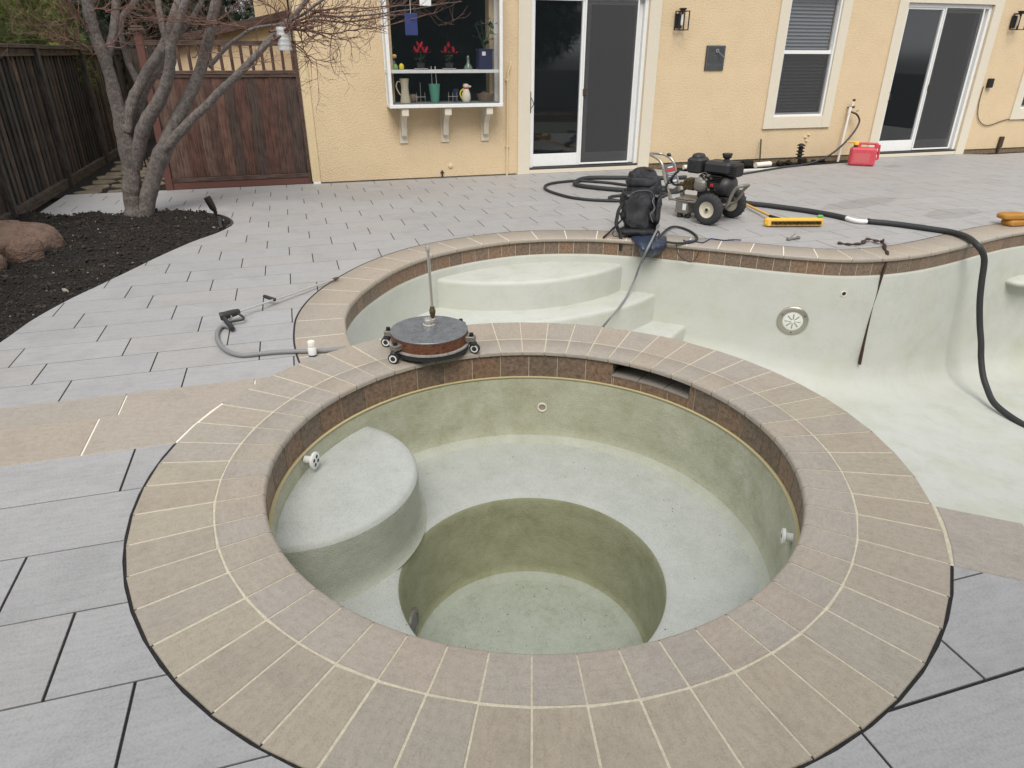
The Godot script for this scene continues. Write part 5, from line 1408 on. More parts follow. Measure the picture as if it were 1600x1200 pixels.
	var lines := [
		[Vector4(0.137, 1.938, -8.200, 0.0131), Vector4(0.226, 1.897, -8.178, 0.0105), Vector4(0.338, 1.880, -8.156, 0.0092), Vector4(0.476, 1.870, -8.133, 0.0079), Vector4(0.638, 1.882, -8.111, 0.0070), Vector4(0.801, 1.907, -8.089, 0.0060), Vector4(0.998, 1.932, -8.067, 0.0050), Vector4(1.231, 1.976, -8.044, 0.0040), Vector4(1.466, 2.032, -8.022, 0.0030), Vector4(1.634, 2.080, -8.000, 0.0023)],
		[Vector4(-0.036, 1.819, -8.200, 0.0131), Vector4(0.099, 1.890, -8.188, 0.0111), Vector4(0.251, 1.996, -8.175, 0.0098), Vector4(0.437, 2.068, -8.162, 0.0085), Vector4(0.632, 2.105, -8.150, 0.0076), Vector4(0.857, 2.109, -8.137, 0.0066), Vector4(1.120, 2.124, -8.125, 0.0053), Vector4(1.421, 2.141, -8.112, 0.0044), Vector4(1.762, 2.171, -8.100, 0.0034)],
		[Vector4(0.035, 1.878, -8.200, 0.0131), Vector4(0.170, 1.949, -8.183, 0.0115), Vector4(0.338, 1.986, -8.167, 0.0098), Vector4(0.554, 1.976, -8.150, 0.0086), Vector4(0.787, 1.985, -8.133, 0.0073), Vector4(1.025, 2.023, -8.117, 0.0060), Vector4(1.245, 2.055, -8.100, 0.0047)],
		[Vector4(-0.091, 1.878, -8.250, 0.0131), Vector4(0.025, 1.903, -8.243, 0.0112), Vector4(0.165, 1.904, -8.236, 0.0099), Vector4(0.324, 1.900, -8.229, 0.0083), Vector4(0.446, 1.847, -8.221, 0.0067), Vector4(0.554, 1.824, -8.214, 0.0054), Vector4(0.705, 1.825, -8.207, 0.0041), Vector4(0.779, 1.838, -8.200, 0.0027)],
		[Vector4(-0.076, 1.808, -8.250, 0.0099), Vector4(0.053, 1.785, -8.242, 0.0086), Vector4(0.163, 1.744, -8.233, 0.0073), Vector4(0.262, 1.666, -8.225, 0.0060), Vector4(0.386, 1.612, -8.217, 0.0051), Vector4(0.518, 1.618, -8.208, 0.0037), Vector4(0.574, 1.655, -8.200, 0.0027)],
		[Vector4(-0.046, 1.845, -8.300, 0.0099), Vector4(0.065, 1.822, -8.300, 0.0083), Vector4(0.209, 1.739, -8.300, 0.0067), Vector4(0.286, 1.629, -8.300, 0.0054), Vector4(0.291, 1.555, -8.300, 0.0034)],
		[Vector4(-0.297, 1.894, -8.500, 0.0101), Vector4(-0.389, 1.940, -8.471, 0.0086), Vector4(-0.522, 1.949, -8.443, 0.0076), Vector4(-0.671, 1.958, -8.414, 0.0065), Vector4(-0.816, 1.978, -8.386, 0.0055), Vector4(-0.959, 1.986, -8.357, 0.0045), Vector4(-1.100, 1.994, -8.329, 0.0035), Vector4(-1.239, 1.996, -8.300, 0.0025)],
		[Vector4(-0.652, 1.937, -8.500, 0.0099), Vector4(-0.758, 1.947, -8.480, 0.0079), Vector4(-0.888, 1.956, -8.460, 0.0065), Vector4(-1.049, 1.971, -8.440, 0.0052), Vector4(-1.177, 1.963, -8.420, 0.0038), Vector4(-1.270, 2.005, -8.400, 0.0025)],
		[Vector4(-0.830, 1.820, -8.600, 0.0087), Vector4(-0.738, 1.903, -8.575, 0.0073), Vector4(-0.637, 1.974, -8.550, 0.0063), Vector4(-0.513, 2.033, -8.525, 0.0050), Vector4(-0.365, 2.093, -8.500, 0.0036)],
		[Vector4(-1.828, 1.673, -8.600, 0.0130), Vector4(-1.884, 1.754, -8.550, 0.0103), Vector4(-1.967, 1.787, -8.500, 0.0086), Vector4(-2.058, 1.819, -8.450, 0.0069), Vector4(-2.144, 1.862, -8.400, 0.0053), Vector4(-2.214, 1.914, -8.350, 0.0037), Vector4(-2.245, 1.966, -8.300, 0.0024)],
		[Vector4(-1.840, 1.696, -8.600, 0.0110), Vector4(-1.918, 1.707, -8.550, 0.0090), Vector4(-2.003, 1.730, -8.500, 0.0073), Vector4(-2.081, 1.774, -8.450, 0.0056), Vector4(-2.145, 1.818, -8.400, 0.0037)],
		[Vector4(-1.833, 1.869, -8.600, 0.0128), Vector4(-1.851, 1.959, -8.575, 0.0102), Vector4(-1.872, 2.036, -8.550, 0.0082), Vector4(-1.892, 2.111, -8.525, 0.0069), Vector4(-1.920, 2.196, -8.500, 0.0056)],
		[Vector4(-1.831, 1.926, -8.600, 0.0102), Vector4(-1.880, 1.981, -8.575, 0.0082), Vector4(-1.939, 2.035, -8.550, 0.0066), Vector4(-1.995, 2.098, -8.525, 0.0050), Vector4(-2.035, 2.172, -8.500, 0.0037)],
		[Vector4(-1.744, 1.744, -8.700, 0.0085), Vector4(-1.661, 1.768, -8.667, 0.0072), Vector4(-1.588, 1.803, -8.633, 0.0059), Vector4(-1.522, 1.861, -8.600, 0.0042)],
		[Vector4(-1.692, 1.732, -8.600, 0.0085), Vector4(-1.586, 1.732, -8.600, 0.0065), Vector4(-1.498, 1.756, -8.600, 0.0049), Vector4(-1.421, 1.780, -8.600, 0.0033)],
		[Vector4(-1.735, 2.047, -8.500, 0.0088), Vector4(-1.650, 2.070, -8.500, 0.0072), Vector4(-1.562, 2.061, -8.500, 0.0063), Vector4(-1.455, 2.079, -8.500, 0.0051), Vector4(-1.329, 2.076, -8.500, 0.0038), Vector4(-1.264, 2.055, -8.500, 0.0026)],
		[Vector4(-0.881, 1.640, -8.400, 0.0072), Vector4(-0.785, 1.676, -8.367, 0.0059), Vector4(-0.682, 1.688, -8.333, 0.0046), Vector4(-0.586, 1.664, -8.300, 0.0033)],
		[Vector4(-0.411, 1.521, -8.300, 0.0080), Vector4(-0.317, 1.545, -8.267, 0.0067), Vector4(-0.246, 1.594, -8.233, 0.0050), Vector4(-0.180, 1.606, -8.200, 0.0033)],
		[Vector4(0.253, 2.101, -8.200, 0.0104), Vector4(0.386, 2.067, -8.160, 0.0088), Vector4(0.560, 2.056, -8.120, 0.0072), Vector4(0.764, 2.070, -8.080, 0.0059), Vector4(1.008, 2.095, -8.040, 0.0046), Vector4(1.268, 2.132, -8.000, 0.0033)],
		[Vector4(0.432, 2.053, -8.100, 0.0085), Vector4(0.616, 2.009, -8.075, 0.0069), Vector4(0.802, 1.953, -8.050, 0.0056), Vector4(0.959, 1.919, -8.025, 0.0043), Vector4(1.078, 1.884, -8.000, 0.0030)],
		[Vector4(0.051, 1.998, -8.300, 0.0086), Vector4(0.011, 2.065, -8.267, 0.0069), Vector4(-0.055, 2.120, -8.233, 0.0055), Vector4(-0.146, 2.161, -8.200, 0.0042)]]
	for l in lines:
		var p := []; var r := []
		for q in smooth(l, 3):
			p.append(Vector3(q.x, q.y, q.z) + Vector3(rng.randf_range(-0.008, 0.008), rng.randf_range(-0.008, 0.008), rng.randf_range(-0.03, 0.03)))
			r.append(maxf(q.w, 0.0022))
		tw.tube(p, r, 5, false)
		for i in range(2, p.size()):
			for rep in 2:
				if rng.randf() < 0.52: shoot(tw, p[i], (p[i] - p[i - 1]).normalized(), r[i] * 0.7, rng.randf_range(0.12, 0.42), 2)
	for l in limbs.slice(2):
		for i in range(l.size() / 2, l.size()):
			if rng.randf() < 0.22:
				var q: Vector4 = l[i]
				var a: Vector4 = l[i - 1]
				shoot(tw, Vector3(q.x, q.y, q.z), Vector3(q.x - a.x, q.y - a.y, q.z - a.z).normalized(), 0.006, rng.randf_range(0.3, 0.8), 3)
	P("twigs", tw, M.twig, t).set_meta("kind", "stuff")

func shoot(m: MB, at: Vector3, dir: Vector3, r: float, length: float, depth: int) -> void:
	var side := Vector3(rng.randf_range(-1, 1), rng.randf_range(-0.5, 0.8), rng.randf_range(-1, 1)).normalized()
	var d := (dir * 0.8 + side * 0.8).normalized()
	var p := [at]; var rr := [maxf(r, 0.002)]
	var n := 4
	for i in n:
		d = (d + Vector3(rng.randf_range(-0.3, 0.3), rng.randf_range(-0.22, 0.3), rng.randf_range(-0.3, 0.3))).normalized()
		p.append(p[-1] + d * length / n)
		rr.append(maxf(r * (1.0 - 0.7 * (i + 1) / n), 0.0013))
		if depth > 0 and rng.randf() < 0.45: shoot(m, p[-1], d, r * 0.65, length * 0.6, depth - 1)
	m.tube(p, rr, 4, false)

# ---------------------------------------------------------------- tools and equipment
func hose(m: MB, p: Array, r, step := 5, seg := 8) -> MB:
	return m.tube(smooth(p, step), r, seg)

func make_washer() -> void:
	var w := thing("pressure_washer", "two-wheeled pressure washer with black engine and silver handle on the patio", "pressure washer", Vector3(4.464, 0, -6.67), 0.49)
	var wt := MB.new(); var wr := MB.new()
	var prof := [Vector2(0.088, -0.040), Vector2(0.10, -0.044), Vector2(0.135, -0.045), Vector2(0.155, -0.036), Vector2(0.164, -0.022), Vector2(0.166, 0.0), Vector2(0.164, 0.022), Vector2(0.155, 0.036), Vector2(0.135, 0.045), Vector2(0.10, 0.044), Vector2(0.088, 0.040), Vector2(0.088, -0.040)]
	wt.lathe(prof, 40, Transform3D(Basis(Vector3.BACK, PI / 2), Vector3.ZERO))
	for i in 40:
		var a := TAU * i / 40
		wt.box(Vector3(0.014 * (1 if i % 2 else -1), cos(a) * 0.1655, sin(a) * 0.1655), Vector3(0.04, 0.005, 0.012), 0.001, Basis(Vector3.RIGHT, a))
	wr.lathe([Vector2(0.0, 0.030), Vector2(0.022, 0.030), Vector2(0.026, 0.016), Vector2(0.060, 0.018), Vector2(0.078, 0.032), Vector2(0.090, 0.036), Vector2(0.092, 0.030), Vector2(0.092, -0.036), Vector2(0.078, -0.032), Vector2(0.060, -0.018), Vector2(0.0, -0.016)], 32, Transform3D(Basis(Vector3.BACK, PI / 2), Vector3.ZERO))
	var tm := wt.mesh(); var rm := wr.mesh()
	for s in [-1, 1]:
		var o := Node3D.new()
		o.name = numbered(w, "wheel"); w.add_child(o); o.position = Vector3(s * 0.26, 0.166, 0)
		P("tyre", tm, M.tyre, o)
		P("rim", rm, M.rim_paint, o)
		P("hub", MB.new().rod(Vector3(-0.038, 0, 0), Vector3(0.038, 0, 0), 0.016), M.black_metal, o)
	P("axle", MB.new().rod(Vector3(-0.25, 0.166, 0), Vector3(0.25, 0.166, 0), 0.012), M.galvanised, w)
	P("base_plate", bx(Vector3(0, 0.215, 0.06), Vector3(0.30, 0.018, 0.56), 0.005), M.galvanised, w)
	var fr := MB.new()
	for s in [-1, 1]: fr.tube(smooth([Vector3(s * 0.16, 0.20, 0.30), Vector3(s * 0.16, 0.19, -0.34), Vector3(s * 0.145, 0.20, -0.40), Vector3(s * 0.135, 0.27, -0.42)], 4), 0.016, 8)
	P("frame", fr, M.galvanised, w)
	# engine
	var e := P("engine_block", bx(Vector3(0.0, 0.40, 0.06), Vector3(0.24, 0.34, 0.26), 0.03), M.black_metal, w)
	var fins := MB.new()
	for i in 7: fins.box(Vector3(-0.02, 0.43 + i * 0.022, 0.17), Vector3(0.25, 0.008, 0.16), 0.002)
	P("cooling_fins", fins, M.black_metal, e)
	P("fuel_tank", bx(Vector3(0.01, 0.66, 0.15), Vector3(0.27, 0.16, 0.34), 0.035), M.black_plastic, w)
	var cap := P("fuel_cap", MB.new().lathe([Vector2(0.0, 0.835), Vector2(0.052, 0.835), Vector2(0.056, 0.825), Vector2(0.050, 0.79), Vector2(0.030, 0.77), Vector2(0.036, 0.735)], 20, Transform3D(Basis.IDENTITY, Vector3(0.02, 0, 0.20))), M.black_plastic, w)
	P("cap_rim", MB.new().lathe([Vector2(0.056, 0.838), Vector2(0.059, 0.83), Vector2(0.056, 0.822)], 20, Transform3D(Basis.IDENTITY, Vector3(0.02, 0, 0.20))), M.rubber, cap)
	var af := P("air_filter", bx(Vector3(-0.05, 0.665, -0.13), Vector3(0.22, 0.20, 0.19), 0.03), M.black_plastic, w)
	P("filter_cover", MB.new().blob(Vector3(-0.05, 0.765, -0.13), Vector3(0.085, 0.055, 0.07), 0.8), M.black_plastic, af)
	P("filter_ring", MB.new().lathe([Vector2(0.030, -0.165), Vector2(0.052, -0.165), Vector2(0.055, -0.155)], 20, Transform3D(Basis(Vector3.BACK, -PI / 2), Vector3(0.0, 0.68, -0.14))), M.rubber, af)
	var mf := P("muffler", bx(Vector3(0.02, 0.64, 0.335), Vector3(0.20, 0.17, 0.10), 0.02), M.black_metal, w)
	var sl := MB.new()
	for i in 5: sl.box(Vector3(-0.084, 0.585 + i * 0.027, 0.335), Vector3(0.008, 0.010, 0.085), 0.001)
	P("muffler_louvres", sl, M.rubber, mf)
	P("recoil_housing", MB.new().lathe([Vector2(0.0, 0.085), Vector2(0.08, 0.08), Vector2(0.125, 0.055), Vector2(0.145, 0.0), Vector2(0.145, -0.09), Vector2(0.0, -0.09)], 28, Transform3D(Basis(Vector3.RIGHT, PI / 2), Vector3(0.0, 0.43, 0.27))), M.black_plastic, w)
	P("gear_cover", MB.new().lathe([Vector2(0.0, 0.035), Vector2(0.014, 0.035), Vector2(0.016, 0.024), Vector2(0.055, 0.018), Vector2(0.066, 0.0), Vector2(0.066, -0.05)], 6, Transform3D(Basis(Vector3.BACK, PI / 2), Vector3(-0.125, 0.47, -0.04))), M.chrome, w)
	P("crankcase", MB.new().blob(Vector3(-0.09, 0.42, -0.02), Vector3(0.08, 0.09, 0.09), 0.7), M.galvanised, w)
	P("switch_box", bx(Vector3(-0.135, 0.445, 0.15), Vector3(0.03, 0.07, 0.075), 0.006), M.black_plastic, w)
	P("switch", bx(Vector3(-0.152, 0.445, 0.15), Vector3(0.010, 0.034, 0.036), 0.003), M.red_plastic, w)
	var bits := MB.new()
	for q in [[-0.12, 0.545, 0.02], [-0.13, 0.56, 0.08], [-0.125, 0.53, 0.12], [-0.12, 0.38, 0.10], [-0.125, 0.40, 0.19], [-0.12, 0.50, 0.05]]:
		bits.box(Vector3(q[0], q[1], q[2]), Vector3(0.03, 0.035, 0.03), 0.005, Basis(Vector3.RIGHT, q[2] * 20))
		bits.rod(Vector3(q[0], q[1], q[2]), Vector3(q[0] - 0.02, q[1] + 0.04, q[2] - 0.03), 0.005, 0.004, 6)
	P("linkage", bits, M.galvanised, w)
	# pump
	var pm := P("pump", bx(Vector3(-0.01, 0.40, -0.20), Vector3(0.16, 0.15, 0.17), 0.02), M.brass_dirty, w)
	var pb := MB.new()
	for i in 3:
		for j in 2:
			pb.lathe([Vector2(0.0, 0.024), Vector2(0.016, 0.024), Vector2(0.018, 0.0)], 6, Transform3D(Basis(Vector3.BACK, PI / 2), Vector3(-0.088, 0.36 + j * 0.075, -0.25 + i * 0.05)))
	P("valve_caps", pb, M.brass_dirty, pm)
	P("pump_head", MB.new().rod(Vector3(-0.02, 0.38, -0.28), Vector3(-0.02, 0.38, -0.36), 0.03), M.brass_dirty, pm)
	P("pump_leg", MB.new().rod(Vector3(-0.05, 0.22, -0.30), Vector3(-0.05, 0.34, -0.28), 0.014), M.galvanised, w)
	P("pump_hose", hose(MB.new(), [Vector3(-0.02, 0.37, -0.36), Vector3(-0.03, 0.36, -0.44), Vector3(-0.06, 0.42, -0.47), Vector3(-0.09, 0.50, -0.42), Vector3(-0.07, 0.56, -0.37)], 0.016), M.rubber, w)
	P("pump_hose", hose(MB.new(), [Vector3(-0.04, 0.33, -0.26), Vector3(-0.07, 0.27, -0.35), Vector3(-0.12, 0.26, -0.45), Vector3(-0.16, 0.33, -0.47), Vector3(-0.14, 0.44, -0.44), Vector3(-0.09, 0.54, -0.39)], 0.014), M.rubber, w)
	P("engine_stay", bx(Vector3(0, 0.26, 0.26), Vector3(0.2, 0.08, 0.12), 0.01), M.black_metal, w)
	# everything above is drawn a little tall and forward: settle it over the axle
	for o in w.get_children():
		if o.name.begins_with("wheel") or o.name == "axle": continue
		o.scale = Vector3(1.0, 0.82, 0.92)
		o.position = Vector3(0, 0.036, -0.19)
	# handle: two uprights that bend back into one loop
	var hp := [Vector3(-0.12, 0.17, -0.57), Vector3(-0.12, 0.30, -0.628), Vector3(-0.12, 0.43, -0.685), Vector3(-0.118, 0.54, -0.725), Vector3(-0.115, 0.59, -0.77), Vector3(-0.11, 0.622, -0.85), Vector3(-0.09, 0.632, -0.91), Vector3(0.0, 0.64, -0.96), Vector3(0.09, 0.632, -0.91), Vector3(0.11, 0.622, -0.85), Vector3(0.115, 0.59, -0.77), Vector3(0.118, 0.54, -0.725), Vector3(0.12, 0.43, -0.685), Vector3(0.12, 0.30, -0.628), Vector3(0.12, 0.17, -0.57)]
	P("handle", hose(MB.new(), hp, 0.0165, 5, 10), M.chrome_dull, w)
	P("grip_knob", MB.new().blob(Vector3(0.115, 0.625, -0.80), Vector3(0.022, 0.022, 0.03)), M.black_plastic, w)
	var sb := Basis(Vector3.RIGHT, -0.36)
	var pl := P("sign_plate", bx(Vector3(0.0, 0.44, -0.672), Vector3(0.21, 0.22, 0.008), 0.002, sb), M.label_grey, w)
	for q in [[0.075, 0.10, 0.014, 0], [0.045, 0.19, 0.026, 1], [0.012, 0.16, 0.006, 0], [-0.008, 0.13, 0.005, 0], [-0.028, 0.15, 0.005, 0], [-0.085, 0.15, 0.022, 0]]:
		for f in [-1.0, 1.0]:
			P("print_band" if q[3] else "print_line", bx(Vector3(0.0, 0.44, -0.672) + sb * Vector3(0, q[0], f * 0.0052), Vector3(q[1], q[2], 0.002), 0.0, sb), M.red_plastic if q[3] else M.white_plastic, pl)
	# tool box at the back, on black feet
	P("tool_box", bx(Vector3(-0.04, 0.130, -0.39), Vector3(0.26, 0.155, 0.16), 0.008), M.galvanised, w)
	P("box_lid", bx(Vector3(-0.04, 0.214, -0.39), Vector3(0.275, 0.012, 0.175), 0.004), M.galvanised, w)
	P("box_label", bx(Vector3(-0.1715, 0.13, -0.35), Vector3(0.002, 0.07, 0.045), 0.0), M.white_plastic, w)
	for q in [[-0.13, -0.42], [0.05, -0.42], [-0.11, -0.33]]: P("foot", bx(Vector3(q[0], 0.027, q[1]), Vector3(0.06, 0.054, 0.05), 0.008), M.rubber, w)
	P("bumper", hose(MB.new(), [Vector3(-0.10, 0.19, 0.05), Vector3(-0.105, 0.20, 0.13), Vector3(-0.105, 0.30, 0.165), Vector3(-0.10, 0.385, 0.20), Vector3(-0.09, 0.415, 0.24), Vector3(-0.05, 0.425, 0.27), Vector3(0.05, 0.42, 0.27), Vector3(0.09, 0.40, 0.24), Vector3(0.10, 0.35, 0.195), Vector3(0.10, 0.28, 0.165), Vector3(0.10, 0.19, 0.09)], 0.017, 5, 10), M.galvanised, w)

func make_backpack() -> void:
	var b := thing("backpack", "black nylon backpack slumped on the pool coping with its straps dangling", "backpack", Vector3(3.30, 0.02, -6.32), -0.36)
	var nz := FastNoiseLite.new()
	nz.frequency = 6.5; nz.seed = 12; nz.fractal_octaves = 3
	var tilt := Basis(Vector3.RIGHT, -0.20) * Basis(Vector3.BACK, -0.05)
	P("main_bag", MB.new().blob(Vector3(0, 0.30, -0.03), Vector3(0.185, 0.31, 0.115), 0.66, tilt, 48, 34, nz, 0.075), M.nylon, b)
	P("front_pocket", MB.new().blob(Vector3(-0.02, 0.24, 0.085), Vector3(0.125, 0.17, 0.045), 0.6, tilt, 36, 24, nz, 0.07), M.nylon, b)
	P("mesh_pocket", MB.new().blob(Vector3(0.165, 0.25, 0.02), Vector3(0.035, 0.16, 0.085), 0.7, tilt, 24, 16, nz, 0.02), M.nylon, b)
	P("top_flap", MB.new().blob(Vector3(-0.01, 0.50, -0.04), Vector3(0.165, 0.055, 0.10), 0.7, tilt, 32, 14, nz, 0.025), M.nylon, b)
	P("carry_handle", hose(MB.new(), [Vector3(-0.10, 0.52, -0.05), Vector3(-0.09, 0.605, -0.06), Vector3(-0.03, 0.635, -0.06), Vector3(0.05, 0.632, -0.06), Vector3(0.10, 0.60, -0.06), Vector3(0.12, 0.51, -0.05)], 0.017, 5, 8), M.nylon, b)
	P("handle_grip", MB.new().rod(Vector3(0.0, 0.638, -0.058), Vector3(0.07, 0.628, -0.058), 0.02), M.strap_brown, b)
	P("logo_patch", bx(Vector3(-0.03, 0.13, 0.128), Vector3(0.075, 0.028, 0.004), 0.001, tilt), M.mesh_grey, b)
	P("zip", hose(MB.new(), [Vector3(-0.13, 0.15, 0.10), Vector3(-0.145, 0.32, 0.085), Vector3(-0.10, 0.42, 0.07), Vector3(0.02, 0.445, 0.065), Vector3(0.11, 0.40, 0.07), Vector3(0.115, 0.2, 0.10)], 0.004, 5, 5), M.label_grey, b)
	for y in [0.40, 0.16]:
		for s in [-1.0, 1.0]:
			P("side_strap", hose(MB.new(), [Vector3(s * 0.165, y + 0.03, -0.06), Vector3(s * 0.185, y + 0.015, 0.0), Vector3(s * 0.165, y, 0.06), Vector3(s * 0.12, y - 0.01, 0.09)], 0.009, 4, 6), M.rubber, b)
			P("buckle", bx(Vector3(s * 0.14, y - 0.005, 0.095), Vector3(0.03, 0.022, 0.012), 0.004), M.label_grey, b)
	P("bungee", hose(MB.new(), [Vector3(0.15, 0.42, 0.03), Vector3(0.10, 0.35, 0.10), Vector3(0.13, 0.28, 0.11), Vector3(0.09, 0.22, 0.125), Vector3(0.12, 0.14, 0.11)], 0.004, 4, 5), M.mesh_grey, b)
	P("hip_flap", MB.new().blob(Vector3(0.0, 0.035, 0.06), Vector3(0.21, 0.05, 0.12), 0.8, Basis(Vector3.BACK, -0.06), 30, 14, nz, 0.04), M.nylon, b)
	var st := MB.new()
	for s in [[[Vector3(3.195, 0.406, -6.420), Vector3(3.132, 0.334, -6.380), Vector3(3.059, 0.273, -6.320), Vector3(3.035, 0.195, -6.300), Vector3(3.022, 0.142, -6.280), Vector3(3.043, 0.085, -6.270), Vector3(3.058, 0.043, -6.250), Vector3(3.057, -0.028, -6.220), Vector3(3.057, -0.114, -6.220)], 0.021], [[Vector3(3.032, 0.144, -6.270), Vector3(2.983, 0.072, -6.260), Vector3(2.989, 0.028, -6.250), Vector3(3.041, 0.027, -6.240)], 0.008], [[Vector3(3.170, 0.334, -6.400), Vector3(3.200, 0.292, -6.380), Vector3(3.165, 0.246, -6.360)], 0.012]]:
		var p := []
		for q in s[0]: p.append(b.transform.affine_inverse() * q)
		st.tube(smooth(p, 5), s[1], 6, true, 0.35)
	P("shoulder_strap", st, M.nylon, b)
	tag(P("bent_rod", hose(MB.new(), [Vector3(2.895, 0.012, -6.290), Vector3(2.974, 0.030, -6.359), Vector3(3.314, 0.100, -6.708), Vector3(3.279, 0.100, -6.588), Vector3(3.273, 0.070, -6.478)], 0.010, 1, 8), M.black_metal), "thin bent black rod propped against the left side of the backpack", "rod")
	var cl := []
	var rows := [[Vector3(3.201, 0.030, -6.321), Vector3(3.242, 0.035, -6.287), Vector3(3.276, 0.040, -6.199), Vector3(3.341, 0.045, -6.158), Vector3(3.416, 0.045, -6.136), Vector3(3.486, 0.035, -6.103)], [Vector3(3.131, 0.020, -6.160), Vector3(3.138, 0.030, -6.061), Vector3(3.182, 0.030, -5.995), Vector3(3.233, 0.035, -5.932), Vector3(3.315, 0.030, -5.929), Vector3(3.408, 0.020, -5.943)], [Vector3(3.156, -0.030, -6.144), Vector3(3.111, -0.010, -5.971), Vector3(3.149, -0.010, -5.908), Vector3(3.190, 0.000, -5.831), Vector3(3.312, -0.020, -5.900), Vector3(3.411, -0.030, -5.963)], [Vector3(3.169, -0.080, -6.105), Vector3(3.149, -0.070, -5.994), Vector3(3.157, -0.060, -5.902), Vector3(3.225, -0.070, -5.897), Vector3(3.315, -0.080, -5.934), Vector3(3.398, -0.070, -5.972)], [Vector3(3.194, -0.130, -6.088), Vector3(3.180, -0.130, -6.017), Vector3(3.188, -0.120, -5.951), Vector3(3.231, -0.120, -5.939), Vector3(3.313, -0.120, -5.989), Vector3(3.378, -0.100, -5.994)]]
	var wob := FastNoiseLite.new(); wob.frequency = 14.0; wob.seed = 3
	for r in rows:
		var row := PackedVector3Array()
		for q in smooth(r, 5): row.append(q + Vector3(0.01, 0.0, 0.03) + Vector3(0.4, 0.2, 1.0) * wob.get_noise_3dv(q) * 0.035)
		cl.append(row)
	tag(P("plastic_bag", MB.new().grid(cl), M.navy_plastic), "crumpled dark blue plastic sheet hanging over the pool edge under the backpack", "plastic sheet")

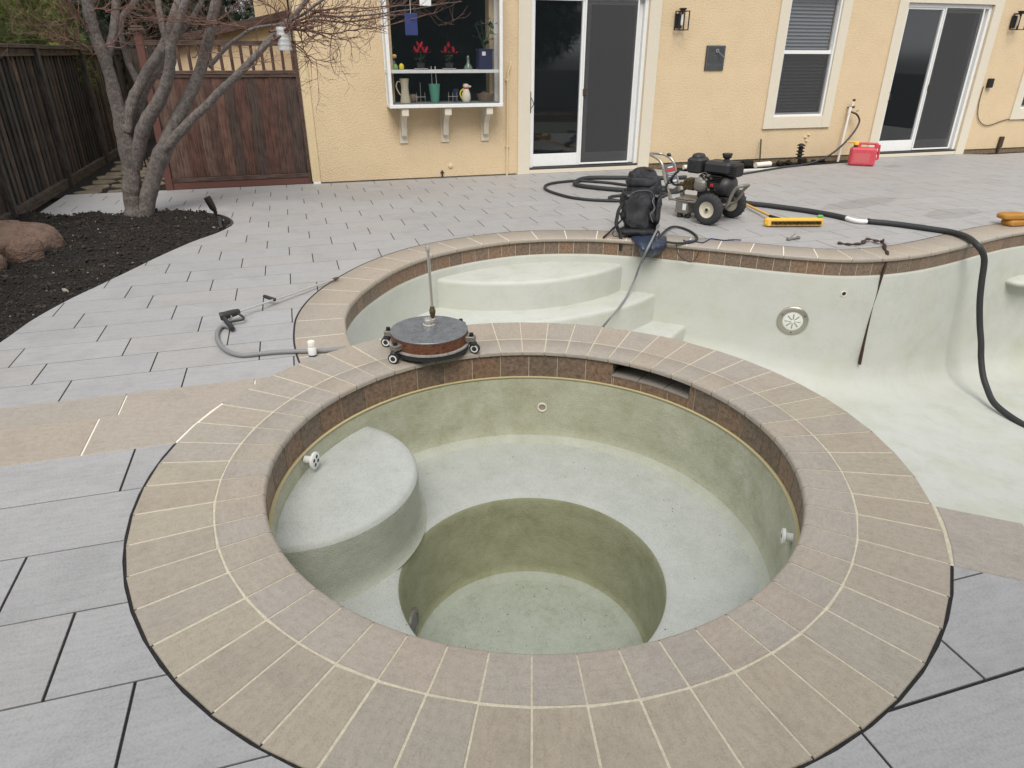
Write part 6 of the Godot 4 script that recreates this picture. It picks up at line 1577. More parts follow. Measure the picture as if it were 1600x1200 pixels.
func make_hoses() -> void:
	var a := thing("suction_hose", "thick black hose crossing the patio and hanging down into the pool", "hose")
	P("hose", hose(MB.new(), [Vector3(5.276, 0.030, -7.560), Vector3(5.273, 0.030, -7.348), Vector3(5.443, 0.030, -7.135), Vector3(5.695, 0.030, -6.750), Vector3(5.814, 0.030, -6.458), Vector3(5.849, 0.030, -6.272)], 0.030, 5, 10), M.hose_black, a)
	var p := [Vector3(5.978, 0.030, -6.066), Vector3(6.167, 0.030, -5.880), Vector3(6.331, 0.030, -5.614), Vector3(6.433, 0.030, -5.404), Vector3(6.377, 0.035, -5.172), Vector3(6.273, 0.020, -4.972)]
	p.append_array([Vector3(6.327, -0.050, -4.931), Vector3(6.387, -0.150, -4.928), Vector3(6.412, -0.350, -4.910), Vector3(6.443, -0.560, -4.887), Vector3(6.489, -0.780, -4.852), Vector3(6.510, -0.970, -4.790), Vector3(6.518, -1.130, -4.742), Vector3(6.505, -1.280, -4.657), Vector3(6.488, -1.380, -4.563), Vector3(6.411, -1.450, -4.400), Vector3(6.371, -1.480, -4.216), Vector3(6.363, -1.500, -4.015), Vector3(6.412, -1.530, -3.789), Vector3(6.529, -1.560, -3.568)])
	P("hose", hose(MB.new(), p, 0.030, 5, 10), M.hose_black, a)
	P("coupling", hose(MB.new(), [Vector3(5.859, 0.030, -6.304), Vector3(5.847, 0.030, -6.171), Vector3(5.889, 0.030, -6.092), Vector3(5.971, 0.030, -6.068)], [0.027, 0.025, 0.024, 0.024, 0.024, 0.024, 0.024, 0.024, 0.024, 0.024, 0.024, 0.024, 0.024, 0.024, 0.024, 0.025], 5, 10), M.white_plastic, a)
	P("clamp", hose(MB.new(), [Vector3(5.965, 0.030, -6.080), Vector3(5.980, 0.030, -6.059)], 0.034, 1, 10), M.black_metal, a)
	var c := thing("hose_coil", "black hose lying in loose loops on the patio left of the pressure washer", "hose")
	P("hose", hose(MB.new(), [Vector3(5.134, 0.020, -8.721), Vector3(4.592, 0.020, -8.129), Vector3(4.248, 0.020, -7.913), Vector3(4.025, 0.020, -7.912), Vector3(3.827, 0.020, -7.961), Vector3(3.644, 0.020, -8.044), Vector3(3.474, 0.020, -8.159), Vector3(3.333, 0.020, -8.355), Vector3(3.251, 0.020, -8.657), Vector3(3.224, 0.020, -8.909), Vector3(3.256, 0.020, -9.104), Vector3(3.349, 0.020, -9.288), Vector3(3.490, 0.020, -9.411), Vector3(3.670, 0.020, -9.472), Vector3(3.879, 0.020, -9.498), Vector3(4.081, 0.020, -9.382), Vector3(4.293, 0.020, -9.181), Vector3(4.465, 0.020, -8.913), Vector3(4.635, 0.020, -8.759), Vector3(4.893, 0.020, -8.684)], 0.019, 5, 8), M.hose_black, c)
	P("hose", hose(MB.new(), [Vector3(5.554, 0.030, -9.277), Vector3(5.276, 0.030, -9.296), Vector3(5.015, 0.030, -9.401), Vector3(4.739, 0.030, -9.480), Vector3(4.464, 0.030, -9.559), Vector3(4.235, 0.030, -9.625), Vector3(4.037, 0.030, -9.592), Vector3(3.843, 0.035, -9.384), Vector3(3.748, 0.030, -9.220), Vector3(3.759, 0.030, -9.056), Vector3(3.873, 0.030, -8.892), Vector3(4.034, 0.030, -8.717), Vector3(4.244, 0.030, -8.556), Vector3(4.483, 0.030, -8.463), Vector3(4.703, 0.030, -8.424), Vector3(4.864, 0.030, -8.279)], 0.030, 5, 10), M.hose_black, c)
	P("hose", hose(MB.new(), [Vector3(4.093, 0.020, -7.871), Vector3(3.929, 0.020, -7.897), Vector3(3.816, 0.020, -7.994), Vector3(3.790, 0.020, -8.133), Vector3(3.868, 0.020, -8.246), Vector3(4.017, 0.020, -8.272), Vector3(4.279, 0.020, -8.243), Vector3(4.554, 0.020, -8.234), Vector3(4.836, 0.020, -8.296)], 0.018, 5, 8), M.hose_black, c)
	var g := thing("garden_hose", "thin black garden hose running from the wall tap along the patio edge", "garden hose")
	var q := [Vector3(9.272, 0.786, -10.300), Vector3(9.343, 0.756, -10.280), Vector3(9.404, 0.663, -10.260), Vector3(9.363, 0.552, -10.240), Vector3(9.260, 0.421, -10.220), Vector3(9.098, 0.294, -10.180), Vector3(8.890, 0.181, -10.120), Vector3(8.643, 0.094, -10.050)]
	q.append_array([Vector3(8.479, 0.018, -10.116), Vector3(8.071, 0.018, -9.924), Vector3(7.675, 0.018, -9.815), Vector3(7.251, 0.018, -9.652), Vector3(6.760, 0.018, -9.454), Vector3(6.376, 0.018, -9.306), Vector3(5.994, 0.018, -9.109), Vector3(5.716, 0.018, -8.954)])
	P("hose", hose(MB.new(), q, 0.016, 4, 8), M.garden_hose, g)
	tag(P("wand_hose", hose(MB.new(), [Vector3(3.504, 0.100, -6.273), Vector3(3.267, 0.060, -5.950), Vector3(3.122, 0.000, -5.776), Vector3(3.151, -0.200, -5.946), Vector3(3.167, -0.380, -6.060), Vector3(3.046, -0.515, -5.963), Vector3(2.895, -0.515, -5.763), Vector3(2.760, -0.515, -5.591), Vector3(2.670, -0.545, -5.520), Vector3(2.638, -0.630, -5.568), Vector3(2.644, -0.740, -5.685), Vector3(2.670, -0.900, -5.882)], 0.011, 6, 8), M.hose_grey), "thin grey hose hanging from the backpack down over the pool steps", "hose")
	tag(P("pale_rod", MB.new().rod(Vector3(3.404, 0.06, -6.10), Vector3(3.19, -0.19, -5.98), 0.007), M.galvanised), "short pale metal rod leaning down the pool tiles beside the grey hose", "rod")
	tag(P("black_cable", hose(MB.new(), [Vector3(3.311, 0.020, -5.945), Vector3(3.370, 0.030, -5.966), Vector3(3.402, 0.020, -5.919), Vector3(3.502, 0.015, -5.857), Vector3(3.631, 0.015, -5.859), Vector3(3.736, 0.015, -5.922), Vector3(3.808, 0.015, -6.024), Vector3(3.869, 0.015, -6.229), Vector3(3.874, 0.015, -6.408), Vector3(3.815, 0.020, -6.487), Vector3(3.692, 0.030, -6.400), Vector3(3.509, 0.040, -6.187), Vector3(3.362, 0.040, -6.007)], 0.012, 5, 8), M.rubber), "looped black rubber cable on the coping just right of the backpack", "cable")
	tag(P("blue_string", hose(MB.new(), [Vector3(3.635, 0.006, -5.989), Vector3(3.633, 0.006, -5.935), Vector3(3.690, 0.006, -5.946), Vector3(3.731, 0.006, -5.880), Vector3(3.766, 0.006, -5.843), Vector3(3.850, 0.006, -5.899), Vector3(3.924, 0.006, -5.959), Vector3(3.972, 0.006, -5.917), Vector3(4.024, 0.006, -5.861), Vector3(4.120, 0.006, -5.860), Vector3(4.193, 0.006, -5.825)], 0.006, 4, 6), M.navy_cord), "thin dark blue string trailing along the pool coping", "string")
	tag(P("dangling_string", hose(MB.new(), [Vector3(3.503, 0.006, -5.894), Vector3(3.480, -0.030, -5.840), Vector3(3.487, -0.080, -5.809), Vector3(3.538, -0.130, -5.801), Vector3(3.594, -0.155, -5.757), Vector3(3.637, -0.125, -5.741), Vector3(3.679, -0.070, -5.763), Vector3(3.719, -0.020, -5.807), Vector3(3.772, 0.006, -5.842)], 0.004, 5, 5), M.rubber), "thin dark string hanging in a loop over the brown waterline tiles", "string")

func make_cleaner() -> void:
	var c := thing("surface_cleaner", "round steel surface cleaner on four casters standing on the hot tub rim", "surface cleaner", Vector3(0.557, UP, -3.285))
	P("skirt", MB.new().lathe([Vector2(0.196, 0.018), Vector2(0.203, 0.020), Vector2(0.206, 0.046)], 56), M.rubber, c)
	P("rim_band", MB.new().lathe([Vector2(0.206, 0.046), Vector2(0.210, 0.047), Vector2(0.210, 0.054), Vector2(0.198, 0.056)], 56), M.steel, c)
	P("side_wall", MB.new().lathe([Vector2(0.198, 0.056), Vector2(0.199, 0.112)], 56), M.rusty_steel, c)
	P("top_plate", MB.new().lathe([Vector2(0.199, 0.112), Vector2(0.201, 0.116), Vector2(0.199, 0.119), Vector2(0.0, 0.121)], 56), M.scuffed_steel, c)
	P("hub", MB.new().lathe([Vector2(0.032, 0.119), Vector2(0.032, 0.146), Vector2(0.027, 0.150), Vector2(0.025, 0.150), Vector2(0.025, 0.172), Vector2(0.022, 0.176), Vector2(0.0, 0.176)], 28), M.steel, c)
	P("swivel", bx(Vector3(0.020, 0.166, 0.006), Vector3(0.022, 0.022, 0.020), 0.003), M.steel, c)
	P("coupling", MB.new().lathe([Vector2(0.0, 0.15), Vector2(0.008, 0.15), Vector2(0.008, 0.185), Vector2(0.013, 0.188), Vector2(0.013, 0.200), Vector2(0.016, 0.203), Vector2(0.016, 0.224), Vector2(0.012, 0.228), Vector2(0.012, 0.240), Vector2(0.0, 0.241)], 16, Transform3D(Basis.IDENTITY, Vector3(0.021, 0, 0.004))), M.brass_dirty, c)
	var t := P("wand", MB.new().rod(Vector3(0.021, 0.238, 0.004), Vector3(0.014, 0.545, 0.002), 0.0075, 0.0075, 12), M.chrome, c)
	P("quick_coupler", MB.new().lathe([Vector2(0.0, 0.53), Vector2(0.011, 0.53), Vector2(0.012, 0.548), Vector2(0.009, 0.552), Vector2(0.008, 0.568), Vector2(0.0, 0.569)], 14, Transform3D(Basis.IDENTITY, Vector3(0.014, 0, 0.002))), M.steel, t)
	for an in [150.0, 27.0, 207.0, -30.0]:
		var d := Vector3(cos(deg_to_rad(an)), 0, sin(deg_to_rad(an)))
		var bs := Basis(d, Vector3.UP, d.cross(Vector3.UP))
		var k := Node3D.new()
		k.name = numbered(c, "caster"); c.add_child(k)
		k.transform = Transform3D(bs, Vector3.ZERO)
		P("bracket", bx(Vector3(0.213, 0.082, 0), Vector3(0.06, 0.028, 0.042), 0.003), M.galvanised, k)
		P("bolt", MB.new().lathe([Vector2(0.0, 0.112), Vector2(0.011, 0.112), Vector2(0.012, 0.098), Vector2(0.014, 0.097)], 6, Transform3D(Basis.IDENTITY, Vector3(0.224, 0, 0))), M.black_metal, k)
		P("fork", MB.new().box(Vector3(0.232, 0.056, 0.0), Vector3(0.038, 0.026, 0.034), 0.008), M.black_plastic, k)
		var turn := Basis(Vector3.UP, deg_to_rad(an) - 0.5)
		P("caster_wheel", MB.new().lathe([Vector2(0.0, 0.010), Vector2(0.008, 0.0115), Vector2(0.012, 0.010), Vector2(0.024, 0.010), Vector2(0.028, 0.006), Vector2(0.028, -0.006), Vector2(0.024, -0.010), Vector2(0.0, -0.010)], 24, Transform3D(turn * Basis(Vector3.RIGHT, PI / 2), Vector3(0.240, 0.0285, 0))), M.rubber, k)
		P("wheel_ring", MB.new().lathe([Vector2(0.013, 0.0112), Vector2(0.0195, 0.0112), Vector2(0.0195, -0.0112), Vector2(0.013, -0.0112)], 24, Transform3D(turn * Basis(Vector3.RIGHT, PI / 2), Vector3(0.240, 0.0285, 0))), M.white_plastic, k)

func make_lance() -> void:
	var l := thing("spray_lance", "pressure washer spray gun and lance lying on the grey pavers", "spray gun")
	var p := [Vector3(-0.626, 0.055, -4.805), Vector3(-0.601, 0.058, -4.809), Vector3(-0.552, 0.060, -4.836), Vector3(-0.504, 0.060, -4.869)]
	P("gun_body", MB.new().tube(smooth(p, 4), [0.022, 0.026, 0.026, 0.025, 0.024, 0.024, 0.024, 0.024, 0.023, 0.022, 0.020, 0.018, 0.014], 8, true, 1.2), M.black_plastic, l)
	P("grip", hose(MB.new(), [Vector3(-0.602, 0.050, -4.799), Vector3(-0.588, 0.040, -4.758), Vector3(-0.570, 0.034, -4.705), Vector3(-0.550, 0.030, -4.647)], 0.017, 4, 8), M.black_plastic, l)
	P("trigger_guard", hose(MB.new(), [Vector3(-0.581, 0.030, -4.745), Vector3(-0.553, 0.030, -4.755), Vector3(-0.516, 0.030, -4.764), Vector3(-0.483, 0.030, -4.774), Vector3(-0.477, 0.035, -4.798), Vector3(-0.491, 0.045, -4.820), Vector3(-0.516, 0.055, -4.846)], 0.008, 4, 8), M.black_plastic, l)
	P("trigger", hose(MB.new(), [Vector3(-0.556, 0.055, -4.804), Vector3(-0.551, 0.050, -4.784), Vector3(-0.563, 0.045, -4.762)], 0.006, 4, 6), M.galvanised, l)
	P("hose_nut", MB.new().tube([Vector3(-0.559, 0.030, -4.687), Vector3(-0.542, 0.025, -4.621)], 0.018, 8), M.rubber, l)
	P("lance_tube", MB.new().tube([Vector3(-0.510, 0.055, -4.885), Vector3(-0.177, 0.040, -5.207), Vector3(0.190, 0.022, -5.582)], 0.0085, 8), M.chrome, l)
	P("nozzle", MB.new().tube([Vector3(0.174, 0.022, -5.569), Vector3(0.196, 0.022, -5.588), Vector3(0.218, 0.022, -5.605)], [0.012, 0.014, 0.010], 8), M.brass_dirty, l)
	P("side_handle", hose(MB.new(), [Vector3(-0.345, 0.055, -5.179), Vector3(-0.322, 0.055, -5.149), Vector3(-0.290, 0.050, -5.117), Vector3(-0.268, 0.045, -5.103)], 0.014, 4, 8), M.black_plastic, l)
	P("handle_stem", MB.new().tube([Vector3(-0.278, 0.045, -5.128), Vector3(-0.237, 0.040, -5.155)], 0.006, 6), M.black_metal, l)
	tag(P("lance_hose", hose(MB.new(), [Vector3(-0.545, 0.022, -4.636), Vector3(-0.562, 0.020, -4.671), Vector3(-0.593, 0.018, -4.714), Vector3(-0.623, 0.016, -4.694), Vector3(-0.636, 0.015, -4.597), Vector3(-0.626, 0.015, -4.483), Vector3(-0.595, 0.015, -4.356), Vector3(-0.548, 0.015, -4.250), Vector3(-0.494, 0.015, -4.184), Vector3(-0.443, 0.015, -4.156), Vector3(-0.364, 0.015, -4.154), Vector3(-0.259, 0.015, -4.151), Vector3(-0.171, 0.015, -4.136), Vector3(-0.064, 0.015, -4.110), Vector3(0.001, 0.015, -4.097), Vector3(0.047, 0.015, -4.089), Vector3(0.102, 0.013, -4.093), Vector3(0.158, 0.012, -4.101)], 0.0145, 5, 8), M.hose_grey), "grey hose curling from the spray gun across the pavers to the hot tub rim", "hose")
	var b := thing("pill_bottle", "small white plastic bottle standing on the coping beside the hot tub", "bottle", Vector3(-0.045, 0.0, -4.035))
	P("body", MB.new().lathe([Vector2(0.0, 0.001), Vector2(0.023, 0.002), Vector2(0.025, 0.006), Vector2(0.025, 0.066), Vector2(0.020, 0.074), Vector2(0.018, 0.078)], 20), M.white_plastic, b)
	P("cap", MB.new().lathe([Vector2(0.022, 0.078), Vector2(0.0225, 0.106), Vector2(0.020, 0.110), Vector2(0.0, 0.110)], 20), M.pvc, b)
	P("label", MB.new().lathe([Vector2(0.0254, 0.012), Vector2(0.0254, 0.024)], 20), M.label_blue, b)

func make_small_things() -> void:
	# push broom
	var br := thing("push_broom", "yellow push broom lying on its side with dark bristles on the patio", "broom", Vector3(5.10, 0.0, -6.21), -0.27)
	var hb := Basis(Vector3.RIGHT, -0.25)
	P("head", bx(Vector3(0, 0.048, 0), Vector3(0.64, 0.088, 0.060), 0.018, hb), M.yellow, br)
	P("fringe", bx(Vector3(0, 0.048, 0.030), Vector3(0.60, 0.074, 0.016), 0.006, hb), M.yellow_wood, br)
	var bs := MB.new()
	for i in 70:
		for j in 4:
			bs.rod(Vector3(-0.255 + i * 0.0078, 0.036 + j * 0.009, 0.030), Vector3(-0.255 + i * 0.0078 + rng.randf_range(-0.004, 0.004), 0.034 + j * 0.0095, 0.056 + rng.randf() * 0.008), 0.0035, 0.002, 4)
	P("bristles", bs, M.bristle, br).set_meta("kind", "stuff")
	var hl := Transform3D(Basis(Vector3.UP, -0.27), Vector3(5.10, 0, -6.21)).affine_inverse()
	P("ferrule", MB.new().rod(hl * Vector3(4.985, 0.07, -6.30), hl * Vector3(5.02, 0.055, -6.52), 0.017, 0.015), M.black_metal, br)
	P("handle", MB.new().rod(hl * Vector3(5.02, 0.055, -6.50), hl * Vector3(5.36, 0.022, -7.85), 0.0135), M.yellow_wood, br)
	P("green_tag", MB.new().blob(Vector3(0.285, 0.105, -0.01), Vector3(0.035, 0.018, 0.022), 0.8), M.green_wrap, br)
	# sponges
	var lab := ["orange sponge pad lying on top of the other at the pool's right edge", "orange sponge pad underneath the other at the pool's right edge"]
	for i in 2:
		var s := MB.new().blob(Vector3(7.48 - 0.03 * (1 - i) + 0.01, 0.10 if i == 0 else 0.034, -5.60 + 0.02 * i), Vector3(0.15 if i == 0 else 0.125, 0.035, 0.085), 0.5, Basis(Vector3.UP, -0.2 + i * 0.15), 28, 12)
		tag(P("sponge", s, M.sponge), lab[i], "sponge", "orange sponges on the pool coping")
	# hose fitting
	var f := thing("hose_fitting", "small grey metal hose fitting lying near the pool coping", "hose fitting", Vector3(4.715, 0.016, -5.70), 0.2)
	P("shank", MB.new().rod(Vector3(-0.07, 0, 0), Vector3(0.07, 0, 0), 0.011), M.galvanised, f)
	P("collar", MB.new().rod(Vector3(-0.085, 0, 0), Vector3(-0.055, 0, 0), 0.018, 0.018, 6), M.galvanised, f)
	P("collar", MB.new().rod(Vector3(0.055, 0, 0), Vector3(0.085, 0, 0), 0.018, 0.018, 6), M.galvanised, f)
	P("lever", MB.new().rod(Vector3(-0.05, 0.012, 0), Vector3(0.04, 0.035, -0.02), 0.005), M.galvanised, f)
	# strap
	var sp := [Vector3(5.034, 0.014, -5.438), Vector3(5.068, 0.012, -5.397), Vector3(5.105, 0.012, -5.360), Vector3(5.180, 0.012, -5.351), Vector3(5.247, 0.014, -5.349), Vector3(5.328, 0.020, -5.407), Vector3(5.375, 0.030, -5.419), Vector3(5.434, 0.020, -5.403), Vector3(5.411, 0.030, -5.314), Vector3(5.458, 0.030, -5.314), Vector3(5.378, 0.020, -5.209), Vector3(5.274, 0.012, -5.072), Vector3(5.198, -0.005, -4.969)]
	sp.append_array([Vector3(5.148, -0.060, -4.915), Vector3(5.122, -0.170, -4.899), Vector3(5.127, -0.330, -4.910), Vector3(5.114, -0.475, -4.907), Vector3(5.099, -0.645, -4.895), Vector3(5.091, -0.840, -4.885), Vector3(5.076, -1.060, -4.859)])
	var pts := smooth(sp, 4)
	var rr := []
	for i in pts.size(): rr.append(0.026 * (0.75 + 0.35 * sin(i * 1.1)) if i < 52 else (0.007 + 0.018 * clampf(absf(i - 64) / 10.0, 0, 1)))
	tag(P("braided_strap", MB.new().tube(pts, rr, 7, true, 0.45), M.strap_brown), "twisted brown braided strap lying on the coping and hanging down the pool wall", "strap")
	# gas can
	var g := thing("gas_can", "faded red plastic gas can with yellow spout beside the far patio door", "gas can", Vector3(9.14, 0.0, -9.71), -0.62)
	P("body", bx(Vector3(-0.02, 0.145, 0), Vector3(0.40, 0.29, 0.20), 0.03), M.gas_red, g)
	P("top_handle", bx(Vector3(0.03, 0.352, 0), Vector3(0.32, 0.034, 0.06), 0.014), M.gas_red, g)
	P("handle_post", bx(Vector3(-0.105, 0.315, 0), Vector3(0.07, 0.08, 0.065), 0.014), M.gas_red, g)
	P("handle_post", bx(Vector3(0.165, 0.315, 0), Vector3(0.06, 0.08, 0.065), 0.014), M.gas_red, g)
	P("rear_handle", bx(Vector3(0.215, 0.225, 0), Vector3(0.030, 0.24, 0.055), 0.012, Basis(Vector3.BACK, 0.06)), M.gas_red, g)
	P("handle_post", bx(Vector3(0.195, 0.118, 0), Vector3(0.05, 0.04, 0.055), 0.012), M.gas_red, g)
	P("label_panel", bx(Vector3(-0.04, 0.13, 0.1005), Vector3(0.24, 0.15, 0.004), 0.001), M.gas_label, g)
	P("collar", MB.new().lathe([Vector2(0.04, 0.28), Vector2(0.04, 0.325), Vector2(0.0, 0.325)], 18, Transform3D(Basis.IDENTITY, Vector3(-0.145, 0, 0))), M.black_plastic, g)
	P("spout_cap", MB.new().lathe([Vector2(0.042, 0.326), Vector2(0.042, 0.36), Vector2(0.03, 0.372), Vector2(0.0, 0.372)], 18, Transform3D(Basis.IDENTITY, Vector3(-0.145, 0, 0))), M.yellow, g)
	P("spout", MB.new().rod(Vector3(-0.12, 0.362, 0), Vector3(-0.30, 0.372, 0), 0.018, 0.010), M.yellow, g)
	# wall tap on its white standpipe
	var t := thing("hose_bib", "wall tap on a leaning white standpipe beside the far patio door", "tap", Vector3(9.20, 0, -10.33))
	P("standpipe", MB.new().rod(Vector3(-0.06, -0.02, 0.05), Vector3(0.02, 0.80, 0.0), 0.020), M.pvc, t)
	P("joint", MB.new().rod(Vector3(0.017, 0.77, 0.0), Vector3(0.026, 0.88, 0.0), 0.028), M.pvc, t)
	P("tap_body", MB.new().rod(Vector3(0.02, 0.86, -0.06), Vector3(0.06, 0.88, 0.05), 0.018), M.brass_dirty, t)
	P("tap_outlet", MB.new().rod(Vector3(0.03, 0.80, 0.02), Vector3(0.11, 0.775, 0.05), 0.016), M.brass_dirty, t)
	P("vacuum_breaker", MB.new().rod(Vector3(0.055, 0.88, 0.0), Vector3(0.058, 0.95, 0.0), 0.015), M.pvc, t)
	P("valve_handle", bx(Vector3(0.06, 0.985, 0.01), Vector3(0.045, 0.035, 0.03), 0.006), M.black_plastic, t)
	P("valve_handle", bx(Vector3(0.13, 0.82, 0.06), Vector3(0.05, 0.014, 0.02), 0.004, Basis(Vector3.BACK, 0.5)), M.galvanised, t)
	# path light
	var l := thing("path_light", "black tiered pagoda path light in the soil strip below the window", "garden light", Vector3(8.14, 0, -10.06))
	P("stake", MB.new().rod(Vector3(0, -0.02, 0), Vector3(0, 0.10, 0), 0.012), M.black_metal, l)
	for i in 4:
		P("tier", MB.new().lathe([Vector2(0.035, 0.10 + i * 0.052), Vector2(0.072 - i * 0.003, 0.115 + i * 0.052), Vector2(0.066, 0.124 + i * 0.052), Vector2(0.034, 0.132 + i * 0.052), Vector2(0.034, 0.152 + i * 0.052)], 20), M.black_metal, l)
	P("cap", MB.new().lathe([Vector2(0.070, 0.308), Vector2(0.060, 0.325), Vector2(0.022, 0.345), Vector2(0.0, 0.348)], 20), M.black_metal, l)
	# spotlight in the bed
	var s2 := thing("garden_spotlight", "small black bullet spotlight on a stake at the tip of the planting bed", "garden light", Vector3(-0.93, 0.0, -8.42))
	P("stake", MB.new().rod(Vector3(0, -0.05, 0), Vector3(0, 0.05, 0), 0.012), M.black_metal, s2)
	P("knuckle", MB.new().blob(Vector3(-0.004, 0.065, 0), Vector3(0.022, 0.026, 0.018)), M.black_metal, s2)
	P("head", MB.new().tube([Vector3(-0.006, 0.08, 0.0), Vector3(-0.02, 0.11, 0.005), Vector3(-0.05, 0.20, 0.01), Vector3(-0.062, 0.235, 0.012)], [0.022, 0.036, 0.040, 0.038], 16), M.black_metal, s2)
	tag(P("cable_stub", hose(MB.new(), [Vector3(-0.90, 0.02, -8.32), Vector3(-0.87, 0.035, -8.15), Vector3(-0.86, 0.03, -7.98), Vector3(-0.84, -0.01, -7.86)], 0.02, 4, 8), M.rubber), "thick black cable lying half buried in the bed below the spotlight", "cable")
	# boulders
	var nz := FastNoiseLite.new(); nz.frequency = 2.2; nz.seed = 8; nz.fractal_octaves = 5; nz.fractal_type = FastNoiseLite.FRACTAL_RIDGED
	for q in [[Vector3(-2.70, 0.02, -7.36), Vector3(0.46, 0.22, 0.34), "large rounded red-grey boulder sitting in the mulch at the left"], [Vector3(-2.40, 0.07, -7.00), Vector3(0.13, 0.13, 0.12), "small reddish rock leaning against the front of the large boulder"], [Vector3(-2.66, 0.05, -6.72), Vector3(0.16, 0.10, 0.13), "low reddish rock at the left edge in front of the large boulder"]]:
		tag(P("boulder", MB.new().blob(q[0], q[1], 0.75, Basis(Vector3.UP, 0.5), 56, 34, nz, q[1].y * 0.28), M.boulder), q[2], "rock", "rocks in the planting bed")
	# marks on the pavers: two damp stains, and the gas can shadow painted on
	var stain := mat("damp_shadow", Color(0.22, 0.20, 0.16, 0.09), 0.5)
	stain.transparency = BaseMaterial3D.TRANSPARENCY_ALPHA
	var sl := ["long faint damp stain on the pavers in front of the far patio door", "grey damp patch on the pavers just behind the orange sponges", "gas can shadow painted as a dark spot on the pavers"]
	var sq := [[6.75, -7.05, 0.62, 0.16], [7.35, -6.25, 0.42, 0.16], [9.6, -9.5, 0.22, 0.10]]
	for i in 3:
		var pg := PackedVector2Array()
		for k in 26:
			var an := TAU * k / 26
			var q := Vector2(cos(an) * sq[i][2], sin(an) * sq[i][3]) * (1.0 + 0.45 * nz.get_noise_2d(cos(an) * 1.3 + i * 7, sin(an) * 1.3))
			pg.append(Vector2(sq[i][0], sq[i][1]) + q.rotated(-0.25))
		tag(P("stain_shadow_mark", MB.new().slab(pg, 0.0025, 0.001, 0.0, 0.0, false), stain), sl[i], "stain", "stains on the patio")
	# loose pipes and a rod by the wall
	tag(P("pvc_pipe", MB.new().rod(Vector3(5.95, 0.05, -10.05), Vector3(6.55, 0.05, -10.10), 0.035), M.pvc), "short white plastic pipe lying on the soil behind the pressure washer", "pipe", "white pipes by the house wall")
	tag(P("pvc_pipe", MB.new().rod(Vector3(7.20, 0.05, -9.92), Vector3(7.52, 0.05, -9.98), 0.045), M.pvc), "stubby white plastic pipe end lying at the edge of the soil strip", "pipe", "white pipes by the house wall")
	tag(P("white_edging", MB.new().sweep(PackedVector2Array([Vector2(6.05, -9.80), Vector2(6.6, -9.765), Vector2(7.33, -9.76), Vector2(8.0, -9.91)]), PackedVector2Array([Vector2(0, 1), Vector2(0, 1), Vector2(0.1, 0.99), Vector2(0.2, 0.97)]), [Vector2(0.0, -0.02), Vector2(0.0, 0.02), Vector2(-0.03, 0.02), Vector2(-0.03, -0.02)]), M.pvc), "white concrete-like edging strip between the patio and the bare soil", "edging")
	tag(P("iron_rod", MB.new().rod(Vector3(7.50, -0.02, -10.22), Vector3(7.55, 0.40, -10.36), 0.013), M.bronze), "rusty iron rod standing in the soil against the house wall", "rod")
	# ornaments hung in the tree
	var la := thing("paper_lantern", "silvery ribbed cylinder lantern hanging from a branch before the house corner", "lantern", Vector3(0.05, 1.71, -8.25))
	var lr := []
	for i in 15: lr.append(Vector2(0.070 + 0.004 * sin(i * 2.2), i * 0.0155))
	P("shade", MB.new().lathe(lr, 24), M.silver_paper, la)
	P("thread", MB.new().rod(Vector3(0, 0.217, 0), Vector3(0.0, 0.33, 0), 0.002), M.rubber, la)
	var or1 := thing("blue_ornament", "flat blue mosaic ornament hanging from a branch before the garden window", "ornament", Vector3(1.345, 1.86, -8.03))
	P("panel", MB.new().box(Vector3(0, 0.10, 0), Vector3(0.135, 0.205, 0.012), 0.003, Basis(Vector3.UP, 0.15)), M.blue_glaze, or1)
	P("thread", MB.new().rod(Vector3(0, 0.20, 0), Vector3(0.0, 0.33, 0), 0.002), M.pvc, or1)
	var or2 := thing("white_ornament", "white ceramic tag hanging from a branch high before the garden window", "ornament", Vector3(1.50, 2.13, -8.0))
	P("tag", MB.new().box(Vector3(0, 0.07, 0), Vector3(0.12, 0.14, 0.012), 0.003), M.white_plastic, or2)
	P("thread", MB.new().rod(Vector3(0, 0.14, 0), Vector3(0, 0.25, 0), 0.002), M.rubber, or2)

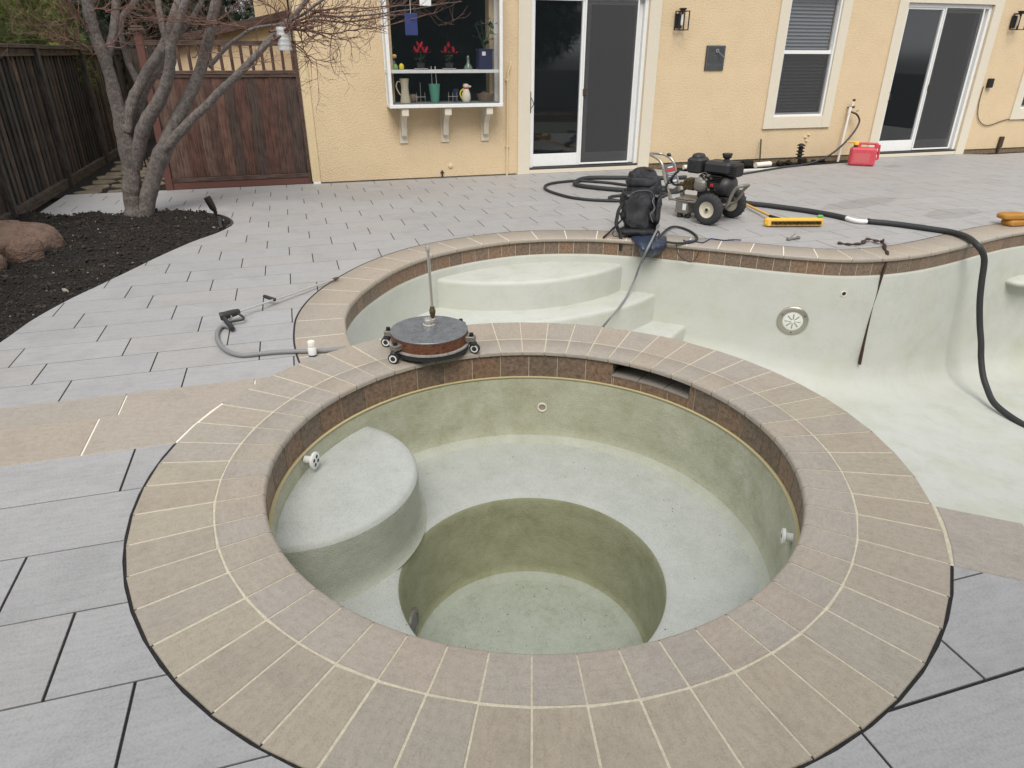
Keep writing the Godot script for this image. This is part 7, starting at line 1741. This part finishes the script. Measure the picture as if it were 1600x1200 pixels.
func make_window_things() -> void:
	var Z := -10.22
	var y0 := 1.064; var y1 := 1.484
	var jug := thing("pitcher", "tall tan pottery pitcher at the left of the lower window shelf", "pitcher", Vector3(1.575, y0, Z))
	P("body", MB.new().lathe([Vector2(0.0, 0.0), Vector2(0.072, 0.002), Vector2(0.070, 0.03), Vector2(0.055, 0.12), Vector2(0.050, 0.20), Vector2(0.058, 0.27), Vector2(0.066, 0.31), Vector2(0.060, 0.31), Vector2(0.048, 0.22)], 24), M.jug_clay, jug)
	P("handle", hose(MB.new(), [Vector3(-0.05, 0.27, 0), Vector3(-0.10, 0.265, 0), Vector3(-0.115, 0.20, 0), Vector3(-0.08, 0.12, 0), Vector3(-0.055, 0.10, 0)], 0.009), M.jug_clay, jug)
	var vs := thing("green_pot", "sea-green glazed tapered flower pot on the lower window shelf", "flower pot", Vector3(1.99, y0, Z))
	P("body", MB.new().lathe([Vector2(0.0, 0.0), Vector2(0.056, 0.002), Vector2(0.060, 0.03), Vector2(0.080, 0.235), Vector2(0.076, 0.238), Vector2(0.066, 0.20), Vector2(0.0, 0.19)], 24), M.green_glaze, vs)
	var stk := MB.new()
	stk.rod(Vector3(-0.03, 0.19, 0), Vector3(-0.035, 0.46, 0), 0.004); stk.rod(Vector3(0.035, 0.19, 0.0), Vector3(0.02, 0.46, 0), 0.005)
	P("stakes", stk, M.pvc, vs)
	var hen := thing("cream_jug", "small cream jug with a red band on the lower window shelf", "jug", Vector3(2.44, y0, Z))
	P("body", MB.new().lathe([Vector2(0.0, 0.0), Vector2(0.052, 0.002), Vector2(0.066, 0.05), Vector2(0.060, 0.11), Vector2(0.040, 0.16), Vector2(0.036, 0.18), Vector2(0.044, 0.215), Vector2(0.030, 0.235), Vector2(0.0, 0.238)], 22), M.cream_glaze, hen)
	P("handle", hose(MB.new(), [Vector3(-0.035, 0.17, 0), Vector3(-0.075, 0.14, 0), Vector3(-0.085, 0.09, 0), Vector3(-0.06, 0.04, 0)], 0.010), M.lemon, hen)
	P("band", MB.new().lathe([Vector2(0.038, 0.168), Vector2(0.0385, 0.185), Vector2(0.041, 0.192)], 22), M.red_plastic, hen)
	P("spout", MB.new().blob(Vector3(0.05, 0.20, 0), Vector3(0.028, 0.016, 0.016)), M.cream_glaze, hen)
	var cup := thing("blue_cup", "dark blue cup behind the cream jug on the lower window shelf", "cup", Vector3(2.31, y0, Z - 0.1))
	P("body", MB.new().lathe([Vector2(0.0, 0.0), Vector2(0.038, 0.002), Vector2(0.046, 0.17), Vector2(0.042, 0.17), Vector2(0.036, 0.02)], 20), M.navy_glaze, cup)
	var wl := ["small wire rack standing between the pitcher and the green pot", "low wire rack standing between the green pot and the cream jug"]
	for i in 2:
		var r := thing("wire_rack", wl[i], "rack", Vector3(1.785 if i == 0 else 2.24, y0, Z + 0.03), 0.0, "wire racks in the window")
		var m := MB.new()
		for x in [-0.06, 0.0, 0.06]: m.rod(Vector3(x, 0, 0), Vector3(x, (0.26 if x == 0.0 else 0.13) if i == 0 else 0.13, 0), 0.0035, -1, 6)
		m.rod(Vector3(-0.07, 0.075, 0), Vector3(0.07, 0.075, 0), 0.0035, -1, 6)
		P("wires", m, M.chrome, r)
	var bk := thing("basket", "low woven basket of stones at the right end of the lower window shelf", "basket", Vector3(2.74, y0, Z - 0.06))
	P("bowl", MB.new().lathe([Vector2(0.0, 0.0), Vector2(0.10, 0.002), Vector2(0.13, 0.10), Vector2(0.122, 0.10), Vector2(0.095, 0.015)], 24), M.basket, bk)
	for q in [[-0.05, 0.08, 0.0], [0.05, 0.085, 0.02], [0.0, 0.09, 0.05], [-0.02, 0.10, -0.03]]:
		P("stone", MB.new().blob(Vector3(q[0], q[1], q[2]), Vector3(0.045, 0.03, 0.035), 0.9), M.boulder, bk)
	tag(P("grey_stone", MB.new().blob(Vector3(1.70, y0 + 0.05, Z - 0.08), Vector3(0.07, 0.06, 0.05), 0.9), M.basket), "rounded stone just right of the tan pitcher", "stone")
	# upper shelf
	var pl := ["red poinsettia on a white saucer, the left of the two on the upper shelf", "red poinsettia on a white saucer, the right of the two on the upper shelf"]
	for i in 2:
		var t := thing("poinsettia", pl[i], "plant", Vector3(1.815 if i == 0 else 2.21, y1, Z), 0.0, "poinsettias on the window shelf")
		P("saucer", MB.new().lathe([Vector2(0.0, 0.0), Vector2(0.07, 0.001), Vector2(0.10, 0.012), Vector2(0.096, 0.014), Vector2(0.0, 0.006)], 24), M.white_plastic, t)
		P("pot", MB.new().lathe([Vector2(0.0, 0.006), Vector2(0.045, 0.006), Vector2(0.058, 0.085), Vector2(0.0, 0.08)], 20), M.black_plastic, t)
		var st := MB.new()
		for k in 4: st.rod(Vector3(0, 0.08, 0), Vector3(cos(k * 1.6) * 0.07, 0.2 + 0.02 * k, sin(k * 1.6) * 0.05), 0.004, 0.003, 5)
		P("stems", st, M.leaf_house, t)
		for k in 10: leaf_part("leaf", t, Vector3(rng.randf_range(-0.05, 0.05), rng.randf_range(0.12, 0.2), rng.randf_range(-0.03, 0.05)), rng.randf() * TAU, -0.3, 0.09, M.leaf_house)
		for hd in [Vector3(-0.05, 0.21, 0.03), Vector3(0.06, 0.205, 0.03), Vector3(0.0, 0.265, 0.0)]:
			for k in 8: leaf_part("bract", t, hd, TAU * k / 8 + i, 0.2 + 0.75 * (k % 2), 0.10, M.poinsettia)
	var pt := thing("potted_plant", "leafy house plant in a square dark blue pot on the upper shelf", "plant", Vector3(2.72, y1, Z - 0.02))
	P("pot", bx(Vector3(0, 0.125, 0), Vector3(0.20, 0.25, 0.18), 0.012), M.navy_glaze, pt)
	P("pot_rim", bx(Vector3(0, 0.245, 0), Vector3(0.215, 0.03, 0.195), 0.008), M.navy_glaze, pt)
	P("price_label", bx(Vector3(-0.03, 0.20, 0.0915), Vector3(0.05, 0.05, 0.002), 0.0), M.white_plastic, pt)
	var ps := MB.new()
	for k in 4: ps.tube([Vector3(0, 0.25, 0), Vector3((k - 1.5) * 0.04, 0.42, 0.02 * (k % 2)), Vector3((k - 1.5) * 0.09, 0.58 + 0.05 * (k % 2), 0.02)], [0.006, 0.005, 0.003], 6)
	P("stems", ps, M.leaf_house, pt)
	for k in 26: leaf_part("leaf", pt, Vector3(rng.randf_range(-0.10, 0.12), rng.randf_range(0.34, 0.68), rng.randf_range(-0.04, 0.06)), rng.randf() * TAU, rng.randf_range(-0.7, 0.3), rng.randf_range(0.10, 0.17), M.leaf_house)
	var gb := thing("glass_bottle", "small clear glass decanter left of the dark blue pot", "bottle", Vector3(2.48, y1, Z))
	P("body", MB.new().lathe([Vector2(0.0, 0.0), Vector2(0.062, 0.004), Vector2(0.058, 0.03), Vector2(0.020, 0.08), Vector2(0.016, 0.13), Vector2(0.026, 0.14)], 20), M.bottle_glass, gb)
	P("stopper", MB.new().blob(Vector3(0, 0.155, 0), Vector3(0.018, 0.022, 0.018)), M.bottle_glass, gb)
	tag(P("lemon_ornament", MB.new().lathe([Vector2(0.0, 0.0), Vector2(0.028, 0.008), Vector2(0.036, 0.035), Vector2(0.028, 0.06), Vector2(0.012, 0.075), Vector2(0.0, 0.08)], 16, Transform3D(Basis.IDENTITY, Vector3(1.545, y1, Z + 0.02))), M.lemon), "small yellow pear-shaped ornament on the upper window shelf", "ornament")
	tag(P("pear_ornament", MB.new().lathe([Vector2(0.0, 0.0), Vector2(0.026, 0.006), Vector2(0.032, 0.03), Vector2(0.022, 0.055), Vector2(0.010, 0.07), Vector2(0.0, 0.073)], 16, Transform3D(Basis.IDENTITY, Vector3(1.465, y1, Z + 0.02))), M.pear), "small green pear-shaped ornament at the left end of the upper shelf", "ornament")
	var fl := thing("bud_vase", "slim glass vase holding one tan flower at the left of the upper shelf", "vase", Vector3(1.455, y1, Z - 0.05))
	P("vase", MB.new().lathe([Vector2(0.0, 0.0), Vector2(0.022, 0.002), Vector2(0.018, 0.08), Vector2(0.012, 0.11)], 14), M.bottle_glass, fl)
	P("stem", MB.new().rod(Vector3(0, 0.02, 0), Vector3(0.01, 0.15, 0), 0.003), M.leaf_house, fl)
	P("flower", MB.new().blob(Vector3(0.012, 0.165, 0), Vector3(0.032, 0.026, 0.028), 1.0, Basis.IDENTITY, 12, 8), M.flower_tan, fl)

func leaf_part(called: String, t: Node3D, at: Vector3, a: float, lift: float, s: float, m: Material) -> void:
	var d := Vector3(cos(a) * cos(lift), sin(lift), sin(a) * cos(lift))
	var w := Vector3(-sin(a), 0, cos(a))
	var up := d.cross(w).normalized()
	var b := MB.new()
	var mid := at + d * s * 0.5 + up * s * 0.05
	b.tri(at, mid + w * s * 0.24, mid, up, up, up); b.tri(at, mid, mid - w * s * 0.24, up, up, up)
	b.tri(mid + w * s * 0.24, at + d * s - up * s * 0.08, mid, up, up, up); b.tri(mid, at + d * s - up * s * 0.08, mid - w * s * 0.24, up, up, up)
	P(called, b, m, t)

func _ready() -> void:
	rng.seed = 20
	var cam := Camera3D.new()
	cam.name = "camera"
	cam.fov = 58.83
	cam.near = 0.05
	cam.far = 300.0
	cam.transform = Transform3D(Basis(Vector3(0.95642515, 0.00275317, 0.29196465), Vector3(0.12523573, 0.89943297, -0.41873183), Vector3(-0.26375547, 0.43705006, 0.85989552)), Vector3(0, 1.6914, 0))
	add_child(cam)
	var env := Environment.new()
	env.background_mode = Environment.BG_SKY
	var sm := ProceduralSkyMaterial.new()
	sm.sky_top_color = Color(0.90, 0.915, 0.94)
	sm.sky_horizon_color = Color(0.92, 0.925, 0.935)
	sm.sky_curve = 0.25
	sm.ground_bottom_color = Color(0.3, 0.29, 0.28)
	sm.ground_horizon_color = Color(0.6, 0.6, 0.6)
	sm.sun_angle_max = 1.0
	var sky := Sky.new()
	sky.sky_material = sm
	env.sky = sky
	env.background_energy_multiplier = 1.0
	env.tonemap_mode = Environment.TONE_MAPPER_LINEAR
	env.tonemap_exposure = 1.16
	env.sdfgi_enabled = true
	env.ssao_enabled = true
	env.ssil_enabled = true
	var we := WorldEnvironment.new()
	we.name = "environment"
	we.environment = env
	add_child(we)
	var sun := DirectionalLight3D.new()
	sun.name = "sun"
	sun.light_energy = 0.8
	sun.light_color = Color(1.0, 0.985, 0.96)
	sun.light_angular_distance = 32.0
	sun.shadow_enabled = true
	sun.rotation = Vector3(deg_to_rad(-52), deg_to_rad(-18), 0)
	add_child(sun)
	make_materials()
	make_outlines()
	make_ground()
	make_beds()
	make_tub()
	make_pool()
	make_house()
	make_neighbour()
	make_fence()
	make_gate()
	make_greenery()
	make_maple()
	make_lamp("black cage wall lamp between the middle door and the sundial plaque", 5.80, 2.005)
	make_lamp("black cage wall lamp at the far right, cut by the picture edge", 12.40, 2.08)
	make_plaque()
	make_cleaner()
	make_washer()
	make_backpack()
	make_hoses()
	make_lance()
	make_small_things()
	make_window_things()
